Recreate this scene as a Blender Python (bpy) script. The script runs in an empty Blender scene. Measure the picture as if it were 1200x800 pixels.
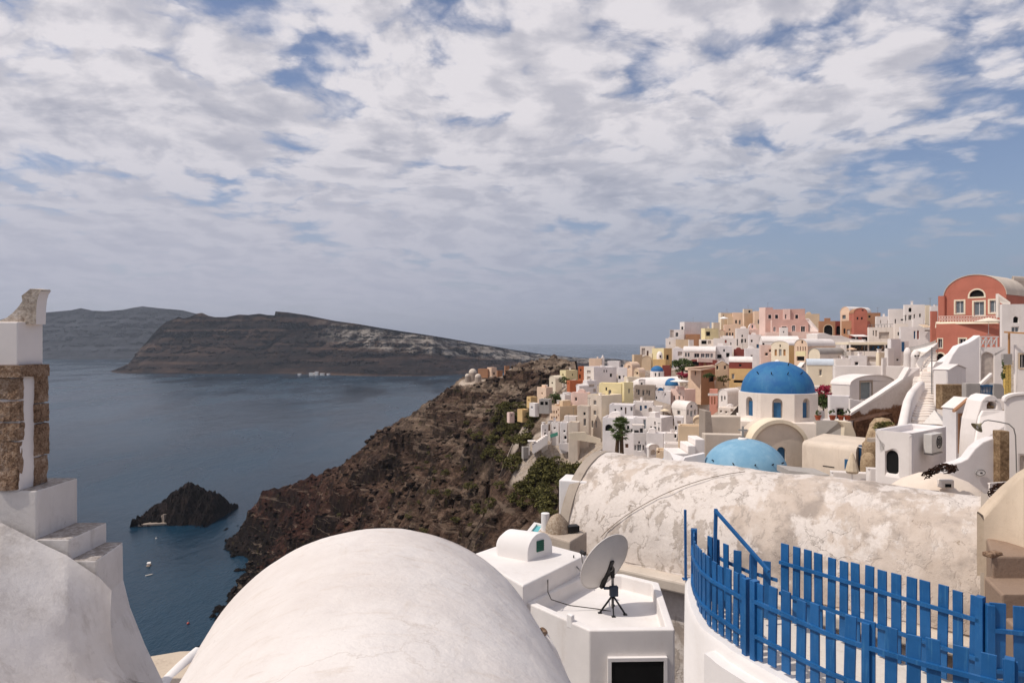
import bpy, bmesh, math, random
import numpy as np
from mathutils import Vector, Matrix
from mathutils.geometry import tessellate_polygon
R = math.radians
random.seed(7)
SC = bpy.context.scene
COL = SC.collection
F = 800.0
SEA = -120.0

def P(u, v, Y):                      # photo pixel (1200x800 frame) at depth Y metres -> world point (camera at origin, looking +Y)
    return Vector(((u - 600) / F * Y, Y, (400 - v) / F * Y))

# ------------------------------------------------------------------ meshes
class MB:
    def __init__(s):
        s.v = []; s.f = []; s.m = []
    def add(s, vs, fs, mi=0):
        b = len(s.v)
        s.v += [tuple(p) for p in vs]
        s.f += [tuple(i + b for i in f) for f in fs]
        s.m += [mi] * len(fs)
        return s
    def prism(s, poly, z0, z1, mi=0):            # plan polygon (x,y) extruded in z
        n = len(poly)
        a = sum(poly[i][0] * poly[(i + 1) % n][1] - poly[(i + 1) % n][0] * poly[i][1] for i in range(n))
        if a < 0: poly = poly[::-1]
        vs = [(x, y, z0) for x, y in poly] + [(x, y, z1) for x, y in poly]
        fs = [(i, (i + 1) % n, n + (i + 1) % n, n + i) for i in range(n)]
        tr = tessellate_polygon([[Vector((x, y, 0)) for x, y in poly]])
        for t in tr:
            a3 = [Vector(vs[n + k]) for k in t]
            if (a3[1] - a3[0]).cross(a3[2] - a3[0]).z < 0: t = t[::-1]
            fs.append(tuple(n + k for k in t)); fs.append(tuple(t[::-1]))
        return s.add(vs, fs, mi)
    def slab(s, o, ax, ay, az, mi=0):            # box: corner o and three edge vectors
        o = Vector(o); ax = Vector(ax); ay = Vector(ay); az = Vector(az)
        if ax.cross(ay).dot(az) < 0: ax, ay = ay, ax
        vs = [o, o + ax, o + ax + ay, o + ay, o + az, o + ax + az, o + ax + ay + az, o + ay + az]
        return s.add(vs, [(3, 2, 1, 0), (4, 5, 6, 7), (0, 1, 5, 4), (1, 2, 6, 5), (2, 3, 7, 6), (3, 0, 4, 7)], mi)
    def box(s, c, d, rz=0, mi=0):                # centre of the base, full size, rotation about z
        ca, sa = math.cos(rz), math.sin(rz)
        ax = Vector((ca, sa, 0)) * d[0]; ay = Vector((-sa, ca, 0)) * d[1]
        return s.slab(Vector(c) - ax / 2 - ay / 2, ax, ay, Vector((0, 0, d[2])), mi)
    def bar(s, a, b, w, h=None, mi=0, up=(0, 0, 1)):
        a = Vector(a); b = Vector(b); h = h or w
        d = b - a; t = d.normalized(); u = Vector(up)
        if abs(t.dot(u)) > .98: u = Vector((1, 0, 0))
        sx = t.cross(u).normalized() * w; sz = sx.cross(t).normalized() * h
        return s.slab(a - sx / 2 - sz / 2, d, sx, sz, mi)
    def tube(s, pts, r, n=8, mi=0, cap=True):
        pts = [Vector(p) for p in pts]
        rs = r if isinstance(r, (list, tuple)) else [r] * len(pts)
        vs = []; ref = None
        for i, p in enumerate(pts):
            t = (pts[min(i + 1, len(pts) - 1)] - pts[max(i - 1, 0)]).normalized()
            if ref is None:
                ref = Vector((0, 0, 1)) if abs(t.z) < .9 else Vector((1, 0, 0))
            a = t.cross(ref).normalized(); b = a.cross(t).normalized(); ref = b
            for k in range(n):
                an = 2 * math.pi * k / n
                vs.append(p + (a * math.cos(an) + b * math.sin(an)) * rs[i])
        fs = []
        for i in range(len(pts) - 1):
            for k in range(n):
                k2 = (k + 1) % n
                fs.append((i * n + k2, i * n + k, (i + 1) * n + k, (i + 1) * n + k2))
        if cap:
            fs.append(tuple(range(n))); fs.append(tuple(range((len(pts) - 1) * n, len(pts) * n))[::-1])
        return s.add(vs, fs, mi)
    def lathe(s, c, prof, n=24, mi=0, a0=0, a1=2 * math.pi, sx=1, sy=1):   # prof: (r,z) bottom -> top
        c = Vector(c); full = abs(a1 - a0 - 2 * math.pi) < 1e-6; m = n if full else n + 1
        vs = []; fs = []
        for r, z in prof:
            for k in range(m):
                an = a0 + (a1 - a0) * k / n
                vs.append((c.x + r * math.cos(an) * sx, c.y + r * math.sin(an) * sy, c.z + z))
        for i in range(len(prof) - 1):
            for k in range(n):
                k2 = (k + 1) % m
                fs.append((i * m + k, i * m + k2, (i + 1) * m + k2, (i + 1) * m + k))
        return s.add(vs, fs, mi)
    def loft(s, rows, mi=0, flip=False):
        n = len(rows[0]); vs = [p for r in rows for p in r]; fs = []
        for i in range(len(rows) - 1):
            for k in range(n - 1):
                q = (i * n + k, i * n + k + 1, (i + 1) * n + k + 1, (i + 1) * n + k)
                fs.append(q[::-1] if flip else q)
        return s.add(vs, fs, mi)
    def build(s, name, mats, parent=None, smooth=0, bevel=0, weld=True, recalc=False, loc=None):
        me = bpy.data.meshes.new(name)
        off = Vector((0, 0, 0)); p = parent
        while p is not None:
            off += p.location; p = p.parent
        if parent is None and loc is not None: off = Vector(loc)
        me.from_pydata([tuple(Vector(v) - off) for v in s.v], [], s.f)
        mats = mats if isinstance(mats, (list, tuple)) else [mats]
        for m in mats: me.materials.append(m)
        me.polygons.foreach_set('material_index', s.m)
        if weld or recalc:
            bm = bmesh.new(); bm.from_mesh(me)
            if weld: bmesh.ops.remove_doubles(bm, verts=bm.verts, dist=1e-4)
            if recalc: bmesh.ops.recalc_face_normals(bm, faces=bm.faces)
            bm.to_mesh(me); bm.free()
        o = bpy.data.objects.new(name, me); COL.objects.link(o)
        if parent is not None: o.parent = parent
        elif loc is not None: o.location = loc
        if smooth:
            me.polygons.foreach_set('use_smooth', [True] * len(me.polygons))
            if smooth < 179: me.set_sharp_from_angle(angle=R(smooth))
        if bevel:
            md = o.modifiers.new('soft_edges', 'BEVEL'); md.width = bevel; md.segments = 2; md.limit_method = 'ANGLE'; md.angle_limit = R(40)
            md.use_clamp_overlap = True
        me.update()
        return o

def tag(o, label=None, cat=None, group=None, kind=None):
    if label: o['label'] = label
    if cat: o['category'] = cat
    if group: o['group'] = group
    if kind: o['kind'] = kind
    return o
def thing(name, label, cat, loc, group=None):
    o = bpy.data.objects.new(name, None); COL.objects.link(o)
    o.location = loc; o.empty_display_size = .2
    return tag(o, label, cat, group)
def copy_tree(o, loc=None, rz=None, scale=None, parent=None):
    c = o.copy(); COL.objects.link(c)
    if parent is not None: c.parent = parent
    if loc is not None: c.location = loc
    if rz is not None: c.rotation_euler.z = rz
    if scale is not None: c.scale = (scale,) * 3 if not isinstance(scale, tuple) else scale
    for ch in list(o.children): copy_tree(ch, parent=c)
    return c

# ------------------------------------------------------------------ noise in numpy
_rs = np.random.RandomState(3)
_perm = _rs.permutation(256); _perm = np.concatenate([_perm, _perm, _perm])
_gr = _rs.normal(size=(256, 3)); _gr /= np.linalg.norm(_gr, axis=1)[:, None]
def perlin(x, y, z):
    xi = np.floor(x).astype(int); yi = np.floor(y).astype(int); zi = np.floor(z).astype(int)
    xf = x - xi; yf = y - yi; zf = z - zi
    fu = lambda t: t * t * t * (t * (t * 6 - 15) + 10)
    u, v, w = fu(xf), fu(yf), fu(zf)
    xi &= 255; yi &= 255; zi &= 255
    def g(dx, dy, dz):
        h = _perm[_perm[_perm[xi + dx] + yi + dy] + zi + dz]
        q = _gr[h]
        return q[..., 0] * (xf - dx) + q[..., 1] * (yf - dy) + q[..., 2] * (zf - dz)
    l = lambda a, b, t: a + t * (b - a)
    return l(l(l(g(0, 0, 0), g(1, 0, 0), u), l(g(0, 1, 0), g(1, 1, 0), u), v),
             l(l(g(0, 0, 1), g(1, 0, 1), u), l(g(0, 1, 1), g(1, 1, 1), u), v), w) * 1.5
def fbm(x, y, z, o=4, ridged=False):
    t = 0; a = 1; s = 0
    for i in range(o):
        n = perlin(x * 2 ** i + 17.3 * i, y * 2 ** i + 5.1 * i, z * 2 ** i + 9.7 * i)
        if ridged: n = 1 - 2 * np.abs(n)
        t = t + a * n; s += a; a *= .5
    return t / s

# ------------------------------------------------------------------ materials
def C(h):
    h = h.lstrip('#'); f = lambda c: c / 12.92 if c <= .04045 else ((c + .055) / 1.055) ** 2.4
    return tuple(f(int(h[i:i + 2], 16) / 255) for i in (0, 2, 4)) + (1,)
class NT:
    def __init__(s, mat):
        s.nt = mat.node_tree; s.nt.nodes.clear()
    def n(s, t, ins=None, out=0, **kw):
        nd = s.nt.nodes.new(t)
        for k, v in kw.items(): setattr(nd, k, v)
        for k, v in (ins or {}).items():
            if hasattr(v, 'is_linked') and hasattr(v, 'node'): s.nt.links.new(v, nd.inputs[k])
            else: nd.inputs[k].default_value = v
        return nd.outputs[out] if len(nd.outputs) else None
    def math(s, op, a, b=0.0, c=None, clamp=False):
        ins = {0: a, 1: b}
        if c is not None: ins[2] = c
        return s.n('ShaderNodeMath', ins, operation=op, use_clamp=clamp)
    def vmul(s, v, k):
        return s.n('ShaderNodeVectorMath', {0: v, 1: k}, operation='MULTIPLY')
    def noise(s, vec, scale, detail=4, rough=.55, dist=0, color=False):
        return s.n('ShaderNodeTexNoise', {'Vector': vec, 'Scale': scale, 'Detail': detail, 'Roughness': rough, 'Distortion': dist}, out=1 if color else 0)
    def voro(s, vec, scale, feature='F1', out=0, rnd=1.0):
        return s.n('ShaderNodeTexVoronoi', {'Vector': vec, 'Scale': scale, 'Randomness': rnd}, out=out, feature=feature)
    def mix(s, f, a, b, blend='MIX'):
        return s.n('ShaderNodeMix', {0: f, 6: a, 7: b}, out=2, data_type='RGBA', blend_type=blend)
    def step(s, x, a, b, lo=0.0, hi=1.0):
        return s.n('ShaderNodeMapRange', {0: x, 1: a, 2: b, 3: lo, 4: hi}, interpolation_type='SMOOTHSTEP')
    def ramp(s, f, stops):
        o = s.n('ShaderNodeValToRGB', {0: f}); cr = o.node.color_ramp
        while len(cr.elements) < len(stops): cr.elements.new(.5)
        for e, (p, c) in zip(cr.elements, stops): e.position = p; e.color = c
        return o
    def pos(s): return s.n('ShaderNodeNewGeometry')
    def nrm(s): return s.n('ShaderNodeNewGeometry', out=1)
    def sep(s, v):
        o = s.n('ShaderNodeSeparateXYZ', {0: v}).node
        return o.outputs[0], o.outputs[1], o.outputs[2]
    def bump(s, h, strength, dist): return s.n('ShaderNodeBump', {'Height': h, 'Strength': strength, 'Distance': dist})
    def out(s, col, rough=.85, bump=None, spec=.3, **kw):
        ins = {'Base Color': col, 'Roughness': rough, 'Specular IOR Level': spec}
        ins.update(kw)
        if bump is not None: ins['Normal'] = bump
        b = s.n('ShaderNodeBsdfPrincipled', ins)
        s.n('ShaderNodeOutputMaterial', {0: b})
def newmat(name):
    m = bpy.data.materials.new(name); m.use_nodes = True
    return m, NT(m)

def plaster(name, col, dirt='8a7460', amount=.35, sc=1.0, bump=.25, bd=.01, drips=True):
    m, t = newmat(name); p = t.pos()
    c = C(col) if isinstance(col, str) else col
    big = t.noise(p, .55 * sc, 5, .6); fine = t.noise(p, 9 * sc, 5, .7)
    st = t.n('ShaderNodeMapping', {0: p, 3: (1.6 * sc, 1.6 * sc, .22 * sc)})
    streak = t.noise(st, 1.5, 5, .65)
    base = t.mix(t.step(big, .3, .7), tuple(x * .9 for x in c[:3]) + (1,), tuple(min(1, x * 1.05) for x in c[:3]) + (1,))
    f = t.step(t.math('ADD', t.math('MULTIPLY', streak if drips else big, .75), t.math('MULTIPLY', fine, .35)), .56, .86, 0, amount)
    base = t.mix(f, base, C(dirt))
    spots = t.step(t.noise(p, 4.3 * sc, 6, .75), .66, .75, 0, amount)
    base = t.mix(spots, base, C(dirt))
    t.out(base, .9, t.bump(t.math('ADD', fine, t.math('MULTIPLY', big, 2)), bump, bd), .2)
    return m
def flat(name, col, rough=.6, var=.12, sc=3, spec=.4, **kw):
    m, t = newmat(name); p = t.pos(); c = C(col)
    n = t.noise(p, sc, 4, .6)
    base = t.mix(t.step(n, .3, .7), tuple(x * (1 - var) for x in c[:3]) + (1,), tuple(min(1, x * (1 + var)) for x in c[:3]) + (1,))
    t.out(base, rough, None, spec, **kw)
    return m
CLOUD_SEED = (3.6, 8.3)
WSTR = 0.108
SKYK = 0.95
SKY_TINT = (.98, .93, 1.0, 1)
CLOUD_LIT = (7.3, 6.95, 7.2, 1)
CLOUD_DARK = (3.1, 3.2, 3.9, 1)
HORIZ = (4.1, 4.2, 5.1, 1)
HORIZ_R = (1.9, 2.6, 3.8, 1)
CLOUD_TOP = .08
CLOUD_LOW = .115
HAZE = 5.5e-5
SUNE = 2.95
# ================================================================== camera, sun, sky
cam = bpy.data.cameras.new('camera'); camo = bpy.data.objects.new('camera', cam); COL.objects.link(camo)
cam.sensor_width = 36; cam.lens = 24; cam.clip_start = .1; cam.clip_end = 120000
camo.location = (0, 0, 0); camo.rotation_euler = (R(90), 0, 0); SC.camera = camo

SUN = Vector((-.56, -.13, .82)).normalized()           # towards the sun: left, slightly ahead, high
EL = math.asin(SUN.z); AZ = math.atan2(SUN.x, SUN.y)
sl = bpy.data.lights.new('sun', 'SUN'); sl.energy = SUNE; sl.angle = R(.6); sl.color = (1, .93, .84)
so = bpy.data.objects.new('sun', sl); COL.objects.link(so)
so.rotation_euler = SUN.to_track_quat('Z', 'Y').to_euler()

SC.view_settings.view_transform = 'Standard'; SC.view_settings.look = 'None'
SC.view_settings.exposure = 0.04; SC.view_settings.gamma = 1
SC.cycles.max_bounces = 6; SC.cycles.diffuse_bounces = 3; SC.cycles.glossy_bounces = 2; SC.cycles.volume_bounces = 0
SC.cycles.transmission_bounces = 2; SC.cycles.caustics_reflective = False; SC.cycles.caustics_refractive = False
SC.cycles.use_denoising = True
try: SC.cycles.denoiser = 'OPENIMAGEDENOISE'
except Exception: pass

W = bpy.data.worlds.new('World'); SC.world = W; W.use_nodes = True
t = NT(W)
sky = t.n('ShaderNodeTexSky', sky_type='NISHITA', sun_disc=False, sun_elevation=EL, sun_rotation=AZ, air_density=1.0, dust_density=1.2, ozone_density=1.5)
d = t.n('ShaderNodeTexCoord', out=0)
dx, dy, dz = t.sep(d)
zc = t.math('MAXIMUM', dz, 0.0)
den = t.math('ADD', zc, .17)
px = t.math('DIVIDE', dx, den); py = t.math('DIVIDE', dy, den)
pv = t.n('ShaderNodeCombineXYZ', {0: px, 1: py, 2: 0.0})
warp = t.noise(pv, 1.1, 3, .5, color=True)
pw = t.n('ShaderNodeVectorMath', {0: t.vmul(t.n('ShaderNodeVectorMath', {0: warp, 1: (.5, .5, .5)}, operation='SUBTRACT'), (.34, .34, .0)), 1: pv}, operation='ADD')
seed = (CLOUD_SEED[0], CLOUD_SEED[1], 0)
pw = t.n('ShaderNodeVectorMath', {0: pw, 1: seed}, operation='ADD')
n1 = t.noise(pw, 1.0, 3, .5)
n2 = t.noise(pw, 3.2, 10, .60, .1)
wcol = t.noise(pw, 8.0, 4, .6, color=True)
wofs = t.vmul(t.n('ShaderNodeVectorMath', {0: wcol, 1: (.5, .5, .5)}, operation='SUBTRACT'), (.20, .20, 0))
def billow(v):
    wv = t.n('ShaderNodeVectorMath', {0: v, 1: wofs}, operation='ADD')
    a = t.math('ADD', t.math('MULTIPLY', t.voro(wv, 4.3), .60), t.math('MULTIPLY', t.voro(wv, 11.0), .40))
    return t.math('SUBTRACT', 1.0, a)
b1 = billow(pw)
dens = t.math('ADD', t.math('ADD', t.math('MULTIPLY', n1, .55), t.math('MULTIPLY', n2, .50)), t.math('MULTIPLY', t.math('SUBTRACT', b1, .52), .40))
# more cloud overhead and to the left, clear towards the right-hand horizon
el = t.math('ARCSINE', dz)
right = t.math('DIVIDE', dx, t.math('MAXIMUM', t.math('ABSOLUTE', dy), .2))
clear = t.math('MULTIPLY', t.step(right, .05, .95), t.step(t.math('SUBTRACT', el, t.math('MULTIPLY', right, .22)), .27, .0))
bias = t.math('SUBTRACT', t.step(right, .75, -.5, .065, .085), t.math('MULTIPLY', clear, .24))
bias = t.math('ADD', bias, t.step(el, .55, .15, CLOUD_TOP, CLOUD_LOW))
dens = t.math('ADD', dens, bias)
alpha = t.step(dens, .515, .68)
pw2 = t.n('ShaderNodeVectorMath', {0: pw, 1: (-.075, .035, 0)}, operation='ADD')
n3 = t.noise(pw2, 3.2, 7, .60, .1)
b3 = billow(pw2)
lit = t.step(t.math('ADD', t.math('SUBTRACT', n2, n3), t.math('MULTIPLY', t.math('SUBTRACT', b1, b3), .30)), -.14, .16)
thick = t.step(dens, .64, .92)
shade = t.math('SUBTRACT', t.math('ADD', t.math('MULTIPLY', lit, .80), .48), t.math('MULTIPLY', thick, .46), clamp=True)
ccol = t.mix(shade, (CLOUD_DARK), (CLOUD_LIT))
skyc = t.mix(1.0, sky, SKY_TINT, 'MULTIPLY')
skyc = t.mix(1.0, skyc, (SKYK, SKYK, SKYK, 1), 'MULTIPLY')
low = t.step(el, .26, .0)
HZ = t.mix(t.step(right, -.3, .6), HORIZ, HORIZ_R)
skyc = t.mix(t.math('MULTIPLY', low, t.step(right, .9, -.2, .75, .85)), skyc, HZ)
low2 = t.step(el, .34, .06)
ccol = t.mix(t.math('MULTIPLY', low2, .84), ccol, HZ)
res = t.mix(t.math('MULTIPLY', alpha, t.step(el, .0, .08, .25, .97)), skyc, ccol)
bg = t.n('ShaderNodeBackground', {0: res, 1: WSTR})
t.n('ShaderNodeOutputWorld', {0: bg})
# ================================================================== sea, haze, far islands
m, t = newmat('sea_water'); p = t.pos(); x, y, z = t.sep(p)
dist = t.n('ShaderNodeVectorMath', {0: p}, operation='LENGTH', out=1)
st = t.n('ShaderNodeMapping', {0: p, 2: (0, 0, .5), 3: (1, .45, 1)})
w0 = t.noise(st, .06, 4, .6); w1 = t.noise(st, .22, 6, .66); w2 = t.noise(st, .9, 3, .6); w3 = t.noise(st, .012, 3, .5)
fade = t.step(dist, 250, 2200, 1, .14)
h = t.math('ADD', t.math('ADD', t.math('MULTIPLY', w1, .9), t.math('MULTIPLY', w2, .25)), t.math('ADD', t.math('MULTIPLY', w3, 2.0), t.math('MULTIPLY', w0, 2.2)))
colr = t.mix(t.step(w3, .35, .65), C('0e293b'), C('143447'))
bp = t.n('ShaderNodeBump', {'Height': h, 'Strength': t.math('MULTIPLY', fade, .85), 'Distance': 1.0})
t.out(colr, t.step(t.noise(st, .006, 4, .6), .35, .65, .14, .30), bp, .22, IOR=1.33)
SEA_MAT = m
sea = MB()
rad = [0, 200, 400, 800, 1600, 3500, 8000, 16000, 30000]; NS = 64
vs = [(0, 0, SEA)] + [(r * math.cos(2 * math.pi * k / NS), r * math.sin(2 * math.pi * k / NS), SEA) for r in rad[1:] for k in range(NS)]
fs = [(0, 1 + k, 1 + (k + 1) % NS) for k in range(NS)]
for i in range(len(rad) - 2):
    for k in range(NS):
        a = 1 + i * NS; b = a + NS; k2 = (k + 1) % NS
        fs.append((a + k, b + k, b + k2, a + k2))
sea.add(vs, fs)
o = sea.build('sea', SEA_MAT, smooth=180, weld=False); tag(o, 'dark blue sea filling the caldera out to the horizon', 'sea', kind='structure')

hz = MB(); hz.slab((-31000, -31000, SEA - 8), (62000, 0, 0), (0, 62000, 0), (0, 0, 700))
m = bpy.data.materials.new('haze_air'); m.use_nodes = True; t = NT(m)
v = t.n('ShaderNodeVolumePrincipled', {'Color': (.72, .80, .93, 1), 'Density': HAZE, 'Anisotropy': .25})
t.n('ShaderNodeOutputMaterial', {1: v})
o = hz.build('haze', m); tag(o, 'pale sea haze over the caldera', 'haze', kind='stuff')

def rock_far(name, cols, pale=0.0, zs=1.0):
    m, t = newmat(name); p = t.pos(); x, y, z = t.sep(p)
    q = t.n('ShaderNodeMapping', {0: p, 3: (.006, .006, .022)})
    n = t.noise(q, 1.6, 8, .68); st = t.noise(t.n('ShaderNodeMapping', {0: p, 3: (.0015, .0015, .055)}), 1.0, 5, .6, .6)
    v = t.noise(t.n('ShaderNodeMapping', {0: p, 3: (.03, .03, .004)}), 1, 5, .65)
    f = t.math('ADD', t.math('MULTIPLY', st, .6), t.math('MULTIPLY', n, .45))
    c = t.ramp(f, [(.40, C(cols[0])), (.49, C(cols[1])), (.56, C(cols[2])), (.66, C(cols[3]))])
    c = t.mix(t.step(v, .55, .72, 0, .35), c, C(cols[3]))
    att = t.n('ShaderNodeAttribute', attribute_name='pale', out=2)
    pm = t.math('MULTIPLY', t.step(att, .1, .6), t.step(t.math('ADD', v, t.math('MULTIPLY', n, .4)), .58, .82))
    c = t.mix(t.math('MULTIPLY', pm, pale), c, C('b3aaa0'))
    t.out(c, .95, t.bump(t.math('ADD', n, t.math('MULTIPLY', st, .6)), .8, 10), .1)
    return m
def coast_island(name, label, prof, base, mat, depth, kind='structure', nt=44, step=10.0, back=700, pale_fn=None, amp=1.0, seed=0):
    """prof: [(u, v_top)], base: [(u, v_waterline)] read as far away; cliff leaning back `depth` metres from shore to ridge"""
    us = np.arange(prof[0][0], prof[-1][0] + .1, .45)
    vt = np.interp(us, [a for a, b in prof], [b for a, b in prof])
    vb = np.interp(us, [a for a, b in base], [b for a, b in base])
    Yb = 800 * -SEA / (vb - 400)
    k = (us - 600) / 800
    rows = []; pal = []
    T = np.concatenate([np.linspace(0, 1, nt), [1.15, 1.6, 2.4]])
    for tt in T:
        tc = min(tt, 1)
        Y = Yb + depth * tc
        xx = k * Yb + (k * .4) * depth * tc
        ztop = (400 - vt) / 800 * (Yb + depth)
        pr = .62 * tc ** .8 + .38 * tc ** 2.2
        zz = (SEA - 6) + (ztop - SEA + 6) * pr
        env = math.sin(math.pi * min(tc, 1)) ** .6 if tc < 1 else 0
        n = fbm(xx * .006 + seed, Y * .006, zz * .012, 5, True)
        n2 = fbm(xx * .02 + seed, Y * .02, zz * .03, 4)
        led = fbm(xx * .002 + seed + 9, Y * .002, zz * .045, 3)
        n4 = fbm(xx * .06 + seed, Y * .06, zz * .07, 4, True)
        Y = Y + (n * 70 + n2 * 34 + led * 55 + n4 * 16) * env * amp
        zz = zz + (n2 * 8 + n4 * 6) * env
        if tt > 1:
            e = (tt - 1) / 1.4
            Y = Yb + depth + e * back; zz = ztop - (ztop - SEA + 10) * e ** 1.6
            xx = k * Yb + (k * .4) * depth + k * e * back * .4
        rows.append(np.stack([xx, Y, zz], 1)); pal.append(pale_fn(us, tc) if pale_fn else us * 0)
    mb = MB(); mb.loft([list(map(tuple, r)) for r in rows])
    o = mb.build(name, mat, smooth=40, weld=False)
    a = o.data.attributes.new('pale', 'FLOAT', 'POINT'); a.data.foreach_set('value', np.concatenate(pal).astype(np.float32))
    tag(o, label, 'island', kind=kind)
    return o
far1 = rock_far('far_rock', ['0a0808', '1c1412', '31241e', '524136'], .5)
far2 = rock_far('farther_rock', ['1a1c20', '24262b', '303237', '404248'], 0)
coast_island('far_island', 'long dark cliff island with a banded face lying across the water',
    [(110, 436), (116, 429), (124, 420), (132, 409), (140, 401), (150, 390), (158, 382), (165, 377), (174, 374), (180, 371), (186, 373), (194, 371.5), (203, 367.5), (210, 366.5), (218, 370), (226, 371.5), (240, 371.5), (248, 370), (256, 368.5), (268, 369), (282, 367.5), (292, 369), (301, 369.5), (302.2, 364.8), (318, 366), (340, 369), (377, 376), (405, 379.5), (433, 384), (460, 388), (490, 392), (520, 396.5), (547, 401), (575, 405.5), (603, 410), (646, 416), (690, 419.5), (730, 420.5), (760, 424), (790, 433)],
    [(110, 436.5), (118, 436), (140, 437.5), (240, 438), (330, 438), (420, 440.5), (500, 441), (560, 438), (660, 434), (790, 433)],
    far1, 330, pale_fn=lambda u, tc: np.clip((u - 330) / 120, 0, 1) * np.clip((tc - .50) / .2, 0, 1) * (tc < .97), seed=3)
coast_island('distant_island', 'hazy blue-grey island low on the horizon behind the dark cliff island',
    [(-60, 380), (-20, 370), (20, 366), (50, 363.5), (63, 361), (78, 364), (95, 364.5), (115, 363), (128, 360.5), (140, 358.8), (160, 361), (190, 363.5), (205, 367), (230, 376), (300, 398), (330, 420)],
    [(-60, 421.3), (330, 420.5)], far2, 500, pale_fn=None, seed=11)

# ================================================================== islet, boats, buoys
def S(u, v):                        # point on the water
    return P(u, v, 800 * -SEA / (v - 400))
lava, t = newmat('black_lava'); p = t.pos()
n = t.noise(p, .12, 7, .7); n2 = t.noise(p, .9, 6, .75)
c = t.ramp(t.math('ADD', t.math('MULTIPLY', n, .6), t.math('MULTIPLY', n2, .4)), [(.35, C('100d0d')), (.5, C('1f1918')), (.66, C('392d29'))])
t.out(c, .95, t.bump(t.math('ADD', n2, n), 1, 1.2), .15)
c0 = S(210, 611)
g = 190; L = 74.0
xs = np.linspace(-L / 2 - 6, L / 2 + 6, g); ys = np.linspace(-24, 30, 140)
X, Yg = np.meshgrid(xs, ys)
u_ = np.array([-60, -36, -30, -22, -13, -8, -2, 4, 9, 13, 18, 23, 26, 30, 33, 60]); h_ = np.array([-14, -10, 2.5, 7, 16, 18, 24, 21, 22, 14, 16.5, 12, 13, 4, -9, -14])
prof = np.interp(X * 1.34, u_, h_) * np.where(np.interp(X * 1.34, u_, h_) > 0, .70, 1)
fall = np.clip(1 - (np.abs(Yg - 3) / (15 + prof * .35)) ** 2.4, -1, 1)
Z = np.where(prof > 0, prof * np.clip(fall, -.6, 1), prof) + fbm(X * .07, Yg * .07, X * 0, 5, True) * 3.4 + fbm(X * .22, Yg * .22, X * 0 + 4, 5, True) * 5.0 + fbm(X * .5, Yg * .5, X * 0 + 8, 4, True) * 2.0 - 1.2
mb = MB(); mb.loft([[(c0.x + X[j, i] , c0.y + Yg[j, i] + 10, SEA + Z[j, i]) for i in range(g)] for j in range(140)])
o = mb.build('islet', lava, smooth=30, weld=False); tag(o, 'jagged black lava islet in the dark water with a small landing', 'islet', kind='structure')

WHITEP = flat('white_paint', 'e6e0da', .6, .05); PALECON = plaster('landing_concrete', '9b8d80', '5b4c42', .5)
a = S(187, 613)
land = thing('landing_pier', 'pale landing steps on the left shore of the black islet', 'pier', (a.x, a.y, SEA))
mb = MB(); mb.box((a.x - 2, a.y - 4, SEA + .2), (17, 5.5, 1.3), .25); mb.build('quay', PALECON, land, bevel=.2)
mb = MB()
for k in range(7): mb.box((a.x + 4.5 - k * 1.1, a.y - 1 + k * .3, SEA + .3 + k * .001), (1.2, 3.5, 6.2 - k * .75), -.5)
mb.build('steps', PALECON, land)
b = S(191, 610)
ch = thing('islet_chapel', 'tiny white chapel on the left shoulder of the black islet', 'chapel', (b.x, b.y, SEA + 4))
mb = MB(); mb.box((b.x, b.y, SEA + 1), (3.2, 4, 7.0), .3); mb.build('wall', WHITEP, ch, bevel=.1)
mb = MB(); mb.lathe((b.x, b.y, SEA + 8), [(1.6, 0), (1.4, .7), (.8, 1.25), (0.01, 1.5)], 16); mb.build('roof', WHITEP, ch, smooth=60)

def boat(name, label, u, v, L, rz, hullc, deckc, cabin):
    a = S(u, v); r = thing(name, label, 'boat', (a.x, a.y, SEA)); ca, sa = math.cos(rz), math.sin(rz)
    def tr(x, y, z): return (a.x + x * ca - y * sa, a.y + x * sa + y * ca, SEA + z)
    rows = []
    for tt in np.linspace(-1, 1, 13):
        w = L * .17 * (1 - max(0, tt) ** 2.2) * (1 if tt > -1 else .9); sh = .28 * L * .5 * (.5 + .22 * max(0, tt) ** 2)
        rows.append([tr(tt * L / 2, -w, sh), tr(tt * L / 2, -w * .85, .1), tr(tt * L / 2, 0, -.25), tr(tt * L / 2, w * .85, .1), tr(tt * L / 2, w, sh)])
    mb = MB(); mb.loft(rows); mb.add([tr(-L / 2, q, z) for q, z in ((-L * .17, .14 * L * .5), (L * .17, .14 * L * .5), (0, -.25))], [(0, 1, 2)])
    mb.build('hull', flat(name + '_hull', hullc, .4), r, smooth=50, recalc=True)
    mb = MB(); mb.loft([[tuple(Vector(q[0]) - Vector((0, 0, .12 * L * .3))), tuple(Vector(q[4]) - Vector((0, 0, .12 * L * .3)))] for q in rows]); mb.build('deck', flat(name + '_deck', deckc, .7), r)
    if cabin:
        mb = MB(); mb.box(tr(-.05 * L, 0, .05 * L), (L * .36, L * .22, L * .2), rz); mb.build('cabin', WHITEP, r, bevel=.08)
        mb = MB(); mb.box(tr(-.05 * L, 0, .25 * L), (L * .5, L * .3, .12), rz); mb.build('cabin_roof', WHITEP, r)
    return r
boat('excursion_boat', 'pale boat with a small cabin moored off the black islet', 174.5, 662, 5.6, 1.9, 'd8cfc2', '9a7d5c', True)
boat('rowing_boat', 'small white open boat trailing just below the cabin boat', 175, 673.5, 3.6, .8, 'e2ddd6', 'b8aea2', False)
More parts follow.
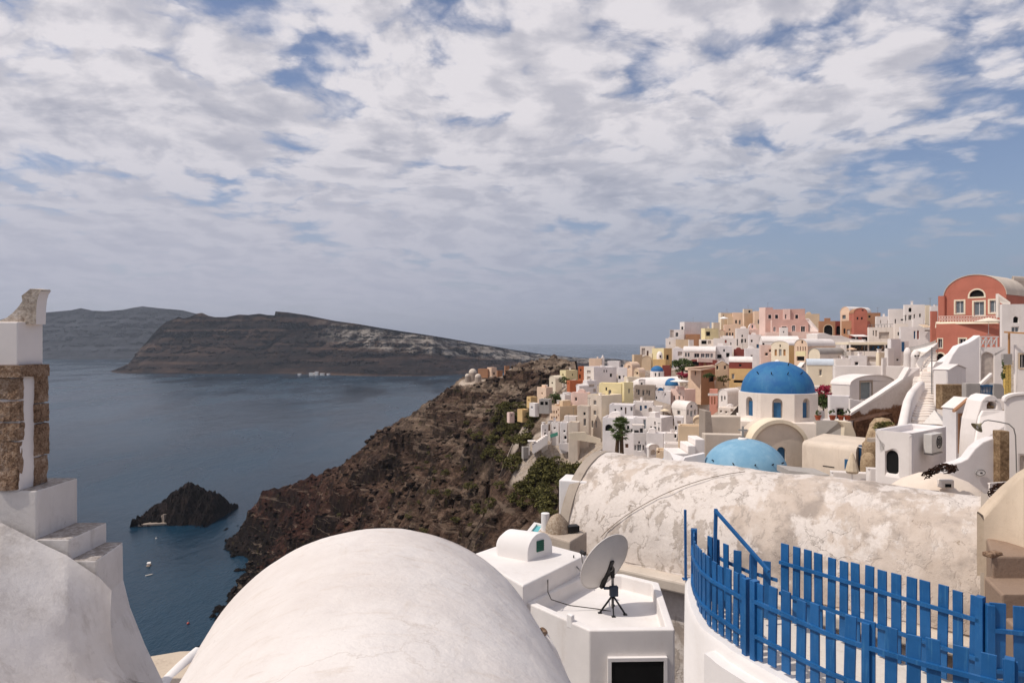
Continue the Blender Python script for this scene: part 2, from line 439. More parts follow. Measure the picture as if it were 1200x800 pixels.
def buoy(label, u, v, r_, col):
    a = S(u, v); r = thing('mooring_buoy', label, 'buoy', (a.x, a.y, SEA), 'buoys on the water')
    mb = MB(); mb.lathe((a.x, a.y, SEA - .3), [(0.01, 0), (r_ * .7, .15), (r_, r_ * .8), (r_ * .75, r_ * 1.5), (.01, r_ * 1.8)], 14); mb.build('float', flat('buoy_' + col, col, .5), r, smooth=80)
    mb = MB(); mb.tube([(a.x, a.y, SEA + r_ * 1.3), (a.x, a.y, SEA + r_ * 2.4)], .07); mb.build('mast', WHITEP, r)
buoy('red buoy floating alone in the cove near the white vaulted roof', 220.5, 730.5, .6, 'b04a3e')
buoy('small pale buoy between the islet and the cabin boat', 183, 631, .6, 'cfcac2')
buoy('tiny dark buoy off the right end of the black islet', 276, 595, .8, '33302e')

# little port at the foot of the far island
for i, (u, w, hh, lab) in enumerate([(371, 16, 9, 'white harbour block at the foot of the far cliff, widest of the row'), (376.5, 10, 13, 'tallest white harbour house at the foot of the far cliff'), (383, 13, 7, 'low white harbour house right of the tall one on the far shore'), (357, 9, 6, 'lone pale boat shed left of the harbour on the far shore'), (390, 9, 6, 'pale hut at the right end of the far harbour')]):
    a = S(u, 438.6); r = thing('harbour_house', lab, 'house', (a.x, a.y - 60, SEA), 'harbour houses on the far shore')
    mb = MB(); mb.box((a.x, a.y - 60, SEA - 1), (w, 14, hh)); mb.build('wall', WHITEP, r)
    mb = MB(); mb.box((a.x, a.y - 60, SEA - 1 + hh), (w + 1, 15, 1)); mb.build('roof', WHITEP, r)
# ================================================================== foreground
WW = plaster('whitewash', 'e9e0da', 'b7a898', .25, 1.2, .22, .012)
WW2 = plaster('whitewash_clean', 'e9e4e1', 'c0b4a8', .14, 1.0, .2, .01)
def vault_mat():
    m, t = newmat('vault_whitewash'); p = t.pos()
    big = t.noise(p, .8, 5, .6); fine = t.noise(p, 14, 6, .75); mid = t.noise(t.n('ShaderNodeMapping', {0: p, 2: (0, 0, .25), 3: (1.0, 3.4, 2)}), 2.2, 6, .7)
    c = t.mix(t.step(big, .3, .7), C('d3cac4'), C('dfd8d3'))
    c = t.mix(t.step(mid, .52, .74, 0, .40), c, C('bfae9f'))
    c = t.mix(t.step(t.noise(p, 5.5, 7, .8), .64, .74, 0, .5), c, C('a5917e'))
    c = t.mix(t.step(t.noise(p, 42, 3, .7), .68, .74, 0, .35), c, C('8a7a6c'))
    wz = t.n('ShaderNodeVectorMath', {0: t.vmul(t.noise(p, 2.0, 5, .7, color=True), (.45, .45, .45)), 1: p}, operation='ADD')
    ck = t.voro(wz, .75, 'DISTANCE_TO_EDGE'); c = t.mix(t.math('MULTIPLY', t.step(ck, .010, .0), t.step(big, .5, .62, 0, .3)), c, C('a99a8d'))
    c = t.mix(t.step(t.noise(t.n('ShaderNodeMapping', {0: p, 2: (0, 0, .6), 3: (5, 1.1, 5)}), 1.2, 6, .72), .56, .72, 0, .4), c, C('c9bcb0'))
    lump = t.noise(p, 2.4, 4, .5)
    t.out(c, .9, t.bump(t.math('ADD', t.math('MULTIPLY', fine, .5), t.math('MULTIPLY', lump, 2.2)), .5, .035), .2)
    return m
VAULT = vault_mat()
def grey_wall():
    m, t = newmat('weathered_whitewash'); p = t.pos(); x, y, z = t.sep(p)
    big = t.noise(p, 1.3, 6, .65); fine = t.noise(p, 16, 6, .75); st = t.noise(t.n('ShaderNodeMapping', {0: p, 3: (3, 3, .5)}), 1.5, 6, .7)
    c = t.mix(t.step(big, .3, .7), C('cfc8c3'), C('dfd9d5'))
    c = t.mix(t.step(st, .5, .75, 0, .5), c, C('9f948b'))
    c = t.mix(t.step(t.noise(p, 3.6, 8, .8), .58, .75, 0, .55), c, C('8d8177'))
    up = t.sep(t.nrm())[2]
    c = t.mix(t.math('MULTIPLY', t.step(up, .6, .95), t.step(fine, .3, .6, .35, .9)), c, C('7d726b'))
    t.out(c, .95, t.bump(t.math('ADD', fine, t.math('MULTIPLY', big, 1.6)), .45, .02), .15)
    return m
GW = grey_wall()
def rough_stone(name, a, b, c2, sc=9):
    m, t = newmat(name); p = t.pos()
    n = t.noise(p, sc, 7, .75); n2 = t.noise(p, sc * 4, 4, .7)
    n3 = t.noise(p, sc * .3, 4, .6); c = t.ramp(t.math('ADD', t.math('ADD', t.math('MULTIPLY', n, .5), t.math('MULTIPLY', n2, .25)), t.math('MULTIPLY', n3, .25)), [(.36, C(a)), (.5, C(b)), (.64, C(c2))])
    t.out(c, .95, t.bump(t.math('ADD', n, n2), .9, .03), .15)
    return m
TUFA = rough_stone('tufa_stone', '3a2a22', '9c7e66', 'cbb4a0', 11)
HORNM = rough_stone('weathered_cap', '6b5d52', 'b8aa9c', 'dad1c8', 4)

def relief(o, amp, sc, levels=0):
    me = o.data
    co = np.empty(len(me.vertices) * 3); me.vertices.foreach_get('co', co); co = co.reshape(-1, 3)
    off = np.array([0., 0, 0]); p = o
    while p is not None: off += np.array(p.location); p = p.parent
    w = co + off
    nn = np.empty(len(me.vertices) * 3); me.vertices.foreach_get('normal', nn); nn = nn.reshape(-1, 3)
    f = fbm(w[:, 0] * sc, w[:, 1] * sc, w[:, 2] * sc, 3)
    me.vertices.foreach_set('co', (co + nn * (f * amp)[:, None]).ravel()); me.update()
def subdiv(o, cuts):
    bm = bmesh.new(); bm.from_mesh(o.data)
    bmesh.ops.subdivide_edges(bm, edges=bm.edges, cuts=cuts, use_grid_fill=True); bm.to_mesh(o.data); bm.free()

LS = 1.5                             # this wall stands half as far again beyond the vault's near part
class ML(MB):
    def build(s, *a, **k):
        s.v = [tuple(c * LS for c in v) for v in s.v]
        return MB.build(s, *a, **k)
# ---- left: stepped parapet with a stone-edged pillar and horn-shaped cap
XR = -3.48
lw = thing('stepped_parapet', 'weathered white stepped wall with stained shaded faces at the left edge', 'wall', tuple(LS * Vector((-3.8, 5.2, -2.2))))
mb = ML()
mb.slab((-6.5, 5.0, -3.2), (6.5 + XR, 0, 0), (0, .47, 0), (0, 0, 3.2 - 1.09)); o = mb.build('top_step', GW, lw, bevel=.018)
mb = ML(); mb.slab((XR - .06, 5.0, -3.2), (.30, 0, 0), (0, .46, 0), (0, 0, 3.2 - 1.445)); mb.build('middle_step', GW, lw, bevel=.018)
pf = [(-3.32, -1.6), (-3.04, -1.6), (-3.035, -1.9), (-2.98, -2.12), (-2.86, -2.42), (-2.70, -2.75), (-2.62, -3.2), (-3.32, -3.2)]
mb = ML(); nf_ = [(x_, 5.0, z_) for x_, z_ in pf]; ff_ = [(x_ - .07, 5.46, z_) for x_, z_ in pf]; n = len(pf)
mb.add(nf_ + ff_, [tuple(range(n)), tuple(range(n, 2 * n))] + [(i, (i + 1) % n, n + (i + 1) % n, n + i) for i in range(n)]); mb.build('low_step', GW, lw, recalc=True, bevel=.02)
# flared buttress under the steps
top = [P(-120, 615, 4.93), P(0, 612, 4.93), P(45, 634, 4.94), P(78, 650, 4.95), P(98, 664, 4.96), P(116, 676, 4.965), P(130, 692, 4.97)]
bot = [P(-160, 960, 3.1), P(-20, 950, 3.3), P(50, 930, 3.7), P(110, 900, 4.1), P(150, 850, 4.5), P(168, 815, 4.8), P(176, 800, 4.95)]
rows = []
def interp_line(pts, n):
    out = []
    for i in range(n):
        q = i / (n - 1) * (len(pts) - 1); k = min(int(q), len(pts) - 2); out.append(pts[k].lerp(pts[k + 1], q - k))
    return out
T_, B_ = interp_line(top, 49), interp_line(bot, 49)
for r in range(41):
    s_ = r / 40
    rows.append([T_[i].lerp(B_[i], s_) + Vector((0, 0, -.30 * math.sin(math.pi * s_) * .6)) - Vector((.10, 0, 0)) * math.sin(math.pi * s_) * (i / 48) for i in range(49)])
mb = ML(); mb.loft(rows); o = mb.build('buttress', GW, lw, smooth=180); relief(o, .035, 2.2)
mb = ML(); mb.slab(P(181, 768, 5.6) + Vector((-3, 0, -3)), (3, 0, 0), (0, -.5, 0), (0, 0, 2.9)); mb.build('buttress_base', GW, lw)
pil = thing('chimney_pillar', 'white pillar with rough brown stone edging and a horn shaped cap at the left edge', 'pillar', tuple(LS * Vector((-3.9, 5.2, -1.09))))
mb = ML(); mb.slab((-5.2, 5.0, -1.095), (5.2 - 3.61, 0, 0), (0, .27, 0), (0, 0, .86)); mb.build('shaft', WW, pil, bevel=.012)
random.seed(21)
for (x0_, y0_, wx_, wy_, cuts_) in ((-3.775, 4.985, .175, .05, (0, .36, .50, .66, .83)), (-3.68, 5.155, .09, .13, (0, .22, .47, .62, .83))):
    for z0_, z1_ in zip(cuts_, cuts_[1:]):
        e_ = random.uniform(-.012, .012); mb = ML(); mb.slab((x0_ - e_, y0_ - abs(e_) * .5, -1.09 + z0_ + .006), (wx_ + e_ * 2, 0, 0), (0, wy_, 0), (0, 0, z1_ - z0_ - .012)); q = mb.build('edging_stone', TUFA, pil); subdiv(q, 9); relief(q, .022, 5); relief(q, .014, 17)
mb = ML(); mb.slab((-5.2, 4.97, -.262), (5.2 - 3.58, 0, 0), (0, .31, 0), (0, 0, .085)); q = mb.build('stone_ledge', TUFA, pil); subdiv(q, 6); relief(q, .022, 4); relief(q, .014, 15)
mb = ML(); mb.slab((-5.2, 5.0, -.177), (5.2 - 3.62, 0, 0), (0, .27, 0), (0, 0, .32)); mb.build('upper_block', WW, pil, bevel=.012)
prof = [(-60, 380), (-60, 376), (-20, 377), (0, 375.5), (8, 372), (15, 366.5), (21, 360), (26, 353), (31, 346.5), (38, 341), (47, 338.3), (59, 339.5), (59.5, 341.5), (57, 345), (55, 352), (54, 362), (53.6, 380)]
vs = []; n = len(prof)
for Yk, pull in ((5.08, 11.5), (5.30, 0)):
    for i, (u, v) in enumerate(prof):
        q = P(u - (pull if i >= 10 else pull * .5 if i >= 8 else 0), v, Yk); vs.append((q.x, Yk, q.z))
mb = ML(); ftri = tessellate_polygon([[Vector((a, -b, 0)) for a, b in prof]])
mb.add(vs, [tuple(t_) for t_ in ftri] + [tuple(k + n for k in t_) for t_ in ftri]); mb.add(vs, [(i, (i + 1) % n, n + (i + 1) % n, n + i) for i in range(n) if i < 12]); mb.add(vs, [(i, (i + 1) % n, n + (i + 1) % n, n + i) for i in range(12, n)], 1)
q = mb.build('horn_cap', [HORNM, WW], pil, recalc=True)

# ---- low roof slab between the wall and the vault
SLABM = plaster('tan_roof_screed', 'cbbba8', '7a6450', .7, 2.2, .4, .02, drips=False)
mb = ML(); mb.prism([(-3.6, 4.6), (-2.55, 4.6), (-2.62, 5.9), (-2.86, 6.27), (-3.05, 6.25), (-3.29, 6.14), (-3.5, 6.1)], -3.9, -2.83)
o = mb.build('roof_ledge', SLABM, smooth=0, bevel=.03); tag(o, 'tan stained roof ledge between the stepped wall and the white vault', 'roof')
mb = ML(); mb.tube([P(232, 764, 6.2), P(214, 781, 6.0), P(196, 800, 5.75), P(170, 830, 5.3)], [.055, .06, .065, .07], 10)
o = mb.build('roof_curb', WW2, smooth=60); tag(o, 'short white rounded curb on the tan ledge beside the white vault', 'curb')

# ---- big white barrel vault
AX = Vector((-.2, 1, 0)).normalized(); SD = Vector((AX.y, -AX.x, 0))
C0 = Vector((-1.52, 7.6, -2.11)); RV = 2.0
va = thing('white_vault', 'large smooth white barrel vault roof filling the bottom of the view', 'vault', (C0.x, C0.y, C0.z - RV))
rows = []
NL, NA = 90, 64
def vault_pt(s_, th, r=RV):      # s_ metres back towards the camera, th from -90..90
    return C0 - AX * s_ + SD * (math.sin(th) * r) + Vector((0, 0, -r * .985 + math.cos(th) * r - (RV - r)))
for i in range(NL + 1):
    s_ = i / NL * 6.2
    rows.append([vault_pt(s_, R(-90 + 180 * k / NA)) for k in range(NA + 1)])
mb = MB(); mb.loft(rows); o = mb.build('vault_shell', VAULT, va, smooth=180); relief(o, .03, .9); relief(o, .008, 4)
end = [vault_pt(.012, R(-90 + 180 * k / NA)) for k in range(NA + 1)]
mb = MB(); mb.add(end + [end[-1] + Vector((0, 0, -5)), end[0] + Vector((0, 0, -5))], [tuple(range(len(end) + 2))])
for sgn in (-1, 1):
    a_ = vault_pt(0, R(90 * sgn)); b_ = vault_pt(6.2, R(90 * sgn)); mb.add([a_, b_, b_ + Vector((0, 0, -4)), a_ + Vector((0, 0, -4))], [(0, 1, 2, 3)])
mb.build('end_wall', WW, va)
rib = [vault_pt(s_, R(a_), RV + .0) for s_, a_ in ((.55, 63), (.62, 69), (.72, 76), (.85, 84))]
mb = MB(); mb.tube([q + (q - vault_pt(.6, 0, .01)).normalized() * .005 for q in rib], [.045, .06, .075, .09], 10); mb.build('plaster_rib', VAULT, va, smooth=180)
mb = MB(); mb.lathe(rib[0] + Vector((-.01, 0, -.035)), [(.055, 0), (.065, .03), (.05, .075), (.02, .1), (.003, .105)], 9); q = mb.build('rubble_stone', TUFA, va); subdiv(q, 1); relief(q, .03, 14)
mb = MB(); lip = [vault_pt(.03, R(-90 + k * 2.2), RV + .004) for k in range(9)]; mb.tube(lip, [.002] + [.02] * 7 + [.002], 8); mb.build('edge_lip', WW, va, smooth=180)

# ---- roof terrace with skylight hut and dish
tb = thing('terrace_house', 'white flat roofed house with a black doorway below the satellite dish', 'house', (1.3, 10.8, -6.0))
low = [(.19, 10.79), (1.10, 9.70), (2.32, 9.73), (2.50, 11.63), (1.97, 12.06), (1.34, 12.2)]
WT, FL = -4.10, -4.34
def poly_wall(mb, poly, z0, z1, fl, w):
    """walls of a flat-roofed mass with a parapet of width w (poly is counter-clockwise from above or not)"""
    n = len(poly); a = sum(poly[i][0] * poly[(i + 1) % n][1] - poly[(i + 1) % n][0] * poly[i][1] for i in range(n))
    if a < 0: poly = poly[::-1]
    ins = []
    for i in range(n):
        p0, p1, p2 = Vector(poly[i - 1]), Vector(poly[i]), Vector(poly[(i + 1) % n])
        d1 = (p1 - p0).normalized(); d2 = (p2 - p1).normalized()
        n1 = Vector((-d1.y, d1.x)); n2 = Vector((-d2.y, d2.x)); bis = (n1 + n2).normalized()
        ins.append(p1 + bis * (w / max(.35, bis.dot(n1))))
    V = [(x, y, z0) for x, y in poly] + [(x, y, z1) for x, y in poly] + [(q.x, q.y, z1) for q in ins] + [(q.x, q.y, fl) for q in ins]
    F_ = []
    for i in range(n):
        j = (i + 1) % n
        F_ += [(i, j, n + j, n + i), (n + i, n + j, 2 * n + j, 2 * n + i), (2 * n + i, 2 * n + j, 3 * n + j, 3 * n + i)]
    tr = tessellate_polygon([[Vector((q.x, q.y, 0)) for q in ins]])
    F_ += [tuple(3 * n + k for k in t_) for t_ in tr]
    mb.add(V, F_); return ins
WLOW = plaster('terrace_white', 'e6e0dc', 'b9a898', .3, 1.5, .2, .01)
mb = MB(); poly_wall(mb, low, -7.5, WT, FL, .12)
bm_door = (1.10, 9.70, 2.32, 9.73)
mb.build('wall', WLOW, tb, recalc=True, bevel=.02)
up = [(-.75, 12.16), (.17, 10.63), (1.34, 12.2), (.75, 12.75), (-.17, 12.85)]
mb = MB(); mb.prism(up, -6.5, -3.80); mb.build('upper_roof', WLOW, tb, bevel=.025)
DARK = flat('dark_interior', '0c0b0b', .9, .2)
dA = P(716, 773, 9.70); dB = P(777, 773, 9.72)
mb = MB(); mb.slab((dA.x, 9.655, -6.2), (dB.x - dA.x, .02, 0), (0, .09, 0), (0, 0, dA.z + 6.2)); mb.build('doorway', DARK, tb)
mb = MB()
mb.slab((dA.x - .05, 9.645, -6.2), (.05, 0, 0), (0, .10, 0), (0, 0, dA.z + 6.25)); mb.slab((dB.x, 9.665, -6.2), (.05, 0, 0), (0, .08, 0), (0, 0, dA.z + 6.25)); mb.slab((dA.x, 9.645, dA.z), (dB.x - dA.x, .02, 0), (0, .08, 0), (0, 0, .05))
mb.build('door_surround', WW2, tb)
mb = MB(); a_ = P(666, 724, 10.08); mb.slab(a_ + Vector((-.03, -.03, -.12)), (.07, -.08, 0), (.05, .05, 0), (0, 0, .2)); mb.build('water_spout', WW2, tb, bevel=.015)
mb = MB(); mb.tube([P(642, 673, 11.3), P(642, 693, 10.95), P(646, 702, 11.0), P(668, 709, 11.0), P(700, 713, 11.05), P(716, 716, 11.0)], .008, 6)
o = mb.build('roof_cable', flat('dark_cable', '3a332e', .7)); tag(o, 'thin dark cable running over the white roof to the dish', 'cable')
# skylight hut
fa = Vector((.27, 11.80, -3.80)); fb = Vector((.72, 12.2, -3.80)); wv = (fb - fa); wl = wv.length; wd = wv.normalized(); bk = Vector((-wd.y, wd.x, 0)) * -1
bk = Vector((-.74, .42, 0)).normalized()
hut = thing('skylight_hut', 'small white barrel roofed hut with a green shutter on the white roof', 'hut', tuple((fa + fb) / 2))
def hut_arch(o0, ins=0):
    pts = []
    for k in range(21):
        a_ = math.pi * k / 20; pts.append(o0 + wd * (wl / 2 - math.cos(a_) * (wl / 2 - ins)) + Vector((0, 0, .13 + math.sin(a_) * (.31 - ins))))
    return [o0 + wd * ins] + pts + [o0 + wd * (wl - ins)]
A0 = hut_arch(fa); A1 = hut_arch(fa + bk * .62, .02); A2 = hut_arch(fa + bk * .74, .12)
mb = MB(); mb.loft([A0, A1, A2]); mb.add(A0, [tuple(range(len(A0)))]); mb.add(A2, [tuple(range(len(A2)))[::-1]]); mb.build('hut_shell', WW2, hut, recalc=True, bevel=.02, smooth=50)
GREEN = flat('green_shutter', '1f5a4a', .5)
nrm_ = Vector((wd.y, -wd.x, 0)); c_ = fa + wd * wl * .5
mb = MB(); mb.slab(c_ - wd * .09 + nrm_ * -.01 + Vector((0, 0, .12)), wd * .17, nrm_ * .025, (0, 0, .19)); q = mb.build('shutter', GREEN, hut)
mb = MB(); [mb.slab(c_ - wd * .085 + nrm_ * .0155 + Vector((0, 0, .135 + k * .036)), wd * .16, nrm_ * .008, (0, 0, .012)) for k in range(5)]; mb.build('louvre', GREEN, q)
# small antenna stub on the roof edge
ant = P(671, 657, 12.0)
r_ = thing('roof_fitting', 'small dark metal bracket on the edge of the white roof beside the dish', 'fitting', tuple(ant))
BLKM = flat('black_metal', '1b1a1b', .5); GRYM = flat('grey_metal', '8b8784', .45, **{'Metallic': .5})
mb = MB(); mb.tube([P(670, 656, 12.0), P(677, 665, 11.9), P(681, 669, 11.85)], .012, 6); mb.build('arm', GRYM, r_)
mb = MB(); mb.box(ant + Vector((0, 0, .0)), (.07, .05, .05)); mb.box(ant + Vector((.02, 0, .05)), (.02, .02, .05)); mb.build('clamp', BLKM, r_)

# satellite dish
base = P(718, 716, 11.0); base.z = FL
ds = thing('satellite_dish', 'large pale satellite dish on a short tripod seen from behind on the white roof', 'satellite dish', tuple(base))
DISH = flat('dish_paint', 'cfc9c3', .45, .05, 2)
cD = P(708.5, 658, 10.95); nD = Vector((-.55, .74, .40)).normalized()     # faces left, away and up
t1 = nD.cross(Vector((0, 0, 1))).normalized(); t2 = t1.cross(nD).normalized()
rows = []; RD = .515
for side in (0, 1):
    for r_i in ([0.0, .2, .4, .6, .8, .94, 1.0] if side == 0 else [1.0, .97, .8, .6, .4, .2, 0]):
        sag = (.13 * (1 - r_i ** 2)) + (0 if side == 0 else -.012)
        rr = RD * max(r_i, .004)
        rows.append([cD - nD * sag + t1 * (math.cos(2 * math.pi * k / 48) * rr * .93) + t2 * (math.sin(2 * math.pi * k / 48) * rr) for k in range(49)])
mb = MB(); mb.loft(rows); mb.build('reflector', DISH, ds, smooth=50, recalc=True)
mb = MB(); mb.tube([cD + t1 * (math.cos(2 * math.pi * k / 48) * RD * .93) + t2 * (math.sin(2 * math.pi * k / 48) * RD) for k in range(49)], .012, 6, cap=False); mb.build('rim', DISH, ds, smooth=80)
pt = Vector((base.x, base.y, FL)); ph = P(720, 653, 11.0)
mb = MB(); mb.tube([pt + Vector((0, 0, .05)), (pt.x, pt.y, ph.z - .30)], .022, 10); mb.build('pole', GRYM, ds)
mb = MB(); mb.tube([(pt.x, pt.y, ph.z - .32), (pt.x, pt.y, ph.z + .02)], .034, 10); mb.build('mast', BLKM, ds)
hub = cD - nD * .13
mb = MB(); mb.bar(hub, (pt.x, pt.y, ph.z - .12), .07, .10); mb.bar(hub + t2 * -.16 - nD * .0, (pt.x, pt.y, ph.z - .22), .05, .05); mb.bar(hub + t2 * .12, hub + t2 * -.42 + nD * .02, .07, .05); mb.build('mount_bracket', BLKM, ds)
mb = MB(); mb.box((pt.x + .01, pt.y - .05, ph.z - .60), (.13, .08, .16), .2); mb.box((pt.x - .1, pt.y - .03, ph.z - .50), (.1, .04, .04)); mb.build('motor_box', flat('navy_box', '1f2d3f', .5), ds, bevel=.008)
for a_ in (200, 320, 80, 265):
    q = Vector((math.cos(R(a_)), math.sin(R(a_)), 0)) * .23
    mb = MB(); mb.bar((pt.x, pt.y, FL + .26), (pt.x + q.x, pt.y + q.y, FL + .01), .022); mb.box((pt.x + q.x, pt.y + q.y, FL), (.06, .06, .012)); mb.build('leg', BLKM, ds)
mb = MB(); mb.tube([cD - t2 * .42 - t1 * .1, cD + nD * .42 - t2 * .34, cD + nD * .52 - t2 * .2], .011, 6); mb.build('feed_arm', GRYM, ds)
mb = MB(); mb.tube([cD + nD * .52 - t2 * .2, cD + nD * .43 - t2 * .17], .035, 10); mb.build('receiver', BLKM, ds)

# ---- terrace on the right with its curved retaining wall and blue picket fences
ZT = -2.93; ZF = -3.03
front = [(2.12, 7.95), (2.03, 7.6), (2.0, 7.25), (2.03, 6.95), (2.12, 6.65), (2.2, 6.4), (2.62, 5.54), (3.0, 5.12), (3.5, 4.72), (4.2, 4.2)]
RET = plaster('retaining_white', 'e8e3e0', 'b9aa9b', .22, 1.1, .2, .01)
def smooth_line(pts, n):
    pts = [Vector((*p, 0)) if len(p) == 2 else Vector(p) for p in pts]; out = []
    for i in range(len(pts) - 1):
        p0 = pts[max(i - 1, 0)]; p1 = pts[i]; p2 = pts[i + 1]; p3 = pts[min(i + 2, len(pts) - 1)]
        for k in range(n):
            s_ = k / n
            out.append(.5 * ((2 * p1) + (p2 - p0) * s_ + (2 * p0 - 5 * p1 + 4 * p2 - p3) * s_ ** 2 + (3 * p1 - p0 - 3 * p2 + p3) * s_ ** 3))
    return out + [pts[-1]]
path = smooth_line(front, 6)
def offset(pts, dlt):
    out = []
    for i, p in enumerate(pts):
        tg = (pts[min(i + 1, len(pts) - 1)] - pts[max(i - 1, 0)]).normalized(); out.append(p + Vector((tg.y, -tg.x, 0)) * dlt)
    return out
def ztop(p):
    return ZT + .19 * max(0, (p.y - 7.0)) ** 1.0 * (1 if p.y > 7 else 0)
outer = offset(path, .10); inner = offset(path, -.08)
rows = [[Vector((p.x, p.y, -8)) for p in offset(path, .16)], [Vector((p.x, p.y, ztop(p) - .05)) for p in outer], [Vector((p.x, p.y, ztop(p))) for p in offset(path, .07)], [Vector((p.x, p.y, ztop(p))) for p in inner], [Vector((p.x, p.y, ZF - .5)) for p in inner]]
mb = MB(); mb.loft(rows)
k0 = [r[0] for r in rows]; mb.add(k0, [(0, 1, 2, 3, 4)])
o = mb.build('retaining_wall', RET, smooth=40, recalc=True); tag(o, 'curved white retaining wall carrying the front blue picket fence', 'wall')
step_ = [p for p in path if p.y < 6.75]
so_ = offset(step_, .22); si_ = offset(step_, .06)
mb = MB(); mb.loft([[Vector((p.x, p.y, -8)) for p in offset(step_, .30)], [Vector((p.x, p.y, ZT - .115)) for p in so_], [Vector((p.x, p.y, ZT - .10)) for p in si_]])
k0 = [offset(step_, .30)[0], so_[0], si_[0]]; mb.add([(k0[0].x, k0[0].y, -8), (k0[1].x, k0[1].y, ZT - .115), (k0[2].x, k0[2].y, ZT - .10), (k0[2].x, k0[2].y, -8)], [(0, 1, 2, 3)])
o = mb.build('stepped_plinth', RET, smooth=40, recalc=True); tag(o, 'stepped white base along the outside of the curved retaining wall', 'wall')
TERR = plaster('terrace_paving', 'd9cfc4', '9a8674', .5, 2.0, .3, .012, drips=False)
poly = [(p.x, p.y) for p in inner] + [(5.4, 4.4), (5.1, 5.4), (4.1, 5.82), (2.95, 7.5), (2.35, 8.15)]
mb = MB(); mb.prism(poly, -8, ZF); o = mb.build('terrace_floor', TERR); tag(o, 'pale cement terrace floor between the two blue fences', 'terrace', kind='structure')

def blue_mat():
    m, t = newmat('blue_paint'); p = t.pos()
    g_ = t.noise(t.n('ShaderNodeMapping', {0: p, 3: (30, 30, 2)}), 1.5, 4, .6); n = t.noise(p, 3, 5, .65)
    c = t.mix(t.step(n, .3, .7), C('175387'), C('22619a'))
    c = t.mix(t.step(g_, .56, .75, 0, .5), c, C('4a82a8')); c = t.mix(t.step(t.noise(p, 26, 5, .8), .66, .72, 0, .6), c, C('8fa5b0')); c = t.mix(t.step(t.noise(p, 7, 5, .7), .60, .75, 0, .5), c, C('123f66'))
    t.out(c, .5, t.bump(g_, .25, .004), .4); return m
BLUE = blue_mat()
def picket(mb, p, tg, w, z0, z1, th=.018):
    nn = Vector((tg.y, -tg.x, 0)); lean = random.uniform(-.018, .018)
    mb.slab(Vector((p.x, p.y, z0)) - tg * w / 2 - nn * th / 2, tg * w, nn * th, Vector((tg.x * lean, tg.y * lean, z1 - z0)))
def along(pts, d):
    i = 0
    while i < len(pts) - 2 and d > (pts[i + 1] - pts[i]).length: d -= (pts[i + 1] - pts[i]).length; i += 1
    tg = (pts[i + 1] - pts[i]).normalized(); return pts[i] + tg * d, tg
def plen(pts): return sum((pts[i + 1] - pts[i]).length for i in range(len(pts) - 1))
def fence(name, label, line, spacing, w, zb, zt, rails, posts, d0=.05, jitter=.018, railside=1, post_h=.02):
    L = plen(line); a_ = along(line, 0)[0]
    r = thing(name, label, 'fence', (a_.x, a_.y, zb(a_)), 'blue picket fences'); d_ = d0
    while d_ < L - .02:
        p, tg = along(line, d_); mb = MB(); picket(mb, p, tg, w * random.uniform(.93, 1.06), zb(p) + random.uniform(0, .02), zt(p) + random.uniform(-jitter, jitter)); mb.build('picket', BLUE, r, bevel=.002); d_ += spacing * random.uniform(.96, 1.04)
    for h_ in rails:
        mb = MB(); off = offset(line, .022 * railside); n_ = max(2, int(L / .25)); q = [along(off, L * k / n_)[0] for k in range(n_ + 1)]
        if len(line) == 2: q = [q[0], q[-1]]
        q = [Vector((p.x, p.y, zt(p) - h_)) for p in q]
        prof_ = []
        for i, p in enumerate(q):
            tg = (q[min(i + 1, len(q) - 1)] - q[max(i - 1, 0)]).normalized(); nn = Vector((tg.y, -tg.x, 0)) * .013
            prof_.append([p - nn - Vector((0, 0, .017)), p + nn - Vector((0, 0, .017)), p + nn + Vector((0, 0, .017)), p - nn + Vector((0, 0, .017)), p - nn - Vector((0, 0, .017))])
        mb.loft(prof_); mb.add(prof_[0][:4], [(0, 1, 2, 3)]); mb.add(prof_[-1][:4], [(3, 2, 1, 0)]); mb.build('rail', BLUE, r, recalc=True)
    for dd in posts:
        p, tg = along(line, dd * L); mb = MB(); nn = Vector((tg.y, -tg.x, 0)); q = p + nn * .0
        mb.slab(Vector((q.x, q.y, zb(p) - .02)) - tg * .03 - nn * .035, tg * .06, nn * .07, (0, 0, zt(p) - zb(p) + post_h)); mb.build('post', BLUE, r, bevel=.003)
    return r
curve = [p for p in smooth_line(front[:6], 8)]
fence('picket_fence', 'blue picket fence curving along the top of the white retaining wall', curve, .115, .075, lambda p: ztop(p) + .012, lambda p: -2.215 + .05 * max(0, (p.y - 7.2)), (.20, .53), (0.0, 1.0), railside=1)
fence('picket_fence', 'nearest blue picket fence running straight to the lower right corner', [Vector((2.24, 6.30, 0)), Vector((2.62, 5.54, 0)), Vector((3.0, 5.12, 0)), Vector((3.5, 4.72, 0)), Vector((4.3, 4.14, 0))], .150, .092, lambda p: ZT + .012, lambda p: -2.2, (.185, .50), (.0, .36, .66), railside=1)
fence('picket_fence', 'higher blue picket fence behind the terrace against the stained barrel roof', [Vector((2.92, 7.42, 0)), Vector((4.02, 5.86, 0))], .128, .085, lambda p: ZF + .012, lambda p: -2.185, (.205, .54), (1.0,), railside=1)
fence('picket_fence', 'short blue picket run at the right edge continuing the rear fence', [Vector((4.06, 5.80, 0)), Vector((4.9, 5.55, 0))], .19, .12, lambda p: ZF + .012, lambda p: -2.23, (.21, .55), (0.0,), railside=1)
fence('picket_fence', 'low blue picket row descending behind the curved fence', [Vector((2.28, 8.0, 0)), Vector((2.44, 7.62, 0)), Vector((2.86, 7.40, 0))], .15, .085, lambda p: ZF + .012, lambda p: -2.25 - .14 * max(0, min(1, (p.x - 2.28) / .5)), (.2, .5), (), railside=-1)
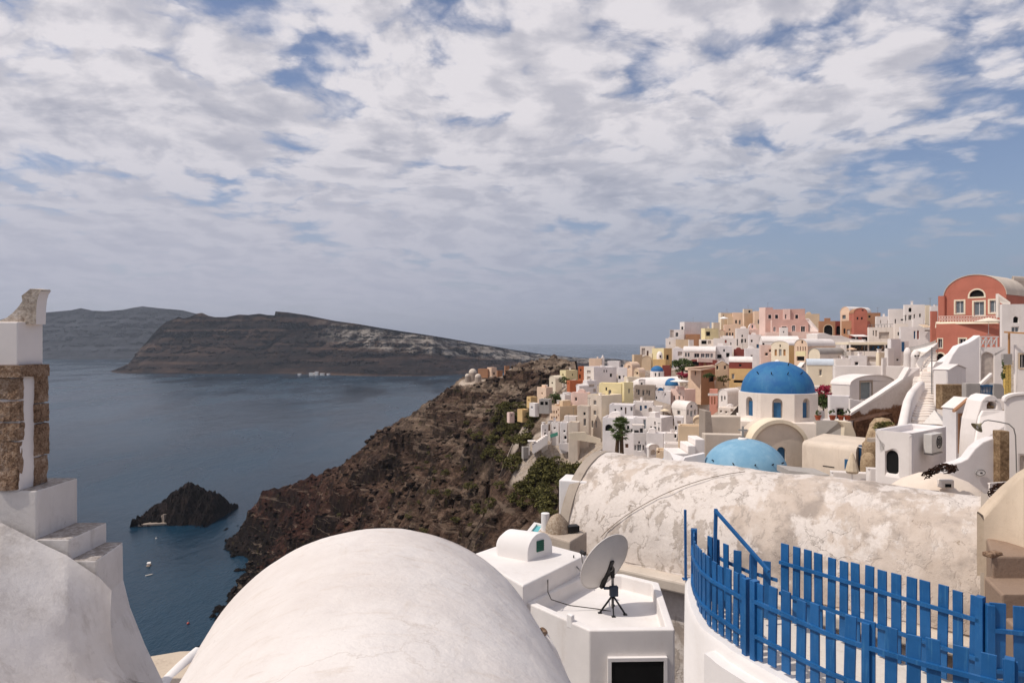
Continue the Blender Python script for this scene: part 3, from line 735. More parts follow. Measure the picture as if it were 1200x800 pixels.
gp = thing('gate_post', 'thin blue metal post standing at the left end of the curved fence', 'post', (2.0, 7.95, -2.75))
a_ = P(803, 597, 7.95); b_ = P(803.5, 678, 7.95)
mb = MB(); mb.bar(b_, a_, .026); mb.build('pole', BLUE, gp)
mb = MB(); mb.box(b_ + Vector((0, 0, -.005)), (.07, .07, .012)); mb.build('foot_plate', BLUE, gp)
hr = thing('stair_handrail', 'blue metal handrail with a slanting bar above the curved fence', 'handrail', tuple(P(838, 700, 7.8)))
mb = MB(); mb.bar(P(836.5, 705, 7.8), P(839, 596, 7.8), .035); mb.build('upright', BLUE, hr)
mb = MB(); mb.bar(P(838, 597.5, 7.8), P(901, 669, 7.0), .032); mb.build('slanting_bar', BLUE, hr)
mb = MB(); mb.bar(P(881, 648, 7.25), P(881, 705, 7.25), .028); mb.build('upright', BLUE, hr)

# ---- long stained barrel roof
def barrel_mat():
    m, t = newmat('stained_barrel_plaster'); p = t.pos()
    q = t.n('ShaderNodeMapping', {0: p, 2: (0, 0, .63), 3: (1, 1, 1)}); X_, Y_, Z_ = t.sep(q)
    big = t.noise(p, .42, 6, .62, .4); mid = t.noise(p, 1.25, 7, .68, .3); fine = t.noise(p, 10, 6, .75)
    drip = t.noise(t.n('ShaderNodeMapping', {0: q, 3: (1.3, .4, .35)}), 1.6, 6, .68)
    tan = t.mix(t.step(mid, .3, .7), C('c0b0a2'), C('cfc1b5'))
    tan = t.mix(t.step(t.noise(p, .9, 5, .6), .48, .66), tan, C('a3968c'))
    wh = t.mix(t.step(fine, .3, .7), C('d2c7be'), C('ded4cc'))
    f = t.math('ADD', t.math('ADD', t.math('MULTIPLY', big, .75), t.math('MULTIPLY', mid, .40)), t.math('MULTIPLY', drip, .35))
    left = t.step(X_, BX0, BX1)                    # the left part keeps more whitewash
    f = t.math('ADD', f, t.math('MULTIPLY', t.math('SUBTRACT', .5, left), .10))
    c = t.mix(t.step(f, .705, .775), tan, wh)
    wq = t.n('ShaderNodeVectorMath', {0: t.vmul(t.noise(p, 1.7, 4, .65, color=True), (.9, .9, .9)), 1: q}, operation='ADD')
    pn = t.noise(t.n('ShaderNodeMapping', {0: wq, 3: (2.3, 1.1, .95)}), 1.35, 5, .62)
    st2 = t.step(pn, .53, .60)
    c = t.mix(t.math('MULTIPLY', st2, t.step(left, .2, .8, .85, .25)), c, t.mix(t.step(fine, .3, .7), C('a69a8f'), C('bbaea3')))
    chip = t.noise(wq, 3.0, 8, .78); c = t.mix(t.step(chip, .60, .68, 0, .8), c, C('93826f'))
    c = t.mix(t.step(t.noise(t.n('ShaderNodeMapping', {0: wq, 3: (4, 1.2, .5)}), 1.5, 6, .75), .60, .72, 0, .55), c, C('ded6cf'))
    c = t.mix(t.step(t.noise(p, 22, 5, .8), .60, .72, 0, .4), c, C('6e5d4e'))
    ck = t.voro(t.n('ShaderNodeVectorMath', {0: t.vmul(t.noise(p, 2.5, 4, .6, color=True), (.5, .5, .5)), 1: p}, operation='ADD'), .8, 'DISTANCE_TO_EDGE')
    c = t.mix(t.math('MULTIPLY', t.step(ck, .012, .0), t.step(big, .5, .6, 0, .6)), c, C('5f5145'))
    lump = t.math('ADD', t.math('MULTIPLY', st2, .5), t.math('ADD', t.math('MULTIPLY', mid, 1.4), t.math('MULTIPLY', fine, .5)))
    t.out(c, .95, t.bump(lump, .55, .05), .12); return m
K = 24.0
ra = P(701, 530, K); rb = P(1157, 580, 17.6); rb.z = ra.z - .12
axd = (rb - ra); axd.z = 0; BL = axd.length; axd.normalize(); prp = Vector((axd.y, -axd.x, 0))
if prp.y > 0: prp = -prp
RB = 2.75
_m = Matrix.Rotation(.63, 4, 'Z')
BX0 = (_m @ ra).x + 3; BX1 = (_m @ ra).x + 9
BAR = barrel_mat()
br = thing('barrel_roof', 'long barrel roof with blotched tan and white plaster behind the blue fences', 'roof', tuple(ra.lerp(rb, .5) + Vector((0, 0, -RB))))
def bpt(s_, th, r=RB, push=0):
    q = ra.lerp(rb, s_); rr = r * (1 + .0 * s_)
    return Vector((q.x, q.y, q.z - RB)) + prp * (math.sin(th) * rr) + Vector((0, 0, math.cos(th) * rr)) + axd * push * (1 - math.cos(th)) 
rows = []
for i in range(111):
    s_ = i / 110
    rows.append([bpt(s_, R(-88 + 176 * k / 60)) for k in range(61)])
mb = MB(); mb.loft(rows); o = mb.build('barrel_shell', BAR, br, smooth=180); relief(o, .10, .55); relief(o, .05, 2.2)
for nm, s_, a0, a1 in (('end_rim', -.002, 0, .03), ('end_rim', 1.0, -.012, .001)):
    mb = MB(); rr = []
    for ds_ in (a0, a1):
        rr.append([bpt(s_ + ds_, R(-90 + 180 * k / 40), RB - .1) for k in range(41)]); rr.append([bpt(s_ + ds_, R(-90 + 180 * k / 40), RB + .05) for k in range(41)])
    mb.loft([rr[0], rr[1], rr[3], rr[2]]); mb.build(nm, plaster('rim_cement_%g' % s_, 'a89b8e', '6f6154', .5, 1, .4, .02), br, smooth=50)
mb = MB()
for s_ in (0, 1):
    e_ = [bpt(s_, R(-90 + 180 * k / 40), RB - .02) for k in range(41)]; mb.add(e_ + [e_[-1] + Vector((0, 0, -5)), e_[0] + Vector((0, 0, -5))], [tuple(range(43))])
TANW = plaster('tan_wall', 'b59a7c', '7c614a', .5, 1.0, .35, .02)
mb.build('end_wall', TANW, br)
mb = MB(); f0 = bpt(-.01, R(90)); f1 = bpt(1.01, R(90)); dn = Vector((0, 0, -4.5))
mb.slab(f0 - prp * .3 + dn, f1 - f0, prp * .28, (0, 0, 4.6)); mb.build('base_wall', BAR, br, bevel=.05)
mb = MB(); e0 = bpt(.0, R(90)) - prp * .1; e1 = bpt(.99, R(90)) - prp * .1
mb.slab(e0 + Vector((0, 0, -.30)), e1 - e0, prp * .62, (0, 0, .34)); o = mb.build('ledge', plaster('ledge_plaster', 'cfc2b4', '94816f', .6, 1.4, .35, .02), br, bevel=.06)
mb = MB(); cab = [bpt(.26 + .0 * k, R(90 - 78 * k / 8), RB + .07) for k in range(1)]
cab = [bpt(.135 + .33 * (k / 12) ** 1.15, R(76 - 66 * k / 12), RB + .075) for k in range(13)]
mb.tube(cab, .012, 6); o = mb.build('roof_wire', flat('wire', '85776a', .7)); tag(o, 'thin brown wire slanting across the stained barrel roof', 'wire')

# ---- chimney block, pool and white wall left of the barrel
cb = P(657, 640, 19.5)
ob = thing('outdoor_oven', 'crumbling tan block with a small domed oven top beside the barrel roof', 'oven', (cb.x, cb.y, cb.z))
OVM = plaster('oven_plaster', 'b9aa9b', '7f7266', .7, 2.5, .6, .03, drips=False)
pl = [P(629, 640, 19.6), P(668, 650, 18.6), P(688, 640, 19.6), P(650, 630, 21.2)]
mb = MB(); mb.prism([(q.x, q.y) for q in pl], -9, -5.45); q = mb.build('base_block', OVM, ob, bevel=.05)
dc = P(653.5, 622, 19.6); dc.z = -5.45
mb = MB(); mb.lathe(dc, [(.36, 0), (.35, .12), (.30, .26), (.22, .38), (.13, .46), (.07, .5), (.01, .51)], 18); q = mb.build('dome', rough_stone('oven_dome', '6d5d4f', 'a08c78', 'c9bba9', 5), ob, smooth=80); relief(q, .05, 5)
mb = MB(); mb.box(dc + Vector((.42, -.1, .03)), (.34, .25, .18), .3); mb.build('flue_box', BLKM, ob, bevel=.02)
mb = MB(); mb.lathe(dc + Vector((-.35, .1, 0)), [(.12, 0), (.12, .5), (.01, .52)], 12); mb.build('flue', WW2, ob)
mb = MB(); a_ = P(655, 562, 22.5); mb.slab((a_.x, a_.y, -8), (.9, -.3, 0), (.3, 1, 0), (0, 0, 8 + a_.z)); o = mb.build('end_pillar', WW2, bevel=.04); tag(o, 'white square pillar at the left end of the stained barrel roof', 'pillar')
pl = [P(617, 624, 26), P(634, 627, 25.66), P(640, 616, 26.96), P(626, 613, 27.35)]
pr = thing('plunge_pool', 'small turquoise plunge pool with a white rim left of the domed oven', 'pool', tuple(pl[0]))
zpool = pl[0].z
mb = MB(); poly_wall(mb, [(q.x, q.y) for q in pl], zpool - 3, zpool + .05, zpool - .2, .15); mb.build('rim', WW2, pr, recalc=True)
mt, t = newmat('pool_water'); t.out(C('4fb3b8'), .08, None, .5)
cx = sum(q.x for q in pl) / 4; cy = sum(q.y for q in pl) / 4
mb = MB(); mb.prism([(cx + (q.x - cx) * .9, cy + (q.y - cy) * .9) for q in pl], zpool - .15, zpool - .02); mb.build('water', mt, pr)

# ---- terrace below and beside the barrel (ochre wall and steps at the right edge)
OCH = plaster('ochre_wall', 'b7926b', '7d5a3e', .55, 1.1, .35, .02)
cw = [P(1153, 604, 15.3), P(1165, 590, 15.2), P(1180, 575, 15.0), P(1200, 558, 14.6), P(1240, 535, 14)]
cwl = [q.copy() for q in cw]
for q in cwl: q.z = -7
mb = MB(); thick = [Vector((q.x + .15, q.y + .45, q.z)) for q in cw]
mb.loft([cwl, cw, thick, [Vector((q.x, q.y, -7)) for q in thick]]); o = mb.build('curved_wall', plaster('curved_tan_wall', 'd2bfa9', '8f7254', .45, 1.2, .3, .02), recalc=True, bevel=.05, smooth=40); tag(o, 'smooth tan wall sweeping up at the right edge beyond the barrel roof', 'wall')
BRN = plaster('brown_earth_floor', '957f6e', '63503f', .7, 1.4, .45, .03, drips=False)
for k, (z_, y0, y1, lab) in enumerate([(-5.3, 11.6, 13.2, 'lowest brown plastered step behind the rear fence at the right edge'), (-4.85, 13.1, 14.1, 'middle brown plastered step at the right edge'), (-4.4, 14.0, 16.6, 'upper brown landing below the tan curved wall at the right edge')]):
    mb = MB(); mb.prism([[(9.0, y0), (17, y0), (17, y1), (9.5, y1)], [(9.4, y0), (17, y0), (17, y1), (9.75, y1)], [(9.85, y0), (17, y0), (17, y1), (12.0, y1), (10.75, 15.5)]][k], -8, z_); o = mb.build('landing_step', BRN, bevel=.04); tag(o, lab, 'step', 'brown steps at the right edge')
mb = MB(); mb.box(P(1163, 650, 14.1) + Vector((0, 0, -.03)), (.35, .2, .1), .3); o = mb.build('stone_lump', TUFA, bevel=.03); tag(o, 'single grey stone lying on the brown landing', 'stone')
mb = MB(); hcp = P(906, 780, 6.3); hcp.z = ZF
pc = thing('white_bucket', 'white paint bucket standing on the terrace behind the near fence at the lower right', 'bucket', tuple(P(1178, 735, 5.3).xy) + (ZF,))
b_ = Vector(tuple(P(1180, 735, 5.4).xy) + (ZF,))
mb = MB(); mb.lathe(b_, [(.001, 0), (.10, 0), (.12, .24), (.125, .26), (.11, .26), (.09, .02)], 18); mb.build('pail', WW2, pc, smooth=40)
mb = MB(); mb.tube([b_ + Vector((-.12, 0, .25)), b_ + Vector((-.07, 0, .36)), b_ + Vector((.07, 0, .36)), b_ + Vector((.12, 0, .25))], .006, 6); mb.build('handle', GRYM, pc)
# ================================================================== village kit
BASES = []; SIGHT = []; FLATS = []
PAL = {
 'W': plaster('house_white', 'ebe2dc', 'b09f90', .34, .5, .2, .02), 'V': plaster('house_warm_white', 'ebdfd4', 'ab957f', .40, .5, .2, .02),
 'L': plaster('house_cool_white', 'e8e1df', 'a99d96', .34, .5, .2, .02),
 'C': plaster('house_cream', 'e9dac2', 'a98f6e', .28, .5, .2, .02), 'Y': plaster('house_yellow', 'ebdcae', 'a98d55', .22, .5, .2, .02),
 'O': plaster('house_ochre', 'dcb984', '96703f', .25, .5, .2, .02), 'P': plaster('house_peach', 'e9cbb1', 'a67c5c', .25, .5, .2, .02),
 'K': plaster('house_pink', 'cba79b', '9a6f66', .22, .5, .2, .02), 'Q': plaster('house_pale_pink', 'e6c9bd', 'aa8878', .22, .5, .2, .02),
 'T': plaster('house_tan', 'd8c0a3', '8b6d4e', .35, .5, .25, .02), 'R': plaster('house_red', 'bb7361', '8e4436', .35, .6, .2, .02),
 'E': plaster('house_terracotta', 'bb6e4a', '7e3f24', .25, .5, .2, .02), 'M': plaster('house_maroon', '8c4b43', '562a26', .25, .5, .2, .02),
 'B': plaster('house_brown', 'ab8063', '6a4833', .35, .5, .25, .02), 'S': plaster('house_stone', 'a8998c', '63574d', .6, 1.2, .5, .04, drips=False),
 'G': plaster('house_grey', 'aaa39d', '736a63', .4, .8, .3, .02), 'A': plaster('house_salmon', 'd89a88', '9f6252', .2, .5, .2, .02),
 'D': plaster('church_tan', 'd5c6b6', '9b8069', .38, .8, .3, .02), 'U': plaster('blue_wash_roof', 'ccd3da', '9aa3ab', .3, .8, .2, .02),
}
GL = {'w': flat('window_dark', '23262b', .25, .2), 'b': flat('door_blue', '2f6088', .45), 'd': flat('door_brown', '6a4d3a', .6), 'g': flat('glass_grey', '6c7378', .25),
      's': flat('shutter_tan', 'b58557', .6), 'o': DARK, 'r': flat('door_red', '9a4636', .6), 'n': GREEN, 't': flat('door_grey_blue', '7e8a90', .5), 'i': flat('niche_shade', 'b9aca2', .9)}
NM = {'w': 'window', 'g': 'window', 'b': 'door', 'd': 'door', 's': 'shutter', 'o': 'doorway', 'r': 'door', 'n': 'door', 't': 'door', 'i': 'niche'}
FRAMEW = flat('frame_white', 'e9e4df', .6, .05)

def arch_pts(s0, s1, z0, rise, n=14):
    return [((s0 + s1) / 2 + (s1 - s0) / 2 * math.cos(math.pi * k / n), z0 + rise * math.sin(math.pi * k / n)) for k in range(n + 1)]   # right -> left
def hole(sc, zc, w, h, arched):
    if not arched: return [(sc - w / 2, zc - h / 2), (sc + w / 2, zc - h / 2), (sc + w / 2, zc + h / 2), (sc - w / 2, zc + h / 2)]
    r = min(w / 2, h * .8); zz = zc + h / 2 - r
    return [(sc - w / 2, zc - h / 2), (sc + w / 2, zc - h / 2)] + arch_pts(sc - w / 2, sc + w / 2, zz, r, 10)
def facewall(mb, fr, outline, holes, depth=.18, mi=0):
    """fr: (origin, dir, outward normal); outline / holes in (s, z)"""
    o, d, nn = fr
    def W3(s, z, e=0): return Vector((o.x + d.x * s + nn.x * e, o.y + d.y * s + nn.y * e, z))
    polys = [[Vector((s, z, 0)) for s, z in outline]] + [[Vector((s, z, 0)) for s, z in h] for h in holes]
    tri = tessellate_polygon(polys); flatp = [p for q in polys for p in q]
    mb.add([W3(p.x, p.y) for p in flatp], [tuple(t_) for t_ in tri], mi)
    for h in holes:
        n = len(h); mb.add([W3(s, z) for s, z in h] + [W3(s, z, -depth) for s, z in h], [(i, (i + 1) % n, n + (i + 1) % n, n + i) for i in range(n)], mi)
    return W3
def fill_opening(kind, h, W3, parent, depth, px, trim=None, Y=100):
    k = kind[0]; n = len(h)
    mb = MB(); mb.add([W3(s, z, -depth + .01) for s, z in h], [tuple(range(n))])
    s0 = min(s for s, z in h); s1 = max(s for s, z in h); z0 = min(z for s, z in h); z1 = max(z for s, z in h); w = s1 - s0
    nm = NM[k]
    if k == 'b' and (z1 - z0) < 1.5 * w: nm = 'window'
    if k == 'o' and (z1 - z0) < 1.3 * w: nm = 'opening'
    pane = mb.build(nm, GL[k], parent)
    if k in 'wgbt' and px >= 5:
        mb = MB(); f = min(.07, w * .1); e = -depth + .035
        def bar(a, b, c, d): mb.add([W3(a, c, e), W3(b, c, e), W3(b, d, e), W3(a, d, e), W3(a, c, e - .03), W3(b, c, e - .03), W3(b, d, e - .03), W3(a, d, e - .03)], [(0, 1, 2, 3), (0, 1, 5, 4), (1, 2, 6, 5), (2, 3, 7, 6), (3, 0, 4, 7)])
        bar(s0, s0 + f, z0, z1); bar(s1 - f, s1, z0, z1); bar(s0 + f, s1 - f, z0, z0 + f)
        if 'a' not in kind: bar(s0 + f, s1 - f, z1 - f, z1)
        if k in 'wg': bar((s0 + s1) / 2 - f / 2, (s0 + s1) / 2 + f / 2, z0 + f, z1 - f)
        mb.build('frame', FRAMEW if k != 'b' else GL['b'], pane, recalc=True)
    if trim is not None:
        cx, cz = (s0 + s1) / 2, (z0 + z1) / 2; g = min(.22, w * .22); big = []
        for s, z in h: big.append((cx + (s - cx) * (1 + 2 * g / w), cz + (z - cz) * (1 + 2 * g / (z1 - z0))))
        mb = MB(); V = [W3(s, z, .04) for s, z in h] + [W3(s, z, .04) for s, z in big] + [W3(s, z, -.02) for s, z in h] + [W3(s, z, 0) for s, z in big]
        F_ = []
        for i in range(n):
            j = (i + 1) % n; F_ += [(i, j, n + j, n + i), (i, j, 2 * n + j, 2 * n + i), (n + i, n + j, 3 * n + j, 3 * n + i)]
        mb.add(V, F_); mb.build('surround', trim, pane, recalc=True)
    return pane
def raydir(u): return (u - 600) / F

def house(label, u0, uc, u1, vt, vb, Y, phi, wall='W', roof='flat', ops=(), name='house', cat='house', group=None, d=None, base=4.0, rm=None, rise=None, axis='L', trim=None, wallL=None, sh=None, par=.28):
    if phi <= 12: phi = phi - 25          # fronts turn a little to the sea, as along the whole slope
    c, s = math.cos(R(phi)), math.sin(R(phi))
    xc, yc = raydir(uc) * Y, Y
    k0, k1 = raydir(u0), raydir(u1)
    Rl = (k1 * yc - xc) / (c - k1 * s) if u1 - uc > .6 else None
    Ll = (xc - k0 * yc) / (s + k0 * c) if uc - u0 > .6 and (s + k0 * c) > .02 else None
    if Rl is None or Rl <= 0: Rl = d or (Ll * .9 if Ll else 3)
    if Ll is None or Ll <= 0 or Ll > 40: Ll = d or min(9, max(2.5, Rl * .8))
    zt = (400 - vt) / F * Y; zb = (400 - vb) / F * Y
    Cn = Vector((xc, yc, 0)); dR = Vector((c, s, 0)); dL = Vector((-s, c, 0)); nR = Vector((s, -c, 0)); nL = Vector((-c, -s, 0))
    ctr = Cn + dR * Rl / 2 + dL * Ll / 2
    BASES.append((ctr.x, ctr.y, zb, max(Rl, Ll) / 2)); BASES.append((xc, yc, zb, 1))
    root = thing(name, label, cat, (ctr.x, ctr.y, zb), group); SIGHT.append((u0, u1, min(vb, vt + 45), Y))
    zf = zb - base
    rm_ = PAL[rm] if isinstance(rm, str) else (rm or (PAL[wall] if roof == 'flat' else PAL['W']))
    arch = {'R': roof in ('vault', 'gable') and axis == 'L', 'L': roof in ('vault', 'gable') and axis == 'R'}
    span = Rl if axis == 'L' else Ll
    rise = (rise / F * Y if rise else span * (.42 if roof == 'vault' else .3))
    def top(l):
        if roof == 'gable': return [(l, zt), (l / 2, zt + rise), (0, zt)]
        return arch_pts(0, l, zt, rise, 16)
    mb = MB()
    faces = {'R': (Cn, dR, nR, Rl), 'L': (Cn, dL, nL, Ll)}
    todo = []
    for fn, (o, dd, nn, ln) in faces.items():
        holes = []
        for op in ops:
            if op[0] != fn: continue
            _, u, v, w, h = op[:5]; kind = op[5] if len(op) > 5 else 'w'
            k = raydir(u); den = dd.x - k * dd.y
            if abs(den) < 1e-4: continue
            sc = (k * o.y - o.x) / den; yy = o.y + sc * dd.y
            ka, kb = raydir(u - w / 2), raydir(u + w / 2)
            sa = (ka * o.y - o.x) / (dd.x - ka * dd.y); sb = (kb * o.y - o.x) / (dd.x - kb * dd.y)
            ww = abs(sb - sa); hh = h / F * yy; zc = (400 - v) / F * yy
            lo, hi = .08, ln - .08
            ww = min(ww, hi - lo - .02)
            if ww < .1: continue
            sc = min(max(sc, lo + ww / 2), hi - ww / 2)
            if not arch[fn]: zc = min(zc, zt - hh / 2 - .12)
            zc = max(zc, zf + hh / 2 + .2)
            hl = hole(sc, zc, ww, hh, 'a' in kind[1:])
            holes.append((kind, hl, max(w, h)))
        out = [(0, zf), (ln, zf)] + (top(ln) if arch[fn] else [(ln, zt), (0, zt)])
        dep = min(.3, .12 + Y * .001)
        W3 = facewall(mb, (o, dd, nn), out, [h for _, h, _ in holes], dep, 1 if (fn == 'L' and wallL) else 0)
        todo.append((fn, holes, W3, dep))
    # the two hidden faces
    far = Cn + dR * Rl + dL * Ll
    facewall(mb, (Cn + dR * Rl, dL, -nL), [(0, zf), (Ll, zf)] + (top(Ll) if arch['L'] else [(Ll, zt), (0, zt)]), [])
    facewall(mb, (Cn + dL * Ll, dR, -nR), [(0, zf), (Rl, zf)] + (top(Rl) if arch['R'] else [(Rl, zt), (0, zt)]), [])
    mats = [PAL[wall]] + ([PAL[wallL]] if wallL else [])
    mb.build('wall', mats, root, recalc=True, bevel=(.15 if Y < 210 else .08) if Y < 320 else 0)
    for fn, holes, W3, dep in todo:
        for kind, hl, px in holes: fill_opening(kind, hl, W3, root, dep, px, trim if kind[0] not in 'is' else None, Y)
    if roof == 'flat':
        mb = MB(); w = min(par, Rl * .2, Ll * .2)
        def q(a, b, z): v_ = Cn + dR * a + dL * b; return (v_.x, v_.y, z)
        V = [q(0, 0, zt), q(Rl, 0, zt), q(Rl, Ll, zt), q(0, Ll, zt)]
        I = [(w, w), (Rl - w, w), (Rl - w, Ll - w), (w, Ll - w)]
        V += [q(a, b, zt) for a, b in I] + [q(a, b, zt - .32) for a, b in I]
        mb.add(V, [(0, 1, 5, 4), (1, 2, 6, 5), (2, 3, 7, 6), (3, 0, 4, 7), (4, 5, 9, 8), (5, 6, 10, 9), (6, 7, 11, 10), (7, 4, 8, 11), (8, 9, 10, 11)])
        mb.build('roof', rm_, root, recalc=True, bevel=.09 if Y < 260 else 0)
        if 95 < Y < 320 and Rl > 2.5 and Ll > 2.5 and random.random() < .5:
            a0_, b0_ = Rl * random.uniform(.08, .45), Ll * random.uniform(.35, .5); wx_, wy_, hz_ = Rl * random.uniform(.3, .5), Ll * random.uniform(.3, .45), random.uniform(.4, 1.1)
            mb = MB(); o_ = Cn + dR * a0_ + dL * b0_; zz_ = zt - .31
            if random.random() < .5:
                ar = [(0, zz_), (wx_, zz_)] + arch_pts(0, wx_, zz_ + hz_ * .6, wx_ * .32, 10)
                f1 = [Vector((o_.x + dR.x * s_, o_.y + dR.y * s_, z_)) for s_, z_ in ar]; f2 = [p_ + dL * wy_ for p_ in f1]; n_ = len(ar)
                mb.add(f1 + f2, [tuple(range(n_)), tuple(range(n_, 2 * n_))] + [(i, (i + 1) % n_, n_ + (i + 1) % n_, n_ + i) for i in range(n_)])
            else: mb.slab((o_.x, o_.y, zz_), dR * wx_, dL * wy_, (0, 0, hz_ + .3))
            mb.build('roof_room', PAL['W'] if wall in 'WLV' else PAL[wall], root, recalc=True, bevel=.08)
        FLATS.append((Cn + dR * Rl * random.uniform(.3, .7) + dL * Ll * random.uniform(.4, .8), zt - .3, Y, wall))
    else:
        ln, o1, o2, dd = (Rl, Cn, dL * Ll, dR) if axis == 'L' else (Ll, Cn, dR * Rl, dL)
        pts = top(ln); th = .10
        cen = ln / 2
        outp = [(cen + (a - cen) * (1 + .12 / ln), b + th * (1 if 0 < i < len(pts) - 1 else 0)) for i, (a, b) in enumerate(pts)]
        ua = o2.normalized() * .08
        r1 = [Vector((o1.x + dd.x * a, o1.y + dd.y * a, b)) - ua for a, b in outp]; r2 = [p + o2 + ua * 2 for p in r1]
        i1 = [Vector((o1.x + dd.x * a, o1.y + dd.y * a, b + .004)) - ua for a, b in pts]; i2 = [p + o2 + ua * 2 for p in i1]
        mb = MB(); mb.loft([i1, r1, r2, i2]); mb.build('roof', rm_, root, recalc=True, smooth=50)
    return root

def slabpoly(mb, pts, ext, mi=0):
    """freeform wall: list of (u,v,Y) extruded by vector ext"""
    w = [P(*p) for p in pts]; n = len(w); ext = Vector(ext)
    tri = tessellate_polygon([[Vector((p[0], -p[1], 0)) for p in pts]])
    mb.add(w + [p + ext for p in w], [tuple(t_) for t_ in tri] + [tuple(k + n for k in t_) for t_ in tri] + [(i, (i + 1) % n, n + (i + 1) % n, n + i) for i in range(n)], mi)
    return w
def wall(label, pts, ext, m='W', name='wall', cat='wall', bevel=0, group=None):
    mb = MB(); w = slabpoly(mb, pts, ext); o = mb.build(name, PAL[m] if isinstance(m, str) else m, recalc=True, bevel=bevel, loc=w[0]); tag(o, label, cat, group); return o

# foliage
def leafmat(name, a, b, c):
    m, t = newmat(name); p = t.pos(); n = t.noise(p, 1.6, 4, .6); r = t.n('ShaderNodeNewGeometry', out=8)
    q = t.ramp(t.math('ADD', t.math('MULTIPLY', n, .6), t.math('MULTIPLY', r, .4)), [(.25, C(a)), (.5, C(b)), (.78, C(c))])
    t.out(q, .75, None, .25); return m
LEAF = leafmat('leaf_green', '27351b', '46552c', '6b7845'); SCRUB = leafmat('scrub_green', '343518', '57532a', '7d7540'); FLOWER = leafmat('bougainvillea', '7a1b30', 'a53048', 'c4556a'); PALML = leafmat('palm_leaf', '2c3a1c', '4b5a2c', '76824a')
BARK = rough_stone('bark', '2f251d', '5a4838', '7d6a55', 6)
def crown(mb, c, rad, n, leaf, seed=0, clumps=14, mi=0):
    rnd = random.Random(seed); c = Vector(c); cl = []
    for k in range(clumps):
        a = rnd.uniform(0, 2 * math.pi); z = rnd.uniform(-.7, 1); r_ = math.sqrt(max(0, 1 - z * z)) * rnd.uniform(.45, 1)
        cl.append((Vector((math.cos(a) * r_ * rad[0], math.sin(a) * r_ * rad[1], z * rad[2] * .8)), rnd.uniform(.28, .48)))
    for k in range(n):
        cc, cr = rnd.choice(cl); dv = Vector((rnd.gauss(0, 1), rnd.gauss(0, 1), rnd.gauss(0, .8))).normalized() * (rnd.random() ** .4) * cr
        p = c + cc + Vector((dv.x * rad[0], dv.y * rad[1], dv.z * rad[2]))
        a = Vector((rnd.gauss(0, 1), rnd.gauss(0, 1), rnd.gauss(0, 1))).normalized(); b = a.cross(Vector((rnd.gauss(0, 1), rnd.gauss(0, 1), rnd.gauss(0, 1)))).normalized(); s_ = leaf * rnd.uniform(.6, 1.4)
        mb.add([p - a * s_, p + b * s_ * .45, p + a * s_, p - b * s_ * .45], [(0, 1, 2, 3)], mi)
def plant(name, label, cat, c, rad, n, leaf, m, seed=0, group=None, clumps=14, stem=True):
    c = Vector(c); g = c - Vector((0, 0, rad[2] * 1.05)); r = thing(name, label, cat, tuple(g), group)
    mb = MB(); crown(mb, c, rad, n, leaf, seed, clumps); mb.build('foliage', m, r, weld=False)
    if stem:
        mb = MB(); rnd = random.Random(seed)
        for k in range(4): mb.tube([g - Vector((0, 0, .5)), g + Vector((0, 0, rad[2] * .4)), c + Vector((rnd.uniform(-.5, .5) * rad[0], rnd.uniform(-.5, .5) * rad[1], rad[2] * .1))], [rad[0] * .09, rad[0] * .07, rad[0] * .03], 6)
        mb.build('stem', BARK, r)
    return r
def parasol(label, u, v, Y, r, h, col, closed=False, drop=.35, group=None, vb=None):
    top_ = P(u, v, Y); b = Vector((top_.x, top_.y, top_.z - h)); root = thing('parasol', label, 'parasol', tuple(b), group)
    mb = MB()
    if closed: mb.lathe(top_, [(r * .8, -h * .62), (r, -h * .55), (r * .7, -h * .3), (r * .25, -.05), (.02, .05)], 10)
    else: mb.lathe(top_, [(r, -drop - .12), (r, -drop), (r * .5, -drop * .45), (.03, 0)], 8); 
    q = mb.build('canopy', flat('canvas_' + col, col, .8, .06), root, recalc=True); 
    if not closed: md = q.modifiers.new('thickness', 'SOLIDIFY'); md.thickness = .02
    mb = MB(); mb.tube([b, top_ - Vector((0, 0, .05))], .03, 8); mb.build('pole', FRAMEW, root)
    mb = MB(); mb.lathe(b, [(.28, 0), (.28, .06), (.05, .1)], 12); mb.build('base', PAL['G'], root)
    return root
# ================================================================== the village
H = house
# --- far left: castle ruins and first houses on the slope
H('peach ruined house with a pale end wall on the castle rock', 571, 576, 582, 430.5, 440, 372, 40, 'P', ops=[('R', 579, 437.5, 2, 3)], base=6)
H('roofless red-brown walls left of the peach ruin on the castle rock', 559.5, 560, 571.5, 432, 441, 374, 10, 'B', base=6, par=.8)
H('broken red-brown wall right of the peach ruin on the castle rock', 582, 583, 589, 434, 441, 378, 20, 'B', base=6, par=.8)
H('tiny reddish hut on the skyline of the castle rock', 591, 592, 597, 428.5, 433, 372, 20, 'B', base=6)
for i, (u, v, r_, Y, lab) in enumerate([(554, 436.5, 2.15, 368, 'small pale ruined dome on the top of the castle rock'), (560.3, 441.5, 1.7, 362, 'smaller ruined dome below and right of the top dome on the castle rock'), (547.8, 440.5, 1.3, 366, 'lowest small ruined vault left of the top dome on the castle rock')]):
    a = P(u, v, Y); rt = thing('ruined_dome', lab, 'dome', (a.x, a.y, a.z - 2), 'ruined domes on the castle rock')
    mb = MB(); mb.lathe((a.x, a.y, a.z), [(r_ * math.cos(R(k * 9)), r_ * math.sin(R(k * 9))) for k in range(11)], 16); mb.build('dome', PAL['D'], rt, smooth=60)
    mb = MB(); mb.lathe((a.x, a.y, a.z - 9), [(r_ * 1.15, 0), (r_ * 1.02, 9)], 12); mb.build('drum', PAL['S'], rt)
    BASES.append((a.x, a.y, a.z - 3, 3))
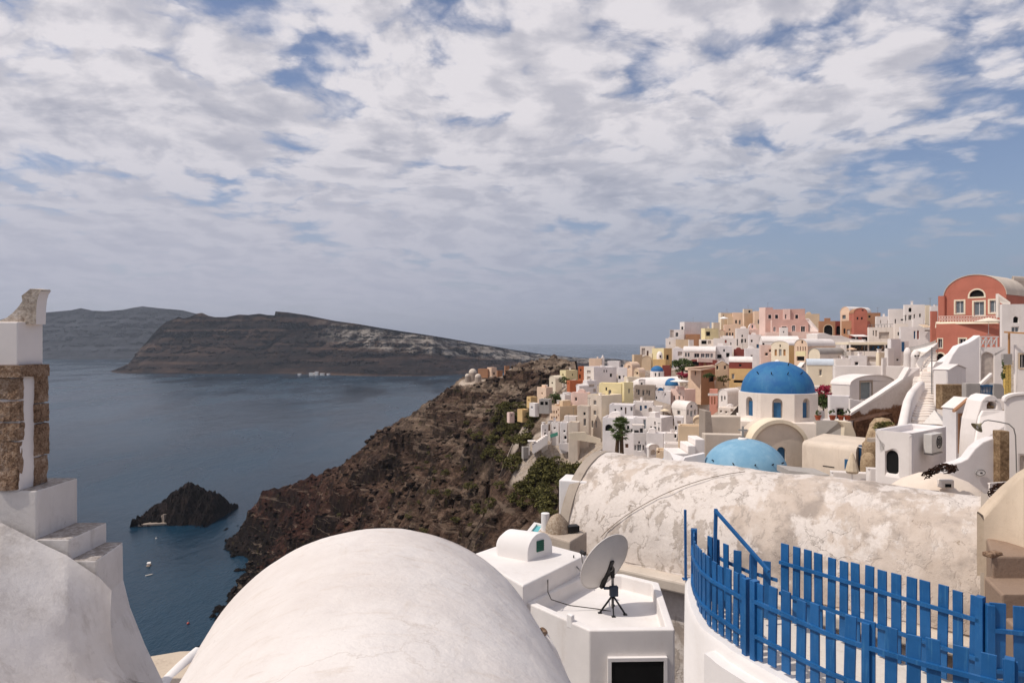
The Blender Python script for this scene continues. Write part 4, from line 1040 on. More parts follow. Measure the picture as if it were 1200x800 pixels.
H('mustard house with a flat roof near the castle path', 656, 663, 677, 434, 444, 232, 35, 'Y', ops=[('L', 659.5, 439, 1.4, 2.2), ('R', 671, 439, 1.4, 2.5)])
H('cream rounded vault house on the left edge of the village', 643.5, 651, 659, 445.5, 453, 215, 35, 'C', 'vault', axis='R', ops=[('L', 647, 448.5, 1.6, 2.4, 'wa')], rm='C')
H('slim orange tower with one small window on the left edge of the village', 676.8, 677.5, 684.4, 429.3, 447, 220, 12, 'E', ops=[('R', 680.5, 433.5, 1.6, 2.4), ('R', 679.5, 441, 1.6, 5, 'o')])
H('deep terracotta windowless box house below the slim orange tower', 664, 667.5, 682, 446, 459.5, 190, 15, 'E', ops=[('L', 665.6, 449.5, .9, 1.6)])
H('peach flat roofed house at the far left of the village', 629, 640, 648, 454, 468, 186, 40, 'P', ops=[('L', 635, 461, 1.3, 2)], base=1.2)
H('mustard shack low on the left slope', 617, 622, 630, 465, 473, 178, 30, 'O', ops=[('L', 619.5, 469, 1.2, 2)], base=1.2)
H('small white hut below the mustard shack', 620, 627, 632, 472.5, 482, 152, 35, 'W', ops=[('L', 623, 477.5, 1.5, 2.6, 'b')], base=1.2)
H('mustard wall house lowest on the left slope', 606, 612, 620, 480, 489, 165, 30, 'O', base=1.2)
H('pale pink chapel ruin standing among the shrubs on the left slope', 594, 597, 603, 483.5, 490, 172, 25, 'Q', ops=[('R', 600, 486.5, 1.2, 2.2, 'oa')], base=1.2)
H('dark open sided shed under a grey slab roof on the left slope', 631, 631.7, 643.5, 467.5, 478, 152, 8, 'G', ops=[('R', 635, 472.5, 4, 4, 'o'), ('R', 640.3, 472.5, 3.4, 4, 'o')], base=1.2)
H('white stepped terrace house above the orange-tan house', 656, 662, 670, 462.5, 474, 166, 30, 'W')
H('small white upper room above the stepped terrace house', 659, 664, 670, 460, 466, 172, 30, 'L')
H('dusty pink house with one window behind the cream tower', 668.5, 669, 689, 460, 472, 160, 8, 'Q', ops=[('R', 675, 467.6, 2, 4)])
H('white round-cornered annex between the terracotta box and the pink house', 675, 679, 690, 453.5, 462, 172, 30, 'L', 'vault', axis='R')
H('large white house with two small windows high on its blank side', 684.3, 696, 722.5, 430, 449, 200, 18, 'L', ops=[('R', 708, 434.6, 1.3, 2.6), ('R', 711, 434.6, 1.3, 2.6), ('R', 716, 439.5, 2.6, 4, 'o'), ('L', 690, 436, 4.5, 4, 'i'), ('L', 690, 443, 4, 4, 'i')], wallL='V')
H('narrow white house left of the yellow house with small shaded balconies', 683, 688, 700, 446, 463, 178, 20, 'L', ops=[('R', 693, 452, 7, 3, 'i'), ('R', 697, 457.5, 3, 4, 'i')])
H('cream rooftop room behind the large blank white house', 689, 690.2, 705, 420, 431, 216, 12, 'P')
bt = P(706.4, 420, 216); cb = thing('bell_tower', 'thin white pointed bell tower on the left skyline of the village', 'bell tower', (bt.x, bt.y, bt.z - 5))
mb = MB(); mb.box((bt.x, bt.y, bt.z - 6), (.85, .85, 6.3)); mb.build('shaft', PAL['W'], cb); mb = MB(); mb.lathe((bt.x, bt.y, bt.z + .3), [(.45, 0), (.3, .4), (.05, .85)], 10); mb.build('cap', PAL['W'], cb, smooth=60)
BASES.append((bt.x, bt.y, bt.z - 4, 1))
H('white skyline house right of the thin bell tower', 711, 711.7, 725.6, 423, 437, 216, 8, 'L')
H('white house with dark stair openings beside the blank white house', 722, 724, 735, 430.5, 450, 198, 10, 'L', ops=[('R', 726, 442, 2.6, 4, 'o'), ('R', 731, 441, 1.4, 2.2)])
# --- tower and yellow group
H('upper yellow house with an arched window', 699.5, 702, 728.5, 449, 466, 157, 10, 'Y', ops=[('R', 714.6, 459.3, 3.6, 5.4, 'wa'), ('R', 710.5, 455.6, 1.8, 3.6)])
H('right hand yellow house with a slit window', 727, 731, 742.5, 448, 474, 155, 18, 'Y', ops=[('R', 737.5, 458, 1.6, 5.2)])
H('tall cream tower house with pairs of narrow dark windows', 688.3, 705, 729, 463.3, 523, 150, 38, 'C', ops=[('L', 697, 471.7, 3, 5), ('L', 697, 483.7, 3, 5.2), ('L', 694.2, 497, 2, 7.8), ('L', 698.2, 497, 2, 7.8)], wallL='D', base=7)
H('middle cream block stepping down left of the cream tower', 675, 676.3, 690, 475.5, 520, 149, 8, 'D', ops=[('R', 685, 484.6, 2.4, 3.4), ('R', 685.2, 494.6, 2.8, 8)], base=7)
H('low cream block at the foot of the cream tower', 664, 666, 677.5, 494.5, 519, 146, 10, 'D', base=7)
wall('cream balustrade wall in front of the cream tower', [(667, 507, 143), (686, 506, 143), (688, 509, 143), (704, 514, 143), (704, 520, 143), (667, 514, 143)], (0, .5, 0), 'C', 'balcony_wall')
H('orange-tan house with two rows of small windows', 644.3, 656, 676, 476, 495, 156, 32, 'T', ops=[('L', u, v, 1.5, 3.4) for v in (482.6, 489.2) for u in (646.6, 649.2, 652.2)] + [('L', 654, 479.8, 1.2, 2.6), ('L', 654.4, 486.4, 1, 2.6, 's')], wallL='P')
H('upper peach corner of the orange-tan house', 649.5, 652, 657.5, 473.5, 480, 160, 30, 'P', ops=[('R', 654.6, 479, .9, 2)])
H('white roof terrace beside the orange-tan house', 660, 661, 675.5, 487.5, 496, 153, 10, 'W')
H('white house with a slit window at the left end of the white row', 633.8, 635, 642, 497.5, 514, 150, 15, 'W', ops=[('R', 638.8, 508, 2, 3), ('R', 639, 504, 1.3, 2)])
H('narrow brown fronted strip house in the white row', 641, 641.6, 645.2, 493.5, 506, 152, 8, 'W', ops=[('R', 643.5, 501, 2, 8, 'd')])
H('middle house of the white row with one square window', 645, 646, 655, 494.5, 511, 151, 12, 'W', ops=[('R', 650, 501.6, 2, 2.2)])
H('tall white house with two dark windows at the right end of the white row', 654.5, 656, 664.8, 495, 521, 149, 12, 'L', ops=[('R', 661.4, 505.2, 2.2, 2), ('R', 662.5, 512.6, 2.8, 3.6)], base=7)
wall('white screen wall under the tall house of the white row', [(655, 519.5, 147), (668, 519.5, 147), (668, 530, 147), (655, 526, 147)], (0, .6, 0), 'L')
st = thing('stairway', 'white outdoor stair dropping left from the white row to the scrub', 'stairs', tuple(P(632, 520, 150)))
for k in range(8):
    a = P(640 - k * 2.1, 509.5 + k * 1.5, 149); mb = MB(); mb.box((a.x, a.y + k * .05, a.z - 2), (.5, 2.2, 2.0)); mb.build('step', PAL['W'], st); BASES.append((a.x, a.y, a.z - 1, 1))
pg = thing('pergola', 'small white posted pergola at the bottom of the white stair', 'pergola', tuple(P(623, 525, 149)))
a = P(623, 525, 149)
for ddx, ddy in ((-.55, -.5), (.55, -.5), (-.55, .7), (.55, .7)):
    mb = MB(); mb.box((a.x + ddx, a.y + ddy, a.z - 1.5), (.14, .14, 3.0)); mb.build('post', PAL['W'], pg)
mb = MB(); mb.box((a.x, a.y + .1, a.z + 1.5), (1.7, 1.9, .15)); mb.build('roof', PAL['W'], pg)
H('low flat white hut beside the posted pergola', 611, 613, 620, 524, 531, 150, 15, 'G', base=1.2)
sh = P(652, 512, 147); aw = thing('awning', 'dark green striped awning over the terrace of the white row', 'awning', tuple(sh))
mb = MB(); mb.slab(P(645, 513, 147), P(654, 510, 147) - P(645, 513, 147), (0, 1.5, .5), (0, 0, .06)); mb.build('cloth', GREEN, aw); mb = MB(); mb.bar(P(645, 513, 147) - Vector((0, 0, 1.2)), P(645, 513, 147), .06); mb.build('pole', FRAMEW, aw)

# --- centre left, below the yellow houses
H('long white house with an arched window behind the palm', 704.5, 706, 743, 489, 531, 138, 6, 'L', ops=[('R', 713.5, 501, 8.6, 7.6, 'oa'), ('R', 736, 501, 3, 4.5), ('R', 734.5, 522.3, 3.6, 4.6, 'd'), ('R', 740.5, 505, 3, 5)])
H('round-edged white house under the yellow wall with three windows', 711.8, 714, 742, 473.8, 491, 146, 8, 'L', ops=[('R', 721, 480.6, 2, 2.8), ('R', 728.2, 478.6, 2.2, 3.6), ('R', 733.2, 481, 1.7, 8, 'd'), ('R', 740, 479, 2.4, 5)])
H('white terrace house with a bright blue door', 740, 742, 765, 470.5, 493, 149, 10, 'W', ops=[('R', 751, 478, 2.4, 6, 'b'), ('R', 756.6, 476.8, 3, 3.6, 'b'), ('R', 762, 480, 4, 5, 'ia')])
H('low white terrace house right of the blue door house', 764, 765, 776, 476, 494, 147, 10, 'W', ops=[('R', 769, 484, 2, 4, 'i')])
H('white house with a green-blue door beside the roofed terrace', 741.5, 742.2, 758.5, 489, 533, 133, 8, 'L', ops=[('R', 755.3, 497, 3, 11, 't'), ('R', 749, 518.5, 1.8, 2.6), ('R', 744.5, 524.5, 2.2, 6, 'g'), ('R', 749, 524.5, 4.6, 7.4, 'g'), ('R', 754, 524.5, 1.8, 6)])
pg = thing('roof_shelter', 'small roofed terrace with dark furniture on the white house', 'shelter', tuple(P(748, 506, 131))); a = P(748, 506.5, 131)
for ddx, ddy in ((-.95, -.6), (.95, -.6), (-.95, .6), (.95, .6)):
    mb = MB(); mb.box((a.x + ddx, a.y + ddy, a.z), (.09, .09, 1.45)); mb.build('post', FRAMEW, pg)
mb = MB(); mb.box((a.x, a.y, a.z + 1.45), (2.2, 1.5, .09)); mb.build('roof', PAL['V'], pg); mb = MB(); mb.box((a.x, a.y, a.z - .12), (2.4, 1.7, .12)); mb.build('floor_slab', PAL['L'], pg)
mb = MB(); mb.box((a.x - .4, a.y, a.z), (.9, .6, .4)); mb.box((a.x + .6, a.y + .1, a.z), (.5, .5, .75)); mb.build('furniture', BLKM, pg)
H('white house with a tiny arched window above three openings', 757.7, 775, 788.5, 489.5, 511, 130, 50, 'L', ops=[('L', 767.4, 495.6, 1.6, 4.4, 'wa'), ('L', 763, 501.2, 2, 4), ('L', 767.6, 502.6, 2.8, 6, 't'), ('L', 772, 502.4, 1.8, 4)], wallL='W')
H('plain white lower wall house under the three-opening house', 756.5, 757.5, 778, 507, 533, 128, 8, 'L')
H('small bright white parapet room right of the plain lower house', 776.5, 778, 793.5, 507.5, 519.5, 118, 10, 'W', ops=[('R', 791.5, 511, 2, 4, 'o')])
H('white stair house with a shaded terrace left of the white chapel', 787, 790, 801, 488.5, 507, 140, 10, 'L', ops=[('R', 792, 501.5, 2.2, 4.4), ('R', 796, 495, 4, 3, 'i')])
H('tan block with a plain cornice left of the big church', 793.3, 794.5, 822, 498.6, 533, 96, 8, 'T', base=5)
H('tan barrel vault room behind the plain tan block', 810.5, 812.5, 826, 494, 507, 102, 10, 'T', 'vault', axis='L', rm='T')
H('white gabled chapel with a barrel roof and grey front', 787.2, 804, 817.5, 480, 497, 165, 30, 'L', 'vault', ops=[('L', 795.2, 483.4, 3.6, 5), ('R', 806.4, 483.2, 2, 6), ('R', 814.6, 483, 2, 6), ('R', 810.4, 476, 2, 3), ('R', 810.5, 484.5, 2.6, 7, 't')], wallL='W', rise=9)
H('larger white vaulted house with four small front windows', 818, 832, 849.5, 456, 478, 195, 42, 'L', 'vault', axis='R', ops=[('L', 820.8, 460.4, 2, 5, 'g'), ('L', 826, 462, 2.6, 7), ('L', 830, 461, 2, 5, 'g'), ('L', 825.6, 451.4, 2, 3.6)], rise=9, wallL='W')
H('white annex with an arched window below the larger vaulted house', 812.5, 815, 832, 466, 482, 188, 12, 'W', ops=[('R', 818.6, 472.8, 4.4, 4.2, 'wa')])
H('narrow salmon house with pale vertical strips', 830.5, 831.5, 841, 456, 488, 172, 8, 'A', ops=[('R', 834.3, 469, 1.2, 9, 's'), ('R', 837.6, 469, 1.2, 9, 's')])
wall('white band across the narrow salmon house', [(830.3, 461, 170.5), (841.5, 461, 170.5), (841.5, 463.5, 170.5), (830.3, 463.5, 170.5)], (0, .5, 0), 'W', 'balcony')
H('small white vaulted house right of the salmon house', 842, 852.5, 867.5, 463, 479, 152, 42, 'L', 'vault', axis='R', ops=[('L', 845.8, 467, 2, 6.6, 'g'), ('L', 849.3, 466, 1.6, 4.4)], rise=7, wallL='W')
H('low white roof room in front of the small vaulted house', 840.5, 842, 867, 477.5, 490, 142, 8, 'V', ops=[('R', 845, 482, 2, 2), ('R', 851, 483, 2, 2), ('R', 858, 481, 3, 3, 'i')])
H('grey stone house with three dark window pairs', 741.8, 743.3, 767.5, 451.5, 469, 176, 10, 'S', ops=[('R', 748.5, 459.4, 2.4, 6.6), ('R', 754, 460.2, 2.4, 6.6), ('R', 758.2, 459.4, 1.6, 5), ('R', 760.8, 460.4, 1.8, 6.2), ('R', 746.3, 457.5, 1, 4)])
H('pale pink house with three small front windows', 785.8, 802, 815, 456.5, 476, 171, 38, 'Q', ops=[('L', 790, 466, 2, 5), ('L', 796, 466.2, 2.4, 5), ('L', 800.6, 466, 1.2, 4)])
H('white lavender shaded front house with a round blue fanlight', 766.5, 768, 786, 458, 475, 174, 8, 'L', ops=[('R', 772.2, 454.6, 1, 1), ('R', 779.5, 462, 1.2, 2), ('R', 769.3, 466, 1.6, 3)])
wall('brown rubble retaining wall below the grey stone house', [(741, 468, 172), (768, 469, 172), (786, 474, 170), (786, 484, 168), (772, 480, 168), (741, 473, 172)], (0, 1.5, 0), 'S')

# --- small blue domed church
def dome(mb, c, r, h, n=32, seg=10, rim=0):
    prof = [(r * math.cos(R(90 * k / seg)), h * math.sin(R(90 * k / seg))) for k in range(seg)] + [(.004, h)]
    if rim: prof = [(r + rim, -rim * 1.5), (r + rim, 0)] + prof
    mb.lathe(c, prof, n)
def bluedome(name, a, b, c_):
    m, t = newmat(name); p = t.pos(); n = t.noise(p, .8, 6, .65); f = t.noise(p, 5, 5, .7); st_ = t.noise(t.n('ShaderNodeMapping', {0: p, 3: (2, 2, .5)}), 1, 5, .65)
    c = t.mix(t.step(n, .3, .7), C(a), C(b)); c = t.mix(t.step(st_, .52, .76, 0, .4), c, C(c_)); c = t.mix(t.step(f, .6, .75, 0, .3), c, C(b))
    t.out(c, .62, t.bump(f, .2, .02), .3); return m
DB = bluedome('dome_blue', '255f97', '36749f', '5b8cb0'); LB = bluedome('dome_light_blue', '6f9cb8', '86adc4', 'a5c2d0')
sc_ = P(770, 441, 190); cc = thing('small_church', 'white church with a small blue dome and a blue half dome', 'church', (sc_.x, sc_.y, sc_.z - 5)); BASES.append((sc_.x, sc_.y, sc_.z - 4, 5))
mb = MB(); mb.lathe((sc_.x, sc_.y, sc_.z - 2), [(1.95, 0), (1.95, 3.5)], 8); mb.build('drum', PAL['W'], cc)
mb = MB(); dome(mb, (sc_.x, sc_.y, sc_.z + 1.55), 1.72, 1.45, rim=.06); mb.build('dome', DB, cc, smooth=60)
for du in (-1.2, 1.5):
    mb = MB(); q = P(770 + du * 1.6, 438.5, 188.0); mb.box((q.x, q.y - .05, q.z - .55), (.32, .12, .95)); mb.build('window', GL['w'], cc)
mb = MB(); a = P(739, 452, 186); b = P(795, 452, 184)
rows = []
for (u, Y, r_) in ((738, 187, 1.9), (795, 183, 2.3)):
    q = P(u, 453.5, Y); rows.append([(q.x, q.y + r_ * math.cos(math.pi * k / 14) * -1.3 + 1.5, q.z + r_ * math.sin(math.pi * k / 14) * 1.25) for k in range(15)])
mb.loft(rows); mb.build('nave_roof', PAL['W'], cc, smooth=60, recalc=True)
mb = MB(); a = P(738, 453.4, 187); b = P(795, 453.4, 183); mb.slab(Vector((a.x, a.y - .8, a.z - 8)), Vector((b.x - a.x, b.y - a.y, 0)), (0, 4.6, 0), (0, 0, 8)); mb.build('wall', PAL['L'], cc)
a = P(787, 451.2, 181); mb = MB(); mb.lathe(a, [(1.75 * math.cos(R(k * 9)), 1.9 * math.sin(R(k * 9))) for k in range(10)] + [(.01, 1.9)], 20); mb.build('half_dome', DB, cc, smooth=60)
mb = MB(); mb.lathe((a.x, a.y, a.z - 5), [(1.85, 0), (1.85, 4.95)], 20); mb.build('apse', PAL['L'], cc, smooth=60)
mb = MB(); q = P(772.4, 457, 175); pts = arch_pts(q.x - .75, q.x + .75, q.z, .75, 12); mb.add([(x, q.y - 1.9, z) for x, z in pts], [tuple(range(13))]); mb.add([(x, q.y - 1.7, z) for x, z in pts], [tuple(range(13))]); mb.build('fanlight', DB, cc)
H('white stepped belfry block in front of the small domed church', 747, 748.5, 755.5, 446, 454, 182, 10, 'W', 'vault', ops=[('R', 752, 449.5, 2, 2.6, 'wa')], rise=1.8)
parasol('broad flat white parasol beside the blue half dome', 796.5, 444, 172, 2.4, 3.6, 'ece4dc', drop=.5)
parasol('pointed sand parasol on the terrace below the small church', 779, 478.5, 145, 1.0, 2.2, 'e0cdb0', drop=.4)
# --- behind: rows climbing to the skyline, left of the pink mansion
H('orange barrel vault house with its arch end towards the yellow tower', 731.5, 741, 750, 431, 447, 196, 42, 'P', 'vault', axis='R', rm='P', rise=6.5, ops=[('L', 737, 430, 3, 3.4, 'ia')])
H('smaller tan barrel vault beside the orange vault house', 742.5, 749, 756, 437, 450, 190, 42, 'T', 'vault', axis='R', rm='P', rise=5.5, ops=[('L', 746.5, 437, 2.4, 2.6, 'oa')])
H('cream square base wall under the two orange vaults', 731, 735, 750, 441.5, 453, 186, 15, 'C')
H('white framed open porch house on the left skyline', 748.7, 750, 766.5, 405.6, 421, 256, 8, 'V', ops=[('R', 759, 414, 2, 6, 'd'), ('R', 754, 412, 4, 8, 'i')], rm='W')
H('tan lean house left of the white framed porch house', 740.5, 743, 753, 415.5, 428, 238, 15, 'T')
H('brown low vault below the white framed porch house', 750.5, 752, 763, 421, 429, 232, 10, 'T', 'vault', axis='L', rm='T', rise=4)
H('small tan cube with a slit right of the brown low vault', 760, 764, 771, 414, 428, 234, 30, 'C', ops=[('R', 767, 420, 1.2, 4)])
H('mustard house with a tall dark opening', 764, 778, 787.5, 408, 428, 230, 35, 'O', ops=[('R', 782.5, 418.5, 3, 5.5, 'o')], wallL='Y')
H('sloping mustard front house below the tall opening house', 763.5, 765, 780, 421, 431, 222, 12, 'O')
a = P(773, 417, 226); rt = thing('roof_cupola', 'little white rounded cupola in front of the mustard house', 'cupola', tuple(a - Vector((0, 0, 2))))
mb = MB(); mb.lathe(a - Vector((0, 0, 3)), [(1.0, 0), (1.0, 3.2), (.85, 3.9), (.5, 4.4), (.01, 4.6)], 16); mb.build('cupola_shell', PAL['W'], rt, smooth=60); mb = MB(); mb.box(a + Vector((0, -1.02, -.5)), (.5, .08, .8)); mb.build('window', GL['w'], rt)
H('dark red wall house behind the small blue dome', 774.5, 776, 786.5, 428, 438, 202, 10, 'M')
H('white corner house with a signboard at the left end of the long white house', 786.8, 788.5, 801, 408, 431, 214, 10, 'L', ops=[('R', 797, 414.5, 5, 5, 'i'), ('R', 789.8, 423, 1, 3)])
H('long white barrel roofed house with a glazed porch', 799.5, 801, 838.5, 411.5, 423, 212, 8, 'V', 'vault', axis='R', rise=5.5, ops=[('R', 803.8, 415.5, 2, 4.5, 'g'), ('R', 807, 415.5, 2, 4.5, 'g'), ('R', 816.5, 416.5, 6, 5, 'w'), ('R', 823.5, 416.5, 4.5, 5, 'g'), ('R', 829, 416.5, 5, 5, 'g'), ('R', 834, 416.5, 3, 5, 'g')])
H('white terrace parapet house right of the glazed porch', 837.5, 839, 858, 405.5, 425, 214, 10, 'L', ops=[('R', 848.6, 410.6, 2, 3), ('R', 843, 417.5, 5, 4.4, 'o'), ('R', 853, 416, 4, 5, 'o')])
H('maroon lower front under the glazed porch', 809, 810, 840, 421.5, 434, 205, 6, 'M', ops=[('R', 815, 426, 8, 5, 'o'), ('R', 826, 427, 3, 4, 's')])
wall('pale pink balcony band under the glazed porch', [(818, 419.5, 203), (843, 421.5, 203), (843, 425, 203), (818, 424, 203)], (0, 1, 0), 'Q', 'balcony')
H('white skyline house with a blank side and a porch window', 796.6, 802, 832, 377, 394, 272, 14, 'L', ops=[('L', 799.4, 385, 2.4, 4.6)], wallL='W')
H('white porch cube left of the blank skyline house', 783, 785, 802, 386.2, 399, 266, 10, 'W', ops=[('R', 793.3, 392, 3.2, 5.2, 'wa'), ('R', 787.5, 391, 4, 9, 'i')])
H('low white house at the left end of the skyline group', 778.8, 780, 793, 396.2, 410, 262, 10, 'W', ops=[('R', 785, 402, 1, 3)])
H('tan terrace wall house under the white porch cube', 789, 792, 808, 397.5, 410, 257, 12, 'T')
H('brown lean-to roof house beside the tan terrace wall', 802, 804, 820.5, 391.5, 403, 262, 12, 'B')
H('white cube in front of the brown lean-to', 806.5, 807.5, 813, 398, 406, 250, 15, 'W')
H('yellow house with a dark veranda on the skyline slope', 821.5, 826, 842, 384.5, 400, 256, 20, 'Y', ops=[('R', 830, 391, 5, 5, 'o')])
H('tan chimney-like tower house behind the veranda house', 833.8, 836, 843.5, 377.8, 397, 263, 25, 'C')
H('white low house with a stair under the veranda house', 819, 821, 836, 397.5, 410, 246, 12, 'V', ops=[('R', 825, 401, 6, 4, 'o'), ('R', 831.5, 401, 4, 4, 'i')])
H('white house with a small red window in the middle of the slope', 834.5, 836, 862, 396.2, 411, 240, 8, 'W', ops=[('R', 850.5, 400, 2.2, 3.6, 'ra'), ('R', 856.5, 402.6, 1.2, 3)])
H('rounded peach house with a red recessed side', 806, 821.5, 838, 433.5, 457, 185, 36, 'B', ops=[('L', 814.6, 437, 1.4, 4.6), ('R', 834.3, 442.5, 5.5, 9, 'oa'), ('R', 824, 436, 1, 2)], wallL='P')
wall('peach eave slab over the red recessed side', [(806, 430.8, 184.5), (820, 430, 184.5), (838, 428, 186), (838, 430.5, 186), (821, 434, 184.5), (806, 434, 184.5)], (0, 3, 0), 'P', 'eave')
H('tan gabled house with two dark arched windows', 836.5, 838, 854.5, 427, 446, 190, 8, 'T', 'gable', ops=[('R', 840.6, 430.6, 2, 4.4, 'wa'), ('R', 849.6, 430.4, 2, 4.4, 'wa')], rise=4.5)
H('ochre lower front of the maroon and ochre house', 853.5, 854.5, 882, 431.6, 451, 184, 6, 'O', ops=[('R', 859.2, 441, 3, 6, 'g'), ('R', 866, 447, 12, 3, 'o')])
H('maroon upper front with a white barrel roof and one window', 853.3, 854.3, 881.5, 424, 433, 185, 6, 'M', 'vault', axis='R', rise=6, ops=[('R', 867.6, 428, 2.6, 2.6)])
H('maroon box house behind the maroon and ochre house', 858.5, 860, 873, 409, 418.5, 216, 8, 'M')
H('white lavender house left of the peach arcade', 872, 873, 892, 408.5, 427, 205, 8, 'L', ops=[('R', 881, 418, 2, 4)])
H('white house with a blue window in the middle rows', 876.5, 878, 892, 392, 412, 240, 10, 'L', ops=[('R', 881, 399.4, 2, 2.8), ('R', 888, 405.6, 2.8, 4.4, 'b')])
H('cool white house with an arched vent and two windows', 861.5, 863, 877.5, 384.5, 410, 250, 10, 'W', ops=[('R', 869.8, 399.4, 3, 5), ('R', 873.4, 399, 1.8, 4.2), ('R', 869.8, 393.4, 1.8, 2.8, 'wa'), ('R', 863.6, 401, 1.6, 8)])
H('pale cream house at the left end of the peach skyline row', 841.8, 845, 859, 366.4, 385, 302, 15, 'C', ops=[('R', 848, 370, 1, 2)])
H('brown-orange box set into the peach skyline row', 851.5, 852.5, 859.5, 371, 381, 297, 10, 'T')
H('peach house with two windows in the skyline row', 857.5, 859, 872, 366.2, 385, 296, 10, 'P', ops=[('R', 862.6, 377, 2, 4), ('R', 867, 377.4, 2, 5)])
H('tall orange tower house of the skyline row', 870.5, 872, 886, 367, 385, 291, 14, 'T', wallL='P')
H('cream top room with a dark window on the orange tower house', 870.2, 871.8, 882, 362, 368, 292, 14, 'C', ops=[('R', 878.4, 365, 2.4, 3)])
H('peach house with one tall window left of the pink mansion', 882, 884, 893, 364.4, 388, 286, 12, 'P', ops=[('R', 889, 377, 2, 5)])
H('lower peach house with a row of three small arched windows', 847.5, 849, 862.5, 380, 398, 280, 10, 'P', ops=[('R', 852, 392, 1.8, 4.6), ('R', 855.4, 392, 1.8, 4.6), ('R', 858.6, 392, 1.8, 4.6), ('R', 855, 386, 1.8, 1.8)])
H('orange vaulted porch left of the three arched windows', 841, 842, 849.5, 389.5, 398, 276, 10, 'T', 'vault', axis='L', rise=3, rm='A')
parasol('white parasol on a pole at the left of the peach skyline row', 848, 370.8, 270, 1.9, 4.6, 'ece8e4', drop=.8)
H('pink-white gabled dormer with an oval window', 876.8, 878, 886, 384, 394, 262, 10, 'Q', 'vault', ops=[('R', 881.7, 382.6, 2, 4, 'ga')], rise=5)
H('pale pink wall house between the dormer and the pink mansion', 876.5, 878, 898, 386.2, 396, 255, 8, 'Q')
# pink mansion
H('white-edged left end tower of the pink mansion', 889.5, 897, 906, 360, 390, 239, 25, 'Q', ops=[])
H('upper floor of the pink mansion with three square windows', 896, 897, 943.5, 362.5, 377, 236, 6, 'K', ops=[('R', 902, 371, 3.4, 4.6), ('R', 910, 371, 3.4, 4.6), ('R', 933.6, 371, 3.4, 4.6)], trim=PAL['Q'], rm='K')
H('pale middle bay with a slit window on the pink mansion', 917, 917.5, 926.2, 362, 376, 233.5, 6, 'Q', ops=[('R', 920.8, 371, 1.7, 5.4)])
H('lower floor of the pink mansion with arched doors', 897, 904.5, 947.5, 374.6, 391, 229, 8, 'K', ops=[('R', 907.6, 385.5, 3, 5.6, 'ga'), ('R', 930, 384.5, 4.2, 7, 'ga'), ('R', 941, 385.4, 5, 6.6), ('L', 900.6, 385.5, 3, 6, 'wa'), ('R', 919, 383, 6, 1.6)], trim=PAL['Q'], wallL='Q')
H('long pink garden wall house below the pink mansion', 896.5, 897.5, 961, 389, 404, 222, 6, 'Q', ops=[('R', 928.6, 395, 1.8, 2)])
H('white square chimney room in front of the pink mansion', 913, 914, 923.5, 383.6, 392, 218, 8, 'W', ops=[('R', 918.4, 389, 1.2, 2)])
H('tan skyline house right of the pink mansion', 942, 943.5, 960.5, 367.8, 388, 252, 10, 'T')
stp = thing('stairway', 'white straight stair dropping right from the pink mansion', 'stairs', tuple(P(953, 388, 228)))
for k in range(12):
    a = P(945.5 + k * 1.15, 374.5 + k * 1.25, 228 - k * .4); mb = MB(); mb.box((a.x, a.y, a.z - 6), (.42, 3, 6)); mb.build('step', PAL['W'], stp)
w_ = [(944, 373, 226), (948, 373, 226), (961, 388, 224), (961, 394, 224), (958, 394, 224)]
wall('white sloping side wall of the stair right of the pink mansion', w_, (0, .4, 0), 'W', 'stair_wall')
# cream / peach row above the big dome
H('cream arcade house left of the shuttered cream house', 889.8, 891, 905.5, 404, 426, 152, 8, 'Q', ops=[('R', 898.4, 415, 3, 3), ('R', 893.5, 404.5, 0, 0), ('R', 902.5, 411, 2, 3)])
H('cream house with tan shutters and an ochre side', 903.8, 924.5, 940, 404.5, 428, 146, 38, 'O', 'vault', axis='R', ops=[('L', 909, 413, 2.8, 7.4, 's'), ('L', 914.2, 413, 3.2, 8.4, 'g'), ('L', 919.2, 413, 2.8, 7.4, 's'), ('L', 914.2, 405, 1.6, 3)], wallL='C', rise=5)
H('long white barrel roof house behind the shuttered cream house', 890, 893, 936, 400, 414, 172, 10, 'W', 'vault', axis='R', rise=6, ops=[('R', 894.6, 403.6, 2.6, 3.6, 'oa')])
H('peach vaulted house with a yellow balcony front', 930.8, 946.5, 979, 405.5, 428, 136, 34, 'P', 'vault', axis='R', ops=[('L', 940, 400.6, 2, 3), ('L', 935, 408.5, 1.2, 5, 'w'), ('L', 938, 408.5, 1.2, 5, 'w'), ('L', 941, 408.5, 1.2, 5, 'w'), ('L', 943.8, 408.5, 1.2, 5, 'w'), ('L', 938, 420, 9, 5, 'o')], rise=8)
wall('yellow railing of the balcony on the peach vaulted house', [(933, 411.5, 134.6), (944.5, 411.5, 131.8), (944.5, 417, 131.8), (933, 417, 134.6)], (-.15, -.1, 0), 'Y', 'balcony')
H('tall cream vault house with a grey roof', 947.5, 961, 989.5, 415, 434, 121, 36, 'V', 'vault', axis='R', rm='G', ops=[('R', 983, 418, 1.4, 3, 'i'), ('R', 986.3, 418, 1.4, 3, 'i')], rise=7, wallL='C')
H('cream house with a pale blue barrel roof right of the big dome', 944.5, 945.8, 976.5, 427.5, 456, 104, 8, 'C', 'vault', axis='R', rm='U', ops=[('R', 961.8, 436.6, 2.6, 6.6)], rise=6.5)
H('small white gable with one window left of the blue barrel roof', 934, 938.5, 947, 430, 444, 110, 25, 'V', 'gable', ops=[('R', 941.4, 428.6, 2, 3)], rise=5)
H('white flat house above the cream house by the grey roof', 976, 978, 997, 420, 440, 112, 12, 'W')
